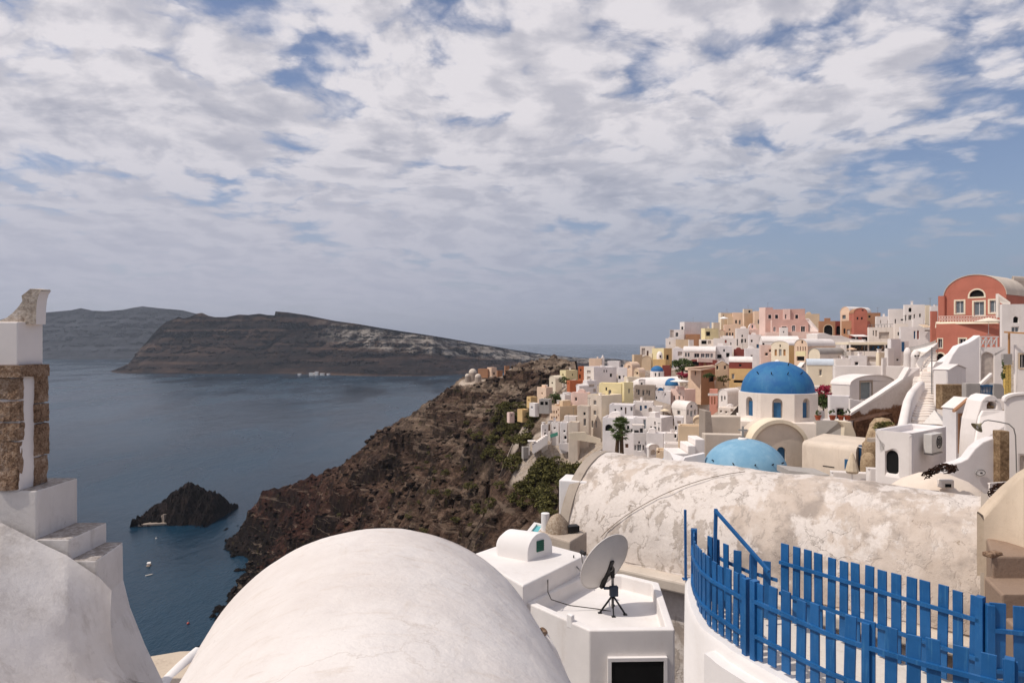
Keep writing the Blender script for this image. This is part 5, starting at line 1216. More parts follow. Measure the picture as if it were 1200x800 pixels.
# brown mansion on the skyline
H('left brown arcade with one tall dark arch on the skyline', 959, 960, 979, 376.2, 395, 214, 6, 'B', ops=[('R', 970.6, 386.6, 10, 12, 'oa')], trim=PAL['T'], rm='B')
H('darker brown arcade bay with a smaller arch on the skyline', 977.5, 978.5, 988, 376.2, 395, 218, 6, 'M', ops=[('R', 982.6, 387, 5, 10, 'oa')], rm='B')
H('lower storey of the brown mansion with tan piers', 986, 1002, 1022, 375.6, 394, 208, 30, 'R', ops=[('L', 989.5, 388, 2.2, 6, 'o'), ('L', 994, 389, 3.4, 6, 'i'), ('L', 998, 387, 2, 5, 'w'), ('R', 1009, 381, 2, 3), ('R', 1009, 388, 3, 4), ('R', 1016, 382, 2, 2.6)], wallL='B', rm='B')
H('cream fronted barrel roof at the top of the brown mansion', 984.5, 996, 1021, 366.5, 378, 214, 34, 'P', 'vault', axis='R', rise=7.4, ops=[('L', 989, 371.5, 4, 4.4, 'g')])
H('brown arched dormer block of the brown mansion', 995, 1000.5, 1016.5, 367, 379, 206, 10, 'R', 'vault', rm='B', rise=6, ops=[('R', 1011, 363.5, 2.4, 1.6), ('R', 1005, 373, 2, 3), ('R', 1010, 373, 2, 3)])
H('right brown wing of the brown mansion', 1013.5, 1015, 1032, 366.5, 394, 212, 10, 'B', ops=[('R', 1019, 371, 2.4, 2.6), ('R', 1019, 381, 2, 3)], rm='B')
aw = thing('awning', 'flat white awning over a dark terrace below the brown mansion', 'awning', tuple(P(1010, 396, 196)))
mb = MB(); mb.slab(P(1002, 394.5, 196), P(1018, 394.5, 196) - P(1002, 394.5, 196), (0, 3, .5), (0, 0, .15)); mb.build('cloth', PAL['W'], aw)
for u in (1003, 1017): mb = MB(); mb.bar(P(u, 398.5, 196), P(u, 394.6, 196), .1); mb.build('post', FRAMEW, aw)
H('dark terrace room under the flat white awning', 995, 997, 1020, 393.5, 404, 203, 8, 'M', ops=[('R', 1002, 397, 8, 4, 'o'), ('R', 1014, 397, 8, 4, 'o')])
# ================================================================== right hand side of the village
H('long white roof terrace below the brown mansion', 957, 962, 998, 397, 414, 152, 12, 'W', par=.15)
H('white roof sloping under the café roofline', 985, 988, 1040, 401.5, 418, 140, 6, 'W', par=.15)
wall('white wavy roof edge between the stair of the pink mansion and the café', [(958, 391, 160), (966, 390, 160), (976, 393.5, 160), (986, 393, 160), (996, 396.5, 160), (1010, 398, 160), (1020, 400, 160), (1020, 406, 160), (958, 402, 160)], (0, 6, 0), 'W', 'roof_edge')
# café terrace
cf = P(1016, 411.5, 124); caf = thing('cafe_terrace', 'open café terrace under a long flat cream roof', 'café', tuple(cf))
mb = MB(); mb.slab(P(994, 404, 124), P(1040, 404, 122) - P(994, 404, 124), (0, 5, 0), (0, 0, .5)); mb.build('roof_slab', PAL['C'], caf, bevel=.05)
for u in (996, 1017.5, 1037): mb = MB(); mb.bar(P(u, 412, 123.8), P(u, 403.5, 123.8), .22); mb.build('post', PAL['W'], caf)
mb = MB(); mb.slab(P(993, 411.4, 124.2), P(1038, 411.4, 122.2) - P(993, 411.4, 124.2), (0, .25, 0), (0, 0, -.9)); mb.build('parapet', PAL['V'], caf)
mb = MB(); a = P(993, 412.5, 124); b = P(1040, 412.5, 122); mb.slab(a + Vector((0, .5, -1)), b - a, (0, 5.2, 0), (0, 0, 1.0)); mb.build('floor_slab', PAL['G'], caf)
mb = MB(); mb.slab(P(993, 413, 130) , P(1040, 413, 128) - P(993, 413, 130), (0, .3, 0), (0, 0, 1.7)); mb.build('back_wall', flat('dark_wall', '2a2422', .8), caf)
for i, (u, mt_) in enumerate([(1000, 'd'), (1004.5, 'd'), (1009, 's'), (1013, 'd'), (1022, 'b'), (1028, 'b'), (1033, 'd')]):
    q = P(u, 411.8, 126.5); ch = thing('cafe_chair', ['dark chair at the left end of the café terrace', 'second dark chair from the left on the café terrace', 'single tan chair on the café terrace', 'dark chair right of the tan chair on the café terrace', 'blue chair left of its blue twin under the café roof', 'blue chair right of its blue twin under the café roof', 'dark chair at the right end of the café terrace'][i], 'chair', tuple(q), 'café chairs')
    mb = MB(); mb.box((q.x, q.y, q.z + .42), (.48, .48, .06)); mb.build('seat', GL[mt_], ch); mb = MB(); mb.box((q.x + .2, q.y, q.z + .48), (.06, .46, .5)); mb.build('backrest', GL[mt_], ch)
    for ax_ in (-.2, .2):
        for ay_ in (-.2, .2): mb = MB(); mb.box((q.x + ax_, q.y + ay_, q.z), (.05, .05, .42)); mb.build('leg', GL[mt_], ch)
parasol('peach parasol at the left end of the café terrace', 998, 407, 121, .9, 1.6, 'd9b79a', drop=.3)
H('white house under the café with one small dark window', 994, 996, 1016.5, 416.6, 434, 118, 8, 'L', ops=[('R', 1004, 426, 3.8, 3.6)], par=.2)
H('grey shaded garage opening under the café', 1015, 1016, 1030, 416.6, 430, 119, 6, 'W', ops=[('R', 1021.5, 421, 11, 6.4, 'i')], par=.2)
H('cream curved stair block right of the café', 1026, 1030, 1040, 413, 432, 112, 20, 'C')
H('white sculpted chimney house right of the café', 1039.5, 1044, 1056, 397, 434, 104, 20, 'L', ops=[('R', 1052.5, 421.5, 3, 2, 'o')])
H('white tower-like chimney block in front of the sculpted chimney house', 1036, 1040.5, 1048, 408, 432, 101, 25, 'W')
a = P(1056.5, 405, 106); mb = MB(); rt = thing('blue_shutter_room', 'narrow white room with a blue slatted window right of the sculpted chimney', 'room', tuple(a - Vector((0, 0, 3))))
mb.slab(a + Vector((-.3, 0, -4)), (1.4, 0, 0), (0, 1.5, 0), (0, 0, 4.8)); mb.build('wall', PAL['W'], rt, bevel=.05); mb = MB(); mb.slab(a + Vector((.0, -.04, -.9)), (.42, 0, 0), (0, .08, 0), (0, 0, 1.5)); mb.build('window', GL['b'], rt)
for i, (u, v, w, lab) in enumerate([(1063.5, 409, 8, 'round topped white chimney with no vents left of the vented one'), (1072.5, 412, 9, 'white chimney with two dark vent holes by the stone stair')]):
    a = P(u, v, 97 - i * 4); r_ = w / 2 / F * a.y; ch = thing('chimney', lab, 'chimney', (a.x, a.y, a.z - 2.2))
    mb = MB(); mb.lathe((a.x, a.y, a.z - 3.6), [(r_ * 1.15, 0), (r_, 2.8), (r_ * 1.08, 3.0), (r_ * .8, 3.5), (r_ * .35, 3.8), (.01, 3.85)], 14); mb.build('stack', PAL['W'], ch, smooth=50)
    if i:
        for s_ in (-.35, .35): mb = MB(); mb.box((a.x + s_ * r_ - .1, a.y - r_ * .98, a.z - .62), (r_ * .42, .12, .16)); mb.build('vent', DARK, ch)
# skyline white houses between the brown and the red mansion
H('low white skyline house next to the brown mansion', 1025.5, 1027, 1043, 370.6, 388, 172, 8, 'W', ops=[('R', 1032, 377, 1, 4, 'i'), ('R', 1040.5, 377, 1, 4, 'i')], par=.2)
H('middle white skyline house with a slit door', 1040.5, 1041.8, 1061, 362, 388, 166, 8, 'W', ops=[('R', 1049.4, 376.8, 1.8, 6), ('R', 1057.4, 374.6, 3.6, 1.8)], par=.2)
H('tall white skyline house with a dark arched window', 1058.5, 1059.8, 1084, 357, 386, 160, 10, 'W', ops=[('R', 1066.6, 363, 3.6, 5, 'oa'), ('R', 1066.6, 372, 3.8, 6, 'w'), ('R', 1061.6, 372.4, 1.4, 7), ('R', 1071.6, 370.6, 1.8, 5), ('R', 1078.2, 369.6, 2, 4)], par=.2)
H('cream shaded end of the tall white skyline house', 1082.8, 1084, 1091, 357.4, 378, 161, 12, 'C', par=.2)
H('pale lavender set back house left of the red mansion', 1089, 1090, 1100, 358.4, 372, 150, 10, 'L')
H('small terracotta side block left of the red mansion', 1089.5, 1090.5, 1099, 364.6, 384, 118, 10, 'R', rm='B')
H('white terrace house with plants below the low skyline house', 1016.5, 1018, 1050, 383.4, 405, 152, 8, 'V', ops=[('R', 1023.6, 390, 1.4, 6, 'w'), ('R', 1026.8, 390.5, 2.2, 7, 'i'), ('R', 1036, 393, 12, 8, 'i')], par=.2)
H('white house with two small square windows below the slit door house', 1047, 1048.5, 1064, 379, 402, 145, 8, 'V', ops=[('R', 1052.8, 391, 1.8, 4), ('R', 1057.2, 389.8, 2, 1.6)], par=.2)
rl = thing('terrace_railing', 'pale railing along the white terrace on the skyline', 'railing', tuple(P(1032, 383, 149.5)))
for k in range(9): u = 1018 + k * 3.7; mb = MB(); mb.bar(P(u, 383.6, 150), P(u, 380.6, 150), .07); mb.build('baluster', GRYM, rl)
mb = MB(); mb.bar(P(1018, 380.6, 150), P(1048, 379.6, 149), .08); mb.build('rail', GRYM, rl)
H('bright white house with tall blue and orange doors', 1053.5, 1055, 1098, 383, 404, 124, 8, 'L', ops=[('R', 1072, 392.4, 1.9, 9, 'b'), ('R', 1076, 392.4, 2.2, 10, 'r'), ('R', 1088.5, 387.5, 9, 1.6, 'i')], par=.2)
H('white upper cube left of the orange striped awning', 1068, 1069.5, 1083, 374, 386, 130, 8, 'W', par=.2)
aw = thing('awning', 'orange and cream striped awning left of the red mansion', 'awning', tuple(P(1088, 384, 121)))
for k in range(9):
    mb = MB(); a = P(1083.2 + k * 1.1, 383.8, 120.5); mb.slab(a, (.155, 0, 0), (.1, 2, .55), (0, 0, .05)); mb.build('stripe', GL['s'] if k % 2 else PAL['C'], aw)
# red mansion
RM = 'R'
H('upper storey of the red mansion under a great barrel arch with a fanlight', 1106, 1179.5, 1203, 345, 377, 96, 36, 'R', 'vault', axis='R', rm='D', rise=25.5,
  ops=[('L', 1124.6, 359.8, 9.6, 14.2, 'g'), ('L', 1147.2, 361.5, 12, 16, 'g'), ('L', 1164.8, 359, 10, 14.2, 'g'), ('L', 1144.6, 343.6, 17, 8, 'oa')], trim=PAL['C'])
H('red shoulder wall at the left of the great barrel arch', 1098.8, 1107, 1110, 346.5, 378, 102, 36, 'R', rm='R', d=3)
H('lower storey of the red mansion with cream framed windows', 1097, 1171, 1180, 378, 420, 93, 36, 'R', ops=[('L', 1101.8, 402.2, 4.8, 10.6, 'w'), ('L', 1128, 400, 7.6, 6.4, 'w'), ('L', 1102.2, 420, 8.6, 12, 'oa')], trim=PAL['C'], d=4, rm='C')
wall('cream cornice along the top of the lower red storey', [(1098, 377, 100.5), (1171, 376.3, 92.2), (1171, 379, 92.2), (1104, 379.6, 99.5), (1100, 384, 100.1), (1097, 384, 100.5)], (-.3, -.22, 0), 'C', 'cornice')
rl = thing('balcony_railing', 'pale patterned balcony railing across the red mansion', 'railing', tuple(P(1135, 376, 95)))
for k in range(22):
    u = 1101 + k * 3.2; Y = 99.6 - k * .345
    mb = MB(); mb.bar(P(u, 376.8, Y), P(u, 370.6, Y), .07); mb.build('baluster', PAL['Q'], rl)
    if k < 21:
        mb = MB(); q0, q1 = P(u, 376.5, Y), P(u + 3.2, 371.2, Y - .345); mb.bar(q0, q1, .045); q0, q1 = P(u, 371.2, Y), P(u + 3.2, 376.5, Y - .345); mb.bar(q0, q1, .045); mb.build('cross_bars', PAL['Q'], rl)
mb = MB(); mb.bar(P(1100, 370.6, 99.8), P(1169, 370.0, 92.3), .09); mb.build('rail', PAL['Q'], rl)
parasol('cream pyramid parasol in front of the red mansion balcony', 1158.5, 372, 86, 1.5, 2.2, 'e3d6c2', drop=.45)
wall('narrow white stair flank right of the red mansion', [(1170, 344, 90), (1184, 354, 88), (1184, 360, 88), (1172, 352, 90), (1172, 372, 90), (1170, 372, 90)], (0, .5, 0), 'V', 'stair_flank')
H('distant tan vaulted roof behind the red mansion', 1186, 1188, 1212, 330, 352, 120, 20, 'D', 'vault', axis='R', rm='D', rise=6)
H('white house with an arched window at the right edge', 1171.5, 1174, 1216, 356.5, 402, 78, 12, 'W', ops=[('R', 1190.5, 374.5, 6, 7.4, 'oa'), ('R', 1190, 386, 9, 6.4, 'g')], par=.2)
H('white building with a brown framed window at the right edge', 1187, 1189, 1215, 404, 448, 60, 10, 'W', ops=[('R', 1198.5, 423, 7, 16, 'w')], trim=PAL['T'], par=.2)
# arched white house and curved stair walls below the red mansion
H('white house with a tall shaded arch below the red mansion', 1147, 1148.3, 1181, 406.5, 462, 66, 12, 'W', ops=[('R', 1157.5, 435, 15, 44, 'ia')], par=.2)
rl = thing('roof_railing', 'white cross patterned railing above the tall shaded arch', 'railing', tuple(P(1158, 406, 65.8)))
for k in range(4):
    u = 1149 + k * 6.3; mb = MB(); mb.bar(P(u, 406.4, 65.9), P(u, 394.5, 65.9), .1); mb.build('post', PAL['W'], rl)
    if k < 3: mb = MB(); mb.bar(P(u, 406, 65.9), P(u + 6.3, 395, 65.9), .08); mb.bar(P(u, 395, 66.0), P(u + 6.3, 406, 66.0), .08); mb.build('cross_bars', PAL['W'], rl)
mb = MB(); mb.bar(P(1148, 394.5, 65.9), P(1170, 394.5, 65.9), .1); mb.build('rail', PAL['W'], rl)
wall('broad shaded wall with a curving top rising to the railing', [(1111, 427, 70), (1117, 415, 70), (1124, 405.5, 70), (1134, 402, 70), (1142, 397.5, 70), (1149, 392.5, 70), (1149, 460, 70), (1111, 460, 70)], (-.3, .6, 0), 'L', 'stair_wall', bevel=.06)
wall('white coping edge under the red mansion door', [(1093, 430, 74), (1097, 424, 74), (1104, 424, 74), (1112, 418, 74), (1117, 414, 74), (1112, 428, 74), (1108, 450, 74), (1093, 450, 74)], (0, 1, 0), 'W', 'coping')
H('small white cube with a low pyramid roof', 1093.5, 1111, 1132.5, 433, 470, 60, 40, 'L', 'gable', ops=[], rise=4.5, wallL='W')
wall('curved pale gully wall inside the tall arch', [(1147, 452, 64.5), (1163, 437, 64.5), (1163, 440, 64.5), (1147, 456, 64.5)], (0, .4, 0), 'W', 'handrail_wall')
# yellow door, planter, stone wall with blue gate
yd = P(1180, 442, 58); rt = thing('yellow_gateway', 'pair of weathered yellow wooden posts beside the tall shaded arch', 'gate', tuple(yd - Vector((0, 0, 1.4))))
YW = flat('yellow_wood', 'd9b765', .6, .2, 6)
for (u0_, u1_, v0_, v1_) in ((1177.5, 1181.5, 427.5, 462), (1182, 1185, 427.5, 460)):
    mb = MB(); mb.slab(P(u0_, v1_, 58), P(u1_, v1_, 58) - P(u0_, v1_, 58), (0, .2, 0), (0, 0, (v1_ - v0_) / F * 58)); mb.build('post', YW, rt)
mb = MB(); mb.slab(P(1176, 427, 57.95), (.75, 0, 0), (0, .3, 0), (0, 0, .9)); mb.build('lattice_panel', PAL['G'], rt)
pgl = thing('pergola', 'thin tan wooden pergola at the right edge above the yellow posts', 'pergola', tuple(P(1185, 415, 60)))
mb = MB(); mb.bar(P(1177, 389, 60), P(1212, 391, 58), .14); mb.bar(P(1177, 389, 62), P(1212, 391, 60), .14); mb.build('beam', GL['s'], pgl)
for u, v0_ in ((1182.5, 392),): mb = MB(); mb.bar(P(u, 427, 60), P(u, 389, 60), .13); mb.build('post', GL['s'], pgl)
plant('climbing_plant', 'dark slender climbing plant against the white wall left of the yellow posts', 'plant', P(1175.5, 436, 57.5), (.16, .16, .95), 260, .07, LEAF, 5, clumps=9)
RUB = rough_stone('rubble_wall', '5d4a39', '8a7156', 'b09a7c', 2.2)
wall('rough tan rubble stone wall above the gabled white house', [(1104, 450.5, 52), (1131, 450.5, 52), (1132, 462, 52), (1150, 463, 52), (1150, 480, 52), (1104, 480, 52)], (0, .8, 0), RUB, 'rubble_wall', bevel=.04)
wall('low grey wall with a rounded end beside the blue gate', [(1132, 449, 50), (1149, 449, 50), (1149, 467, 50), (1132, 466, 50)], (0, .5, 0), 'G', bevel=.04)
wall('grey stub wall right of the blue gate', [(1164.5, 449, 50), (1174, 449.5, 50), (1177, 455, 50), (1177, 467, 50), (1164.5, 467, 50)], (0, .5, 0), 'G', bevel=.04)
gt = thing('garden_gate', 'small dark blue slatted gate in the grey wall', 'gate', tuple(P(1156, 463, 50.2)))
for k in range(9): mb = MB(); u = 1149.6 + k * 1.75; mb.bar(P(u, 463, 50.2), P(u, 450 + .8 * abs(k - 4) * .4, 50.2), .055); mb.build('slat', GL['b'], gt)
mb = MB(); mb.bar(P(1149, 452, 50.15), P(1164.5, 452, 50.15), .14); mb.bar(P(1149, 461, 50.15), P(1164.5, 461, 50.15), .08); mb.bar(P(1164, 464, 50.2), P(1164, 449.5, 50.2), .09); mb.build('frame', GL['b'], gt)
# gabled house with brown verge and grey door
H('white gabled house with a brown verge and a grey door', 1104.5, 1120.5, 1150, 478.5, 560, 42, 20, 'L', 'gable', ops=[('R', 1130.5, 507, 11, 40, 't'), ('R', 1135.5, 479.5, 2, 3, 'o')], rise=10.5, wallL='L', trim=PAL['B'], rm='W')
wall('brown tiled verge edge along the gable of the white gabled house', [(1119, 480.5, 41.5), (1135.5, 466.5, 41.3), (1150, 478, 41.2), (1150, 480, 41.2), (1135.5, 468.8, 41.3), (1119, 483, 41.5)], (0, .25, 0), 'B', 'roof_verge')
# main white house with the tan side door
H('broad white house with a grey door and a sweeping barrel roof', 974, 996, 1048, 451, 486, 80, 30, 'L', 'vault', ops=[('R', 1014.8, 457.6, 13, 20.4, 't')], rise=10, wallL='W', rm='W', trim=PAL['S'])
H('long white parapet terrace above the broad white house', 975.5, 977.5, 1062, 428.5, 452, 94, 8, 'W', par=.3)
H('white stepped pier on the long parapet terrace', 1032, 1034, 1040, 419, 440, 92, 15, 'W')
H('small room with a blue-white front and a black doorway beside the broad white house', 969.8, 971.5, 996.5, 463.5, 494, 75, 8, 'L', ops=[('R', 985, 484.8, 8, 11.6, 'o')], par=.25)
wall('low white terrace wall in front of the broad white house', [(996, 467, 73), (1000, 467, 73), (1000, 468.6, 73), (1019, 469.5, 73), (1019, 482, 73), (996, 490, 73)], (0, .35, 0), 'W', 'terrace_wall', bevel=.04)
pwm, t = newmat('stained_stair_wall'); p = t.pos(); x, y, z = t.sep(p)
n = t.noise(p, .5, 6, .65); f_ = t.noise(p, 4, 6, .7)
sw_l = t.step(t.math('ADD', t.math('MULTIPLY', t.math('SUBTRACT', z, -7.0), -.35), t.math('MULTIPLY', n, 1.5)), .62, .80)
c = t.mix(t.step(f_, .3, .7), C('d9cdc6'), C('e4dad4')); c = t.mix(sw_l, c, t.mix(t.step(f_, .35, .65), C('6b4c3a'), C('8d6a52'))); c = t.mix(t.step(t.noise(p, 1.2, 6, .7), .60, .72, 0, .6), c, C('a58c78'))
t.out(c, .95, t.bump(t.math('ADD', f_, n), .4, .05), .15)
wall('long diagonal stair wall with brown earth stains', [(997.5, 485, 70), (1030, 464, 71), (1058, 445, 72), (1066.5, 431, 72.5), (1078, 431, 72.5), (1078, 530, 72.5), (1003, 530, 70), (1001, 500, 70)], (0, .8, 0), pwm, 'stair_wall', bevel=.05)
wall('white coping along the diagonal stair wall', [(997, 487, 69.9), (997, 484, 69.9), (1030, 462.8, 70.9), (1058, 443.8, 71.9), (1066, 430, 72.4), (1067, 431.6, 72.4), (1059, 446, 71.9), (1031, 465.4, 70.9)], (0, 1.0, 0), 'W', 'coping')
# stair
stt = thing('stone_staircase', 'long worn white staircase climbing beside the diagonal wall to the red mansion', 'stairs', tuple(P(1080, 500, 56)))
ctrl = [(1078, 506, 52.5, 22), (1082, 488, 56, 24), (1085, 470, 61, 21), (1087, 452, 67, 20), (1087, 438, 73, 16), (1089, 424, 80, 14), (1092, 412, 88, 11)]
NSt = 38
for k in range(NSt):
    q = k / (NSt - 1) * (len(ctrl) - 1.001); i = int(q); s_ = q - i
    u, v, Y, w = [ctrl[i][j] * (1 - s_) + ctrl[i + 1][j] * s_ for j in range(4)]
    a = P(u, v, Y); ww = w / F * Y; mb = MB(); mb.box((a.x + random.uniform(-.12, .12), a.y + .6, a.z - 1.5 + random.uniform(-.05, .05)), (ww, 1.5, 1.5)); mb.build('step', PAL['V'], stt, bevel=.07)
cur = [(1079, 447, 66), (1074, 451, 63), (1068, 458, 60), (1063.5, 468, 57), (1061, 480, 54), (1059, 490, 51.5), (1057, 500, 49.5), (1054, 511, 48)]
mb = MB(); rows = []
for (u, v, Y) in cur:
    a = P(u, v, Y); th = .38; rows.append([a + Vector((-th, 0, -2.6)), a + Vector((-th, 0, -.15)), a + Vector((-th * .6, 0, .02)), a + Vector((th * .6, 0, .02)), a + Vector((th, 0, -.15)), a + Vector((th, 0, -2.6))])
mb.loft(rows); mb.add(rows[-1], [tuple(range(6))]); o = mb.build('stair_parapet', PAL['W'], smooth=70, recalc=True, loc=P(1060, 480, 61)); tag(o, 'thick white parapet snaking down the left of the staircase', 'parapet')
wall('tan side parapet of the upper staircase', [(1074, 425, 76), (1077, 419, 78), (1099, 402, 92), (1099, 408, 92), (1082, 424, 78), (1079, 434, 75), (1074, 434, 75)], (.3, .4, 0), 'V', 'stair_parapet', bevel=.04)
mb = MB(); rows = []
# tan rocks and weeds under the diagonal wall
RK = rough_stone('tan_rock', '6a5440', '9c866c', 'bfa98c', 1.6)
mb = MB()
for (u, v, Y, r_) in ((1033, 489, 60, 1.0), (1026, 500, 59, .8), (1021, 514, 58, .7), (1043, 500, 59.5, 1.3), (1035, 505, 58.5, 1.2), (1048, 512, 58, 1.2), (1018, 530, 57, .6)):
    a = P(u, v, Y); mb.lathe(a - Vector((0, 0, r_ * 1.4)), [(r_ * 1.1, -2.5), (r_ * 1.15, 0), (r_, r_ * .8), (r_ * .6, r_ * 1.35), (.02, r_ * 1.5)], 10)
o = mb.build('tan_outcrop', RK, smooth=60, weld=False, loc=P(1033, 505, 59)); relief(o, .35, .6); tag(o, 'lumpy tan rock outcrop below the diagonal stair wall', 'rock')
plant('weed_tuft', 'dry green weeds on the tan outcrop below the staircase', 'plant', P(1038, 501, 57), (1.1, .7, .5), 700, .10, SCRUB, 3, clumps=16, stem=True)
cv = P(1014, 520, 60); DRK = rough_stone('dark_earth', '2c1f18', '4b3428', '6e503d', 1.2)
wall('dark earth bank behind the tan outcrop', [(1003, 494, 66), (1045, 484, 66), (1053, 512, 66), (1053, 545, 66), (1003, 545, 66)], (0, 1.5, 0), DRK, 'earth_bank')
# canvas tents and rubble by the stair
tn = thing('canvas_canopy', 'pale peaked canvas canopy at the foot of the staircase', 'canopy', tuple(P(1095, 500, 46)))
pk = P(1095, 480, 47); c4 = [P(1080, 498, 45), P(1108, 499, 45), P(1112, 494, 49), P(1086, 493, 49)]
mb = MB(); mb.add([pk] + c4, [(0, 1, 2), (0, 2, 3), (0, 3, 4), (0, 4, 1)]); q = mb.build('canvas', flat('canvas_pale', 'e8e0d6', .8, .05), tn); md = q.modifiers.new('thickness', 'SOLIDIFY'); md.thickness = .03
for q in c4: mb = MB(); mb.bar(q - Vector((0, 0, 1.4)), q, .05); mb.build('pole', GRYM, tn)
wall('tan rubble parapet under the canvas canopy', [(1069, 497, 44), (1106, 498, 44), (1106, 507, 44), (1069, 506, 44)], (0, .6, 0), 'S', 'rubble_wall')
bb = P(1093, 506.5, 43.2); rt = thing('blue_crate', 'bright blue crate on the rubble parapet under the canvas canopy', 'crate', tuple(bb))
mb = MB(); mb.slab(bb + Vector((-.3, 0, 0)), (.6, 0, 0), (0, .4, 0), (0, 0, .38)); mb.build('box', flat('crate_blue', '3484b8', .5), rt, bevel=.02); mb = MB(); mb.slab(bb + Vector((-.32, -.02, .38)), (.64, 0, 0), (0, .44, 0), (0, 0, .05)); mb.build('rim', flat('crate_rim', '2b6c99', .5), rt)
lp = P(1060.5, 500, 62)
pole = thing('utility_pole', 'thin grey pole standing by the upper staircase', 'pole', tuple(P(1092, 455, 64))); mb = MB(); mb.bar(P(1092, 486, 64), P(1092, 407, 64), .07); mb.build('shaft', GRYM, pole); mb = MB(); mb.bar(P(1092, 408, 64), P(1098, 408, 64), .05); mb.build('arm', GRYM, pole)
# white block house with wall hung air conditioner
hs = H('white block house with a rounded brown doorway and a wall unit', 1024.5, 1069, 1110, 507.5, 560, 33, 38, 'L', ops=[('L', 1044.5, 541.5, 14, 27, 'oa')], par=.15, wallL='W')
wall('grey stone flank at the left of the block house doorway', [(1020, 514, 38), (1044, 512, 36.5), (1044, 516, 36.5), (1020, 518, 38)], (0, .4, 0), 'S', 'ledge')
ac = P(1093, 519, 33.2); rt = thing('air_conditioner', 'grey air conditioner outdoor unit hung on the white block house', 'air conditioner', tuple(ac))
acd = Vector((math.cos(R(38)), math.sin(R(38)), 0)); acn = Vector((acd.y, -acd.x, 0)); a = P(1079.5, 530, 33.4) + acn * .1
mb = MB(); mb.slab(a, acd * 1.28, acn * .38, (0, 0, .92)); q = mb.build('case', flat('ac_case', 'c9c4be', .45, .04), rt, bevel=.02)
mb = MB(); cf_ = a + acd * .86 + acn * .39 + Vector((0, 0, .5)); mb.tube([cf_ + acd * (math.cos(k * math.pi / 12) * .30) + Vector((0, 0, math.sin(k * math.pi / 12) * .30)) for k in range(25)], .022, 6, cap=False); mb.tube([cf_ + acd * (math.cos(k * math.pi / 12) * .17) + Vector((0, 0, math.sin(k * math.pi / 12) * .17)) for k in range(25)], .016, 6, cap=False)
for k in range(4): d_ = acd * math.cos(k * math.pi / 4) * .3 + Vector((0, 0, math.sin(k * math.pi / 4) * .3)); mb.bar(cf_ - d_, cf_ + d_, .014)
mb.build('fan_grille', BLKM, rt); mb = MB(); mb.slab(a + acd * .05 - Vector((0, 0, .08)), acd * 1.2, acn * .4, (0, 0, .07)); mb.build('bracket', GRYM, rt)
# niche belfry
NB = 33.0
nb = thing('niche_belfry', 'white tapered belfry with a rounded niche holding a stone', 'belfry', tuple(P(1160, 560, NB)))
mb = MB()
prof_o = [(1140, 545), (1142, 510), (1144, 492), (1147, 481), (1150, 470), (1155, 464.5), (1161, 462.4), (1167, 464.3), (1172, 470), (1175, 480.5), (1181, 490), (1184, 510), (1190, 545)]
def uvp(u, v, Y): q = P(u, v, Y); return (q.x, q.z)
o_ = Vector((0, NB, 0)); out_ = [uvp(u, v, NB) for u, v in prof_o]
nh = [uvp(1157, 479.3, NB), uvp(1168, 479.3, NB)] + [uvp(1162.5 + 5.6 * math.cos(math.pi * k / 10), 474.5 - 4.6 * math.sin(math.pi * k / 10), NB) for k in range(11)]
W3 = facewall(mb, (Vector((0, NB, 0)), Vector((1, 0, 0)), Vector((0, -1, 0))), out_, [nh], .45)
n = len(out_); mb.add([(x_, NB, z_) for x_, z_ in out_] + [(x_, NB + 1.1, z_) for x_, z_ in out_], [(i, (i + 1) % n, n + (i + 1) % n, n + i) for i in range(n)]); mb.add([(x_, NB + 1.1, z_) for x_, z_ in out_], [tuple(range(n))])
mb.build('tower', PAL['W'], nb, recalc=True, bevel=.05)
mb = MB(); mb.add([W3(x_, z_, -.44) for x_, z_ in nh], [tuple(range(len(nh)))]); mb.build('niche_back', PAL['B'], nb)
mb = MB(); mb.box(P(1160, 479.2, NB + .25), (.2, .22, .17), .4); q = mb.build('niche_stone', RK, nb); subdiv(q, 3); relief(q, .05, 6)
wall('white sloping shoulder in front of the niche belfry', [(1137, 545, NB - 1.2), (1143, 520, NB - 1.2), (1148, 488.5, NB - .3), (1152, 481, NB - .2), (1178, 481, NB - .2), (1182, 496, NB - .6), (1186, 545, NB - 1.2)], (0, .15, 0), 'W', 'shoulder_wall', bevel=.04)
wall('white curved wing wall sweeping down left of the belfry', [(1107, 588, 29), (1110, 545, 29), (1126, 541, 29), (1134, 537, 29), (1143, 525, 29), (1152, 517.5, 29), (1164, 513, 29), (1176, 512, 29), (1176, 590, 29)], (0, .5, 0), 'L', 'wing_wall', bevel=.05)
wall('crumbling grey stone strip on the wing wall', [(1172, 505, 28.6), (1183, 505, 28.6), (1183, 574, 28.6), (1172, 574, 28.6)], (0, .45, 0), RUB, 'stone_strip', bevel=.03)
wm = P(1148.5, 553.5, 28.95); rt = thing('wall_plaque', 'small oval marked plaque on the white wing wall', 'plaque', tuple(wm))
mb = MB(); V = [wm + Vector((math.cos(2 * math.pi * k / 20) * .2, -.03, math.sin(2 * math.pi * k / 20) * .13)) for k in range(20)]; mb.add(V, [tuple(range(20))]); mb.add([q + Vector((0, .03, 0)) for q in V] + V, [(k, (k + 1) % 20, 20 + (k + 1) % 20, 20 + k) for k in range(20)]); mb.build('plate', FRAMEW, rt)
mb = MB(); mb.tube([q + Vector((0, -.004, 0)) for q in V] + [V[0] + Vector((0, -.004, 0))], .009, 6); mb.box(wm + Vector((.03, -.035, -.03)), (.1, .01, .05)); mb.build('markings', BLKM, rt)
H('white house with a tall panelled wall at the right edge behind the belfry', 1176, 1178, 1225, 470, 585, 31, 8, 'W', 'vault', axis='L', ops=[('R', 1196.5, 490, 2.4, 8), ('R', 1199, 545, 6, 22, 'i')], rise=8)
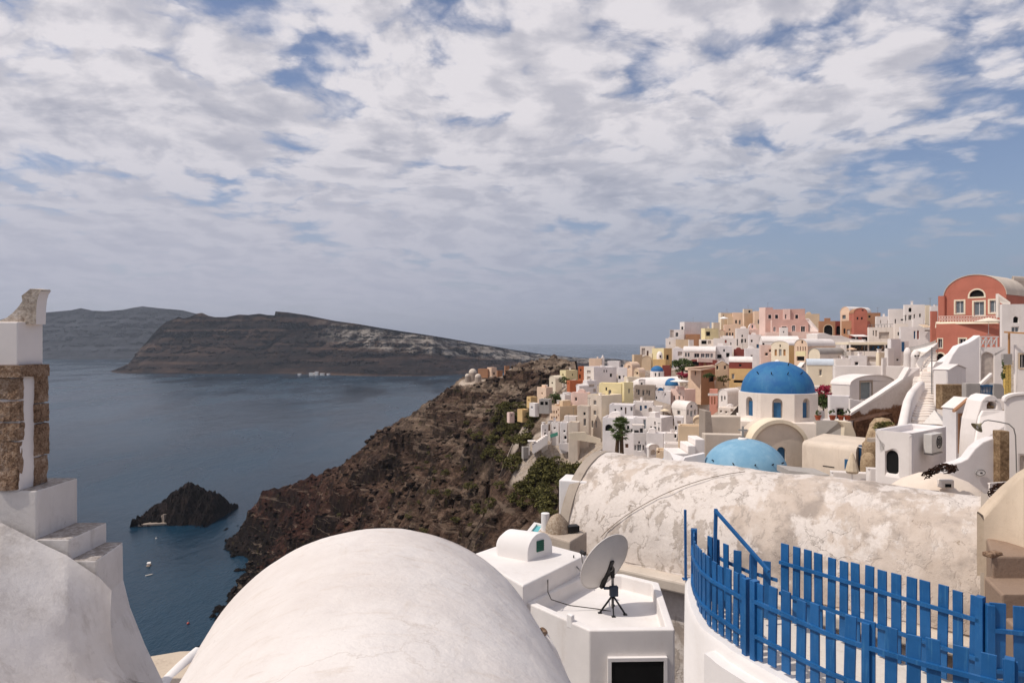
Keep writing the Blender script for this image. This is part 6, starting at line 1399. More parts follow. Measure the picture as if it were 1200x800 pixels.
sl_ = thing('street_lamp', 'hooded lamp on a thin curved arm from a pole by the wing wall', 'street lamp', tuple(P(1191, 568, 27)))
mb = MB(); mb.tube([P(1191.5, 570, 27), P(1191, 540, 27), P(1190, 510, 27), P(1188, 502, 27), P(1182, 496.5, 27), P(1170, 494, 27), P(1158, 492.2, 27), P(1153.5, 493, 27), P(1150, 496.5, 27)], .022, 8); mb.build('arm', GRYM, sl_)
hd = P(1149, 497, 27); ax_ = Vector((-.75, 0, -.66)); ax_.normalize(); b1_ = Vector((0, 1, 0)); b2_ = ax_.cross(b1_)
mb = MB(); rows = [[hd + ax_ * h_ + (b1_ * math.cos(2 * math.pi * k / 16) + b2_ * math.sin(2 * math.pi * k / 16)) * r_ for k in range(17)] for h_, r_ in ((-.05, .03), (.02, .05), (.08, .12), (.2, .24))]
mb.loft(rows); mb.build('hood', flat('lamp_hood', '8d8468', .5), sl_, recalc=True, smooth=60); mb = MB(); mb.lathe(hd + ax_ * .14 - Vector((0, 0, .05)), [(.01, -.05), (.05, 0), (.05, .06), (.01, .1)], 10); mb.build('bulb', FRAMEW, sl_)
# low dome with a wreath of rusty chain in front of the wing wall
ld = P(1095, 585, 27.5)
rt = thing('low_plaster_dome', 'low cream plaster dome with a small vent in front of the block house', 'dome', tuple(ld))
mb = MB(); mb.lathe(ld + Vector((0, 0, -.6)), [(2.1, 0), (2.0, .5), (1.7, .95), (1.2, 1.35), (.6, 1.62), (.02, 1.72)], 36, sx=1.05, sy=.8); q = mb.build('shell', plaster('dome_cream', 'e3d3c3', 'a98f7b', .4, 1, .3, .03), rt, smooth=180); relief(q, .06, .9)
mb = MB(); a = P(1108, 571, 26.3); mb.box(a, (.5, .3, .32)); mb.build('vent_block', PAL['V'], rt, bevel=.04); mb = MB(); mb.box(a + Vector((0, -.16, .05)), (.22, .04, .12)); mb.build('vent', DARK, rt)
RUST = rough_stone('rusty_iron', '1d1512', '39271f', '5d3f30', 8)
def coil(name, label, pts, r_, loops, seed):
    rnd = random.Random(seed); a = P(*pts[0]); root = thing(name, label, 'coil', tuple(a)); 
    for l in range(loops):
        q = []
        for i in range(25):
            s_ = i / 24 * (len(pts) - 1.001); k = int(s_); w = P(*pts[k]).lerp(P(*pts[k + 1]), s_ - k); an = i * 1.1 + l * 2
            q.append(w + Vector((rnd.uniform(-.12, .12), math.cos(an) * .12, math.sin(an) * r_ * rnd.uniform(.6, 1.5) + r_ * .5)))
        mb = MB(); mb.tube(q, .02, 5); mb.build('strand', RUST, root)
    return root
coil('barbed_coil', 'tangle of dark rusty wire lying on the cream plaster dome', [(1085, 559, 26.3), (1092, 554, 26.1), (1101, 550, 26.1), (1110, 547, 26.1), (1119, 551, 26.2), (1108, 553, 25.9)], .10, 9, 1)
coil('barbed_coil', 'loop of dark rusty wire at the foot of the grey stone strip', [(1163, 582, 24), (1165, 574, 24), (1172, 569, 24), (1181, 567, 24), (1183, 572, 24)], .05, 5, 2)
H('plain white back wall behind the rusty wire loop', 1157, 1160, 1192, 566, 600, 26.5, 15, 'W', par=.1)
parasol('closed cream parasol standing on the white terrace wall', 998.5, 531, 45, .42, 2.1, 'cdbba2', closed=True)
H('low white terrace with the closed parasol', 972, 974, 1030, 553, 575, 46, 8, 'W', par=.3)
H('plain white low room left of the block house', 1014, 1017, 1042, 549, 575, 41, 12, 'W', par=.2)
tk = P(1017, 535, 60); rt = thing('water_tank', 'dark blue square water tank between the tan annex and the block house', 'tank', tuple(P(1017, 548, 58))); mb = MB(); mb.slab(P(1012, 547, 58), (.95, 0, 0), (0, .9, 0), (0, 0, 1.75)); mb.build('body', flat('tank_blue', '1d3c5c', .5), rt, bevel=.04); mb = MB(); mb.slab(P(1011.6, 525.4, 57.95), (1.0, 0, 0), (0, 1, 0), (0, 0, .06)); mb.build('lid', FRAMEW, rt)
# cloth sails
for i, (tri, lab) in enumerate([(((1062, 407.5, 104), (1097, 399, 100), (1078, 413, 98)), 'grey triangular shade sail left of the red mansion'), (((1070, 410, 97), (1099, 401, 96), (1092, 414, 94)), 'white triangular shade sail left of the red mansion door')]):
    a, b, c_ = [P(*q) for q in tri]; rt = thing('shade_sail', lab, 'shade sail', tuple(a)); mb = MB(); mid = (a + b + c_) / 3 - Vector((0, 0, .25)); mb.add([a, b, c_, mid, (a + b) / 2 - Vector((0, 0, .12)), (b + c_) / 2 - Vector((0, 0, .1)), (a + c_) / 2 - Vector((0, 0, .1))], [(0, 4, 3), (4, 1, 3), (1, 5, 3), (5, 2, 3), (2, 6, 3), (6, 0, 3)]); q = mb.build('cloth', PAL['G'] if i == 0 else PAL['W'], rt, smooth=180); md = q.modifiers.new('thickness', 'SOLIDIFY'); md.thickness = .02
    mb = MB(); mb.bar(b - Vector((0, 0, 2)), b, .06); mb.build('pole', GRYM, rt)

# ================================================================== big domed church
c0 = P(911, 457, 71.5); ch = thing('domed_church', 'white church with a large deep blue dome on an eight sided drum', 'church', (c0.x, c0.y, P(0, 545, 71.5).z)); [BASES.append((*P(u_, v_, Y_), r_)) for u_, v_, Y_, r_ in ((911, 562, 71, 7), (911, 566, 64, 5), (975, 566, 60, 6), (873, 572, 50, 6), (1000, 575, 50, 6), (940, 576, 50, 5), (1040, 585, 40, 6), (1030, 545, 58, 4), (1095, 610, 30, 6), (1150, 600, 32, 6), (850, 566, 60, 6), (810, 562, 56, 5), (780, 560, 60, 5), (1000, 560, 40, 6), (1110, 560, 42, 5))]
r0 = 4.12; zt = c0.z - .12; zb = P(0, 494, 68).z
A8 = [R(-90 - 21.2 + a_) for a_ in (-67.5, -22.5, 22.5, 67.5, 112.5, 157.5, 202.5, 247.5)]
V8 = [Vector((c0.x + r0 * math.cos(a_), c0.y + r0 * math.sin(a_), 0)) for a_ in A8]
mb = MB(); fills = []
for i in range(8):
    a, b = V8[i], V8[(i + 1) % 8]; d_ = (b - a); ln = d_.length; d_.normalize(); nn = Vector((d_.y, -d_.x, 0)); cc_ = ln / 2
    h_ = hole(cc_, zb + 1.35, .95, 1.95, True)
    W3 = facewall(mb, (a, d_, nn), [(0, zb), (ln, zb), (ln, zt), (0, zt)], [h_], .38); fills.append((h_, W3, nn))
mb.add([(q.x, q.y, zt) for q in V8], [tuple(range(8))])
mb.build('drum', PAL['V'], ch, recalc=True, bevel=.03)
for h_, W3, nn in fills:
    fill_opening('ia', h_, W3, ch, .37, 3); s0 = min(s for s, z in h_); z0 = min(z for s, z in h_)
    mb = MB(); mb.add([W3(s0 + .12, z0 + .02, -.30), W3(s0 + .80, z0 + .02, -.30), W3(s0 + .80, z0 + 1.5, -.30), W3(s0 + .12, z0 + 1.5, -.30)], [(0, 1, 2, 3)]); mb.build('window', GL['b'], ch)
mb = MB(); dome(mb, (c0.x, c0.y, zt + .02), 3.62, 3.12, 64, 22, .12); mb.build('dome', DB, ch, smooth=50)
def spike(c, r, h, az, elv, root, L=.28):
    az, elv = R(az), R(elv); q = Vector((c.x + r * math.cos(elv) * math.cos(az), c.y + r * math.cos(elv) * math.sin(az), c.z + h * math.sin(elv))); nn = Vector((math.cos(az) * math.cos(elv), math.sin(az) * math.cos(elv), math.sin(elv) + .1)).normalized()
    mb = MB(); mb.tube([q - nn * .1, q + nn * L], .05, 6); mb.build('step_peg', BLKM, root)
dc_ = Vector((c0.x, c0.y, zt))
for az in (-150, -122, -92, -62): spike(dc_, 3.72, 3.15, az, 38, ch)
spike(dc_, 3.72, 3.15, -75, 62, ch)
mb = MB(); mb.lathe((c0.x, c0.y, zt + 3.12), [(.28, 0), (.2, .12), (.05, .2)], 12); mb.build('finial', PAL['W'], ch)
# base block
bz = P(0, 492.5, 67).z; bb0 = P(868, 500, 68.6); bb1 = P(957.5, 500, 66.5)
mb = MB(); mb.prism([(bb0.x, bb0.y), (bb1.x, bb1.y), (bb1.x + 2.2, bb1.y + 7.5), (bb0.x + 2.2, bb0.y + 8)], -16, zb + .01); mb.build('base_block', PAL['V'], ch, bevel=.06)
# apse gable with arched hood
ac_ = P(912.5, 535, 64.8); ra_ = (945.5 - 912.5) / F * 64.8; za = P(0, 527, 64.8).z
def ap(th, r, y): return Vector((ac_.x + r * math.cos(th), y, za + r * math.sin(th) * 1.0))
gz = -16
out_ = [(-ra_, gz), (ra_, gz)] + [(ra_ * math.cos(math.pi * k / 24), za + ra_ * math.sin(math.pi * k / 24)) for k in range(25)]
h_ = hole(.25, P(0, 533, 64.8).z, .82, 1.55, True)
mb = MB(); W3 = facewall(mb, (Vector((ac_.x, 64.8, 0)), Vector((1, 0, 0)), Vector((0, -1, 0))), out_, [h_], .3)
mb.loft([[Vector((ac_.x + s, 64.8, z)) for s, z in out_], [Vector((ac_.x + s, 68.4, z)) for s, z in out_]]); mb.build('apse_gable', PAL['D'], ch, recalc=True)
q = fill_opening('ba', h_, W3, ch, .3, 9)
mb = MB(); rr = []
for y_, r_ in ((64.55, ra_ - .12), (64.55, ra_ + .22), (66.5, ra_ + .22)): rr.append([ap(math.pi * k / 32, r_, y_) for k in range(33)])
rr.append([ap(math.pi * k / 32, ra_ - .12, 64.8) for k in range(33)]); mb.loft([rr[3], rr[0], rr[1], rr[2]]); mb.build('arch_hood', PAL['C'], ch, smooth=40, recalc=True)
# annex to the right
an = thing('church_annex', 'rounded tan annex with a slot and a small blue window right of the church', 'annex', tuple(P(975, 560, 60)))
a0, a1 = P(940, 560, 62), P(1003, 560, 58.5); zz0 = P(0, 520, 60).z
prof_ = [(0, -3.4), (0, -.5), (.12, -.2), (.4, -.03), (.8, 0), (4.5, .25)]
d_ = (a1 - a0); d_.z = 0; nn = Vector((d_.y, -d_.x, 0)).normalized() * -1
mb = MB(); mb.loft([[Vector((a0.x, a0.y, zz0 + z)) + nn * e + d_ * s_ for e, z in prof_] for s_ in (0, .33, .66, .93, 1)]); 
mb.add([Vector((a1.x, a1.y, zz0 + z)) + nn * e for e, z in prof_] + [Vector((a1.x, a1.y, zz0 - 3.4)) + nn * 4.5], [tuple(range(7))]); mb.build('shell', PAL['D'], an, recalc=True, smooth=40)
wp = a0.lerp(a1, .80); mb = MB(); z_ = P(0, 549, wp.y).z; mb.slab(Vector((wp.x, wp.y, z_)) - nn * .03, d_.normalized() * .5, nn * .06, (0, 0, .85)); mb.build('window', GL['b'], an)
wp = a0.lerp(a1, .40); mb = MB(); z_ = P(0, 546, wp.y).z; mb.slab(Vector((wp.x, wp.y, z_)) - nn * .03, d_.normalized() * 1.0, nn * .05, (0, 0, .07)); mb.build('slot', DARK, an)
wall('grey rendered wall under the flower pots right of the church', [(957.5, 492.5, 66.3), (984, 493.5, 65), (989.5, 499, 65), (987, 520, 65), (957.5, 516, 66.3)], (0, .6, 0), 'G', 'rendered_wall')
wall('cream sloping buttress wall right of the grey rendered wall', [(983.5, 493, 64.6), (998, 494.5, 64.6), (1003, 508, 64.6), (1005, 523, 64.6), (1012, 524, 64.6), (1013, 540, 64.6), (987, 540, 64.6), (989, 500, 64.6)], (0, 1.2, 0), 'C', 'buttress', bevel=.08)
H('white terrace floor house with the flower pots', 957, 958.5, 1000, 491.8, 515, 67.5, 6, 'W', par=.1)
wall('low white wall behind the blue dome drum with small pots', [(954.5, 481, 71), (966.5, 481.5, 71), (966.5, 494, 71), (954.5, 494, 71)], (0, .3, 0), 'W', 'low_wall')
POT = flat('terracotta_pot', 'a5553a', .8, .15)
for i, (u, lab) in enumerate([(975.5, 'left terracotta pot with a dark plant before the black doorway'), (985.5, 'middle terracotta pot before the black doorway'), (993, 'right terracotta pot with a taller plant by the black doorway'), (958.5, 'small terracotta pot on the low wall beside the blue dome')]):
    a = P(u, 492, 66.6); rt = thing('plant_pot', lab, 'plant pot', tuple(a), 'terracotta plant pots')
    mb = MB(); mb.lathe(a, [(.2, 0), (.28, .36), (.33, .38), (.33, .46), (.26, .46)], 14); mb.build('pot', POT, rt, smooth=30)
    mb = MB(); crown(mb, a + Vector((0, 0, .68)), (.3, .3, .32 if i != 2 else .5), 160, .07, i, 6); mb.build('foliage', LEAF, rt, weld=False)
plant('bougainvillea', 'red flowering bougainvillea beside the blue domed church', 'plant', P(965, 459, 80), (1.0, .9, .85), 1300, .13, FLOWER, 21, clumps=14)
plant('shrub', 'dark green bush below the red bougainvillea beside the blue domed church', 'shrub', P(965, 471, 79), (1.05, .9, .85), 1500, .13, LEAF, 22, clumps=16)
H('small white room behind the bougainvillea', 946, 947, 972, 452, 482, 84, 6, 'V', par=.2)
# church wall and stepped white stair on the left
wall('weathered cream church wall left of the drum', [(833, 488, 66), (868, 488, 66), (868, 530, 66), (833, 530, 66)], (0, 1.5, 0), 'D', 'church_wall', bevel=.05)
wall('tall grey buttress at the corner of the church wall', [(826, 481, 63), (833, 482, 63), (836, 512, 63), (838, 548, 63), (826, 548, 63)], (0, 2, 0), 'S', 'buttress', bevel=.05)
wall('low tan wall between the light blue dome and the church', [(826, 508.5, 60), (872, 509.5, 60), (872, 560, 60), (826, 560, 60)], (0, 1, 0), 'D', 'low_wall', bevel=.05)
ss = thing('stepped_wall', 'bright white wall stepping down towards the stained barrel roof', 'wall', tuple(P(808, 545, 56)))
for k, (u0_, u1_, v_) in enumerate([(814.5, 826, 514.5), (806, 815.5, 522), (787, 806.5, 531)]):
    mb = MB(); a = P(u0_, v_, 57 - k * .5); b = P(u1_, v_, 57 - k * .5); mb.slab(Vector((a.x, a.y, a.z - 5)), (b.x - a.x, 0, 0), (0, 2.4 + k * .3, 0), (0, 0, 5)); mb.build('step', PAL['W'], ss, bevel=.06)
wall('white sloping roof panel at the foot of the stepped wall', [(787, 531.5, 54), (803, 536, 50), (826, 531, 50), (826, 548, 50), (795, 548, 50)], (0, .5, 0), 'L', 'panel_wall')
H('small white arched hood house by the stepped wall', 757.5, 760, 772, 525, 537, 100, 15, 'W', 'vault', rise=4, ops=[('R', 766, 530, 6, 6, 'ia')])
H('rough tan garden wall with rusty ends by the stepped wall', 767, 769, 783, 527.5, 540, 90, 12, 'T', ops=[('R', 772, 528.5, 2, 2, 'r')])
parasol('light blue pointed parasol by the stepped wall', 784.5, 531.5, 66, .8, 2.0, '7fb2d6', drop=.6)
H('white slanted roof house right of the rough garden wall', 776, 778, 800, 519.5, 535, 105, 12, 'W')
# light blue dome
l0 = P(873, 551, 50); lr = 47.3 / F * 50; ld_ = thing('light_blue_dome', 'pale blue dome with a small cross rising behind the stained barrel roof', 'dome', tuple(l0 - Vector((0, 0, 3))))
mb = MB(); dome(mb, (l0.x, l0.y, l0.z), lr, 37 / F * 50, 64, 22, .05); mb.build('dome_shell', LB, ld_, smooth=50)
mb = MB(); mb.lathe((l0.x, l0.y, l0.z - 4), [(lr + .15, 0), (lr + .15, 3.92)], 32); mb.build('drum', PAL['V'], ld_, smooth=40)
for az in (-160, -125, -95, -68, -45): spike(l0, lr, 37 / F * 50, az, 22, ld_, .16)
cp = P(870.5, 512.8, 50); mb = MB(); mb.lathe(cp - Vector((0, 0, .12)), [(.36, 0), (.33, .1), (.2, .16)], 16); mb.build('finial_base', PAL['W'], ld_, smooth=40)
mb = MB(); mb.box(cp, (.12, .1, .85)); mb.box(cp + Vector((-.19, .002, .52)), (.27, .096, .11)); mb.box(cp + Vector((.19, .002, .52)), (.27, .096, .11)); mb.build('cross', PAL['G'], ld_)
wall('pale rubble patch on the roof right of the light blue dome', [(925, 551, 42), (950, 554, 41), (972, 556, 40), (972, 562, 40), (925, 558, 42)], (0, 2, 0), 'G', 'roof_rubble')

# ================================================================== trees
def palm(label, u, vbase, vtop, Y, rad):
    b = P(u, vbase, Y); tp = P(u - .5, vtop, Y); root = thing('palm_tree', label, 'palm tree', tuple(b)); BASES.append((b.x, b.y, b.z, 1))
    rnd = random.Random(4)
    for k, (dx_, hh) in enumerate(((.35, 1.0), (-.55, .8))):
        top_ = b + Vector((dx_ * .3, 0, (tp.z - b.z) * hh)); mb = MB(); q = [b + Vector((dx_, k * .4, -.8)), b.lerp(top_, .35) + Vector((dx_ * .8, 0, 0)), b.lerp(top_, .7) + Vector((dx_ * .5, 0, 0)), top_]
        mb.tube(q, [.42, .36, .34, .30], 10); o = mb.build('trunk', BARK, root, smooth=180); subdiv(o, 2); relief(o, .1, 2.5)
        mb = MB()
        for i in range(60 if k == 0 else 38):
            az = rnd.uniform(0, 2 * math.pi); el_ = rnd.uniform(-.9, 1.3); d_ = Vector((math.cos(az) * math.cos(el_), math.sin(az) * math.cos(el_), math.sin(el_)))
            st_ = top_ + d_ * .15; en = top_ + d_ * rad * rnd.uniform(.5, .68) + Vector((0, 0, -.12 * rad)); mb.tube([st_, en], [.035, .02], 4)
            sd = d_.cross(Vector((0, 0, 1))).normalized(); upv = sd.cross(d_).normalized()
            for f in range(-5, 6):
                an = f * .26; dd = (d_ * math.cos(an) + sd * math.sin(an)).normalized(); L_ = rad * .42 * rnd.uniform(.8, 1.1); wv_ = dd.cross(upv).normalized() * .06
                mid = en + dd * L_ * .5; tipp = en + dd * L_ + Vector((0, 0, -.16 * L_)); mb.add([en, mid + wv_, tipp, mid - wv_], [(0, 1, 2, 3)])
        mb.build('crown', PALML, root, weld=False)
    return root
palm('tall fan palm with a dark shaggy double trunk before the long white house', 726.5, 529.5, 499, 128, 2.3)
plant('bushy_tree', 'grey-green bushy tree beside the long white house with the glazed porch', 'tree', P(800, 429, 196), (3.6, 2.4, 2.1), 2600, .24, LEAF, 31, clumps=26)
plant('bougainvillea', 'dark red flowering bush at the foot of the grey-green tree', 'plant', P(799, 439.5, 190), (2.0, 1.2, .9), 700, .2, FLOWER, 32, clumps=10)
plant('shrub', 'green garden bush in the dark arch beside the rounded peach house', 'shrub', P(831, 441, 182), (1.6, 1.0, .9), 600, .16, LEAF, 33, clumps=10)
plant('shrub', 'spiky garden bush left of the ochre front', 'shrub', P(848, 444, 182), (1.5, 1.0, 1.2), 700, .16, SCRUB, 34, clumps=10)
plant('shrub', 'dark round bush between the terracotta box and the mustard house', 'shrub', P(661, 446, 196), (1.6, 1.3, 1.2), 700, .18, LEAF, 35, clumps=10)
plant('shrub', 'large dark bush below the terracotta box', 'shrub', P(651, 469, 168), (2.2, 1.6, 1.8), 1100, .2, LEAF, 36, clumps=14)

# small roof clutter: chimney stubs, aerials and solar water heaters
rnd = random.Random(77); proto = None; k = 0
for (q, z_, Y, w_) in FLATS:
    if Y < 90 or w_ not in 'WVLCYPT': continue
    if rnd.random() < .36:
        if proto is None:
            proto = thing('roof_chimney', 'short square white chimney stub on a flat village roof', 'chimney', (q.x, q.y, z_), 'chimney stubs on the village roofs')
            mb = MB(); mb.slab((q.x - .28, q.y - .28, z_), (.56, 0, 0), (0, .56, 0), (0, 0, 1.0)); mb.build('stack', PAL['W'], proto, bevel=.05)
            mb = MB(); mb.slab((q.x - .36, q.y - .36, z_ + 1.06), (.72, 0, 0), (0, .72, 0), (0, 0, .12)); [mb.slab((q.x - .26 + a * .4, q.y - .26 + b * .4, z_ + .98), (.12, 0, 0), (0, .12, 0), (0, 0, .1)) for a in (0, 1) for b in (0, 1)]; mb.build('cap', PAL['W'], proto)
        else: copy_tree(proto, (q.x, q.y, z_), rnd.uniform(0, 1.5), (rnd.uniform(.6, 1.1), rnd.uniform(.6, 1.1), rnd.uniform(.5, 1.0)))
    k += 1
proto = None
for i, (q, z_, Y, w_) in enumerate(FLATS):
    if Y < 110 or i % 4: continue
    p_ = q + Vector((1.0, .4, 0))
    if proto is None:
        proto = thing('roof_aerial', 'thin television aerial on a flat village roof', 'aerial', (p_.x, p_.y, z_), 'aerials on the village roofs')
        mb = MB(); mb.bar((p_.x, p_.y, z_), (p_.x, p_.y, z_ + 2.0), .05); mb.build('mast', GRYM, proto)
        mb = MB(); mb.bar((p_.x - .5, p_.y, z_ + 1.9), (p_.x + .5, p_.y, z_ + 1.9), .03); [mb.bar((p_.x - .4 + j * .2, p_.y - .25, z_ + 1.93), (p_.x - .4 + j * .2, p_.y + .25, z_ + 1.93), .02) for j in range(5)]; mb.build('antenna', GRYM, proto)
    else: copy_tree(proto, (p_.x, p_.y, z_), rnd.uniform(0, 3))
# ================================================================== cliff and hillside
ctl = []
def cp_(u, v, Y, dz=0): q = P(u, v, Y); ctl.append((q.x, q.y, q.z + dz))
for u, v in ((262, 728), (276, 705), (304, 668), (296, 648), (274, 637), (215, 790)): q = S(u, v); ctl.append((q.x, q.y, SEA + .5))
for u, v in ((250, 634), (254, 648), (282, 656), (278, 672), (260, 690), (248, 710), (240, 735), (272, 624), (252, 620), (280, 612), (205, 775)): q = S(u, v); ctl.append((q.x, q.y, SEA - 9))
for xyz in ((-150, 300, -134), (-175, 370, -136), (-205, 420, -136), (-150, 470, -132), (-60, 520, -125), (60, 560, -118), (-125, 200, -126), (-150, 120, -130), (-115, 100, -121), (-100, 30, -120), (-100, -20, -120),
            (0, 10, -13), (12, 14, -9), (-10, 8, -20), (-30, 30, -52), (-60, 60, -85), (-20, 60, -38), (0, 40, -22), (20, 40, -15), (20, 25, -10), (45, 60, -11), (60, 60, -4), (110, 100, 4), (160, 150, 8), (230, 220, 10), (200, 320, 4), (120, 380, -8), (300, 100, 10), (300, 420, -10), (60, 0, -2),
            (-25, 425, -62), (40, 430, -50), (110, 450, -45), (0, 90, -34), (-40, 110, -68), (-80, 150, -105), (25, 75, -14)): ctl.append(xyz)
for a in ((296, 602, 405), (286, 614, 404), (276, 634, 405), (312, 581, 405), (326, 572, 402), (345, 566, 399), (372, 556, 396), (400, 546, 392), (420, 527, 389), (440, 511, 386), (480, 489, 382), (505, 471, 378), (520, 461, 376), (534, 450, 373), (545, 439, 370), (553, 441, 368), (575, 441, 370), (600, 428, 370), (625, 425, 370), (650, 421.5, 370), (664, 426, 369), (676, 434, 368), (700, 448, 366), (740, 454, 372), (480, 641, 205), (540, 600, 212), (600, 602, 180), (636, 598, 138), (648, 560, 146), (600, 550, 205), (540, 540, 262), (470, 560, 300), (400, 600, 312), (400, 650, 275), (330, 640, 345), (335, 690, 300), (600, 500, 255), (560, 500, 298), (612, 474, 255), (640, 450, 280), (600, 452, 330), (560, 470, 335), (665, 545, 146), (690, 560, 140), (640, 535, 150), (612, 532, 160), (590, 520, 205), (520, 620, 205), (440, 700, 190), (560, 650, 165), (585, 490, 240), (720, 446, 300), (755, 442, 310), (790, 430, 345), (820, 424, 370), (700, 442, 335), (740, 440, 345), (850, 412, 400), (900, 408, 420), (780, 432, 420), (720, 450, 420)): cp_(*a)
for (x_, y_, z_, r_) in BASES: ctl.append((x_, y_, z_ - .8))
# thin out near-duplicates
keep = []
for c_ in ctl:
    if all((c_[0] - k_[0]) ** 2 + (c_[1] - k_[1]) ** 2 > 9 for k_ in keep): keep.append(c_)
A = np.array(keep); n = len(A)
def U(r2): return np.where(r2 > 1e-9, r2 * np.log(np.maximum(r2, 1e-9)), 0)
xy = A[:, :2] / 100
K_ = U(((xy[:, None] - xy[None]) ** 2).sum(-1)) + np.eye(n) * .02
Pm = np.hstack([np.ones((n, 1)), xy]); M_ = np.block([[K_, Pm], [Pm.T, np.zeros((3, 3))]])
wts = np.linalg.solve(M_, np.concatenate([A[:, 2], [0, 0, 0]]))
def hgt(x, y):
    q = np.stack([x, y], -1).reshape(-1, 2) / 100; out = np.empty(len(q))
    for i in range(0, len(q), 20000):
        b = q[i:i + 20000]; out[i:i + 20000] = U(((b[:, None] - xy[None]) ** 2).sum(-1)) @ wts[:n] + wts[n] + b @ wts[n + 1:]
    return out.reshape(np.shape(x))
gx = np.concatenate([np.arange(-195, 30, .95), np.arange(30, 330, 3.0)]); gy = np.concatenate([np.arange(-25, 110, 2.2), np.arange(110, 425, 1.0), np.arange(425, 560, 4)])
GX, GY = np.meshgrid(gx, gy); Z0 = hgt(GX, GY)
HB = np.array([(b[0], b[1], b[2], b[3]) for b in BASES])
vm = np.zeros_like(GX)
dmin = np.full(GX.shape, 1e9)
for b in HB: dmin = np.minimum(dmin, np.hypot(GX - b[0], GY - b[1]) - b[3])
wild = np.clip((dmin - 3) / 9, 0, 1); wild = np.where(GX > 40, np.minimum(wild, .05), wild)
n1 = fbm(GX * .022, GY * .022, Z0 * .03, 5, True); n2 = fbm(GX * .075, GY * .075, Z0 * .09, 5, True); n3 = fbm(GX * .26, GY * .26, Z0 * .3, 4, True); crest = np.clip(1 - np.hypot((GX - 0) / 60, (GY - 365) / 45), 0, 1)
n1 = n1 - .25; n2 = n2 - .2; n3 = n3 - .15
Z = Z0 + wild * (n1 * 6.5 + n2 * 3.8 + n3 * 1.9 + crest * n3 * 2.2)
# rock steps: partial terracing that gives short cliffs
per = 11.0; q = (Z + fbm(GX * .03, GY * .03, GX * 0, 3) * 14) / per; fr = q - np.floor(q)
stepd = (np.floor(q) + np.clip((fr - .5) / .22 + .5, 0, 1)) * per
rock = np.clip((fbm(GX * .02 + 5, GY * .02, Z0 * .02, 3) + .12) * 3, 0, 1) * wild
Z = Z + (stepd - q * per) * .8 * rock
lowc = np.clip((-100 - Z0) / 16, 0, 1); Z = Z + lowc * wild * (fbm(GX * .13, GY * .13, GX * 0 + 3, 4, True) * 3.4 - 1.2)
for b in HB[:0]: pass
# keep the ground under every house
for (x_, y_, z_, r_) in HB:
    dd = np.hypot(GX - x_, GY - y_); lim = z_ - .25 + np.maximum(0, dd - r_) * 1.1; near = dd < r_ + 8
    Z = np.where(near, np.minimum(Z, lim), Z)
Z = np.where(GY < 60, np.minimum(Z, np.where(GX < 12 + GY * .1, -14 - (60 - GY) * .0, 999)), Z)
GU = 600 + GX / np.maximum(GY, 1) * F
for (a0_, a1_, vb_, Yh) in SIGHT:
    inn = (GU > a0_ - 3) & (GU < a1_ + 3) & (GY < Yh - .5) & (GY > 20)
    Z = np.where(inn, np.minimum(Z, (400 - vb_ - 1.5) / F * GY), Z)
vc = np.interp(GU, [290, 300, 322, 345, 372, 400, 420, 440, 480, 505, 520, 534, 545, 553, 575, 590, 600, 622, 650, 662, 674, 690, 720, 800], [586, 577, 575, 569, 559, 549, 531, 514, 491, 474, 464, 453, 440, 441.5, 441, 431, 427.5, 423.5, 422.5, 426, 436, 446, 452, 452]) + fbm(GX * .20, GY * .05, GX * 0 + 2, 4) * 11 + fbm(GX * .05, GY * .03, GX * 0 + 7, 2) * 9
Z = np.where((GY > np.where(GU > 540, 300, 335)) & (GU > 288) & (GU < 800), np.minimum(Z, (400 - vc) / F * GY), Z)
Z = np.where((GY > 222) & (GU > 676) & (GU < 800), np.minimum(Z, (400 - 441 - (GY < 260) * 8) / F * GY), Z)
sx = np.where(GX > GY * .95 + 60, np.minimum(Z, GY * .02 - 6), Z); Z = np.minimum(Z, sx)
tm, t = newmat('volcanic_cliff'); p = t.pos(); x, y, z = t.sep(p)
nb_ = t.noise(p, .035, 7, .66); nm_ = t.noise(p, .22, 7, .7); nf = t.noise(p, 1.3, 6, .75)
wv_ = t.noise(t.n('ShaderNodeMapping', {0: p, 3: (.012, .012, .16)}), 1, 5, .6, .8)
f = t.math('ADD', t.math('MULTIPLY', nm_, .55), t.math('MULTIPLY', nf, .45))
brown = t.ramp(f, [(.37, C('1e1714')), (.48, C('45352c')), (.57, C('6a5446')), (.72, C('9a8472'))])
redd = t.ramp(f, [(.34, C('170e0c')), (.48, C('38221c')), (.62, C('5b3b31')), (.77, C('7d5a4c'))])
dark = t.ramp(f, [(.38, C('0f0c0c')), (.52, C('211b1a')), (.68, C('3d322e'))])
zz = t.math('ADD', z, t.math('MULTIPLY', nb_, 60))
c = t.mix(t.step(zz, -20, -62), brown, redd)
c = t.mix(t.math('MULTIPLY', t.step(zz, -28, 12), t.step(wv_, .46, .56)), c, t.ramp(f, [(.36, C('4a3d34')), (.52, C('8f7c6b')), (.68, C('b9a792'))]))
gul = t.noise(t.n('ShaderNodeMapping', {0: p, 2: (0, 0, .5), 3: (.030, .016, .02)}), 1, 5, .62, .6); c = t.mix(t.math('MULTIPLY', t.step(gul, .53, .62), .75), c, dark)
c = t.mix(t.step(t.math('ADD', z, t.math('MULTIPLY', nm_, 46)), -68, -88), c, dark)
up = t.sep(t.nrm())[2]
c = t.mix(t.math('MULTIPLY', t.step(up, .70, .42), t.step(nb_, .35, .6, .35, .9)), c, dark)
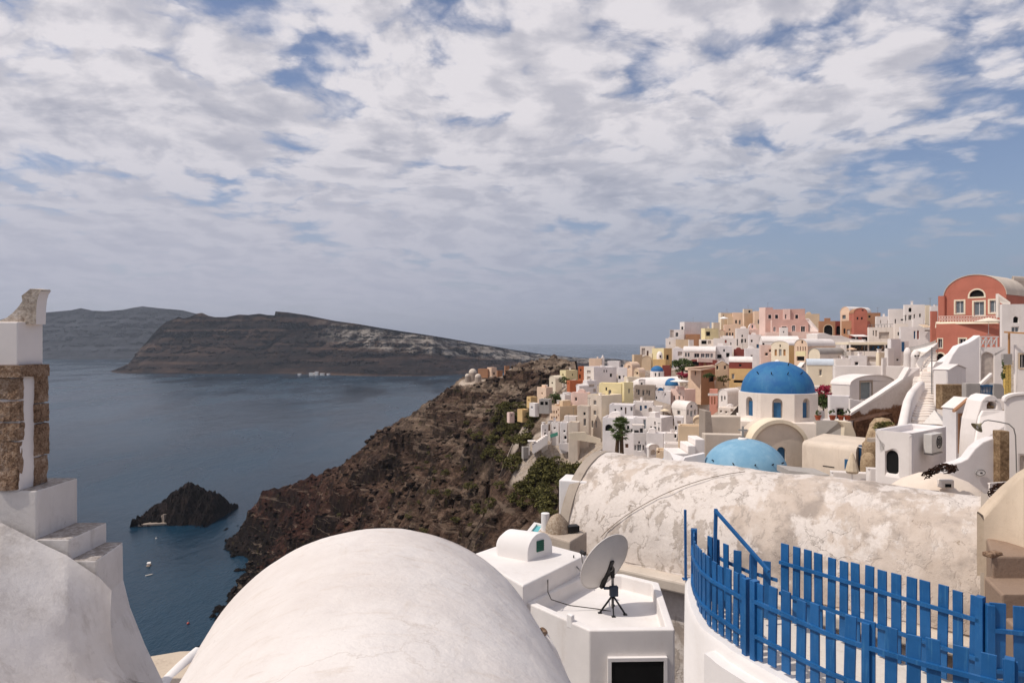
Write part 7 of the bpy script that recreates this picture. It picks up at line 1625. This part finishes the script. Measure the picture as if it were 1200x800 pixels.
lay = t.noise(t.n('ShaderNodeMapping', {0: p, 1: (0, 0, 0), 2: (.12, .08, 0), 3: (.03, .03, .55)}), 1, 6, .65, .5); c = t.mix(t.step(lay, .52, .62, 0, .5), c, C('2a201c')); c = t.mix(t.step(lay, .44, .36, 0, .35), c, C('a8927f'))
c = t.mix(t.math('MULTIPLY', t.step(t.noise(p, .5, 5, .7), .58, .66), .55), c, t.mix(nf, C('3c3a22'), C('5d5633')))
att = t.n('ShaderNodeAttribute', attribute_name='village', out=2)
pav = t.mix(t.step(nf, .3, .7), C('b9a48f'), C('d6c8ba')); c = t.mix(t.step(att, .4, .8), c, pav)
c = t.mix(t.step(z, -117.6, -119.6), c, C('1a1716'))
t.out(c, .95, t.bump(t.math('ADD', t.math('MULTIPLY', nm_, 3), nf), .9, 1.0), .1)
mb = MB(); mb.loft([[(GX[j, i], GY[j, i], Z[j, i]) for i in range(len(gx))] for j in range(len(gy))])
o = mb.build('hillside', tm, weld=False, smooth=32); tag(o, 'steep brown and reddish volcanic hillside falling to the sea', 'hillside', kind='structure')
a = o.data.attributes.new('village', 'FLOAT', 'POINT'); va_ = np.clip(1 - dmin / np.where(GX > 14, 14, 4), 0, 1); va_ = np.where((GX > 40), 1, va_); a.data.foreach_set('value', va_.ravel().astype(np.float32))
ix = lambda x, y: (np.searchsorted(gx, x).clip(1, len(gx) - 1), np.searchsorted(gy, y).clip(1, len(gy) - 1))
def ground(x, y):
    i, j = ix(x, y); return float(Z[j, i])
# loose boulders and outcrops (uncountable)
rnd = random.Random(9); mb = MB(); ico = None
bm = bmesh.new(); bmesh.ops.create_icosphere(bm, subdivisions=1, radius=1); iv = [v.co.copy() for v in bm.verts]; ifc = [tuple(v.index for v in f.verts) for f in bm.faces]; bm.free()
cnt = 0
while cnt < 2600:
    x_, y_ = rnd.uniform(-160, 26), rnd.uniform(130, 410); i, j = ix(x_, y_)
    if wild[j, i] < .8 or Z[j, i] < -121: cnt += .2; continue
    s_ = rnd.choice((.35, .5, .5, .7, 1.0, 1.5)) * rnd.uniform(.7, 1.3) * (1.3 if Z[j, i] < -100 else 1); z_ = Z[j, i]
    mb.add([Vector((x_, y_, z_)) + Vector((v.x * s_ * rnd.uniform(.75, 1.25), v.y * s_ * rnd.uniform(.75, 1.25), v.z * s_ * rnd.uniform(.6, 1.0))) for v in iv], ifc); cnt += 1
o = mb.build('boulders', tm, weld=False); tag(o, 'loose volcanic boulders scattered over the hillside', 'boulders', kind='stuff')
o.data.attributes.new('village', 'FLOAT', 'POINT')
# scrub bushes: a few shapes copied over the green gullies
protos = []
for k in range(4):
    r_ = thing('scrub_bush', 'low olive-green scrub bush among the rocks of the cliff', 'bush', (0, 0, 0), 'scrub bushes on the cliff')
    mb = MB(); crown(mb, (0, 0, .55), (1.0, .95, .75), 420, .13, 50 + k, 13); mb.build('foliage', SCRUB, r_, weld=False)
    mb = MB(); [mb.tube([(0, 0, -.4), (rnd.uniform(-.4, .4), rnd.uniform(-.4, .4), .5)], [.08, .03], 5) for _ in range(4)]; mb.build('stem', BARK, r_)
    protos.append(r_)
def hit(u, v):
    k_, m_ = (u - 600) / F, (400 - v) / F
    Ys = np.arange(110, 420, .5); h_ = np.array([ground(k_ * Y, Y) for Y in Ys]); w_ = np.where(m_ * Ys < h_)[0]
    return None if len(w_) == 0 else Ys[w_[0]]
zones = [(585, 508, 30, 12, 26), (600, 492, 30, 8, 20), (640, 560, 26, 16, 36), (618, 545, 22, 12, 24), (665, 552, 14, 10, 12), (630, 590, 20, 14, 16), (575, 530, 14, 14, 10), (612, 520, 16, 8, 10), (645, 500, 14, 10, 10), (600, 480, 16, 5, 7), (652, 535, 8, 6, 6), (622, 575, 22, 8, 10), (480, 600, 60, 40, 10), (560, 590, 40, 30, 12), (520, 545, 40, 25, 9)]
nb = 0
for (uu, vv, du, dv, k) in zones:
    for _ in range(k):
        u, v = uu + rnd.gauss(0, du * .5), vv + rnd.gauss(0, dv * .5); Y = hit(u, v)
        if Y is None: continue
        x_ = (u - 600) / F * Y; i, j = ix(x_, Y)
        if dmin[j, i] < 1.0: continue
        s_ = rnd.uniform(.9, 2.3) * (.75 if uu < 570 else 1); pr_ = protos[nb % 4]
        o = pr_ if nb < 4 else copy_tree(pr_)
        o.location = (x_, Y, ground(x_, Y) - .1); o.rotation_euler.z = rnd.uniform(0, 6.28); o.scale = (s_, s_ * rnd.uniform(.8, 1.1), s_ * rnd.uniform(.7, 1.05)); nb += 1
# ================================================================== buildings made of several wings are one thing each
def labelled(lbl): return next(o for o in COL.objects if o.get('label') == lbl)
def merge(main, others, name=None, label=None, cat=None):
    m_ = labelled(main)
    for lb in others:
        o = labelled(lb); dv = Vector(o.location) - Vector(m_.location)
        if o.type == 'MESH':
            o.parent = m_; o.location = dv
            for k in ('label', 'category', 'group'):
                if k in o: del o[k]
        else:
            for ch in list(o.children): ch.parent = m_; ch.location = Vector(ch.location) + dv
            bpy.data.objects.remove(o)
    if name: m_.name = name
    if label: m_['label'] = label
    if cat: m_['category'] = cat
merge('upper storey of the red mansion under a great barrel arch with a fanlight', ['red shoulder wall at the left of the great barrel arch', 'lower storey of the red mansion with cream framed windows', 'cream cornice along the top of the lower red storey', 'pale patterned balcony railing across the red mansion'], 'red_mansion', 'large salmon-red mansion with a great barrel arch, fanlight and balcony', 'mansion')
merge('lower floor of the pink mansion with arched doors', ['white-edged left end tower of the pink mansion', 'upper floor of the pink mansion with three square windows', 'pale middle bay with a slit window on the pink mansion'], 'pink_mansion', 'wide two storey pink mansion with square upper windows on the skyline', 'mansion')
merge('lower storey of the brown mansion with tan piers', ['left brown arcade with one tall dark arch on the skyline', 'darker brown arcade bay with a smaller arch on the skyline', 'cream fronted barrel roof at the top of the brown mansion', 'brown arched dormer block of the brown mansion', 'right brown wing of the brown mansion'], 'brown_mansion', 'brown mansion with a dark arcade and a white barrel roof on the skyline', 'mansion')
merge('tall cream tower house with pairs of narrow dark windows', ['middle cream block stepping down left of the cream tower', 'low cream block at the foot of the cream tower', 'cream balustrade wall in front of the cream tower'], 'tower_house')
merge('orange-tan house with two rows of small windows', ['upper peach corner of the orange-tan house'])
merge('tall orange tower house of the skyline row', ['cream top room with a dark window on the orange tower house'])
merge('ochre lower front of the maroon and ochre house', ['maroon upper front with a white barrel roof and one window'], None, 'maroon and ochre two tone house under a white barrel roof')
merge('rounded peach house with a red recessed side', ['peach eave slab over the red recessed side'])
merge('narrow salmon house with pale vertical strips', ['white band across the narrow salmon house'])
merge('peach vaulted house with a yellow balcony front', ['yellow railing of the balcony on the peach vaulted house'])
merge('white gabled house with a brown verge and a grey door', ['brown tiled verge edge along the gable of the white gabled house'])
merge('tall white skyline house with a dark arched window', ['cream shaded end of the tall white skyline house'])
merge('long diagonal stair wall with brown earth stains', ['white coping along the diagonal stair wall'])
merge('white house with a tall shaded arch below the red mansion', ['white cross patterned railing above the tall shaded arch'])
merge('long white barrel roofed house with a glazed porch', ['pale pink balcony band under the glazed porch', 'maroon lower front under the glazed porch'])
merge('mustard house with a tall dark opening', ['sloping mustard front house below the tall opening house'])
merge('white straight stair dropping right from the pink mansion', ['white sloping side wall of the stair right of the pink mansion'])
merge('curved white retaining wall carrying the front blue picket fence', ['stepped white base along the outside of the curved retaining wall'])
merge('white tapered belfry with a rounded niche holding a stone', ['white sloping shoulder in front of the niche belfry'])
merge('white curved wing wall sweeping down left of the belfry', ['crumbling grey stone strip on the wing wall'])
merge('crumbling tan block with a small domed oven top beside the barrel roof', [])
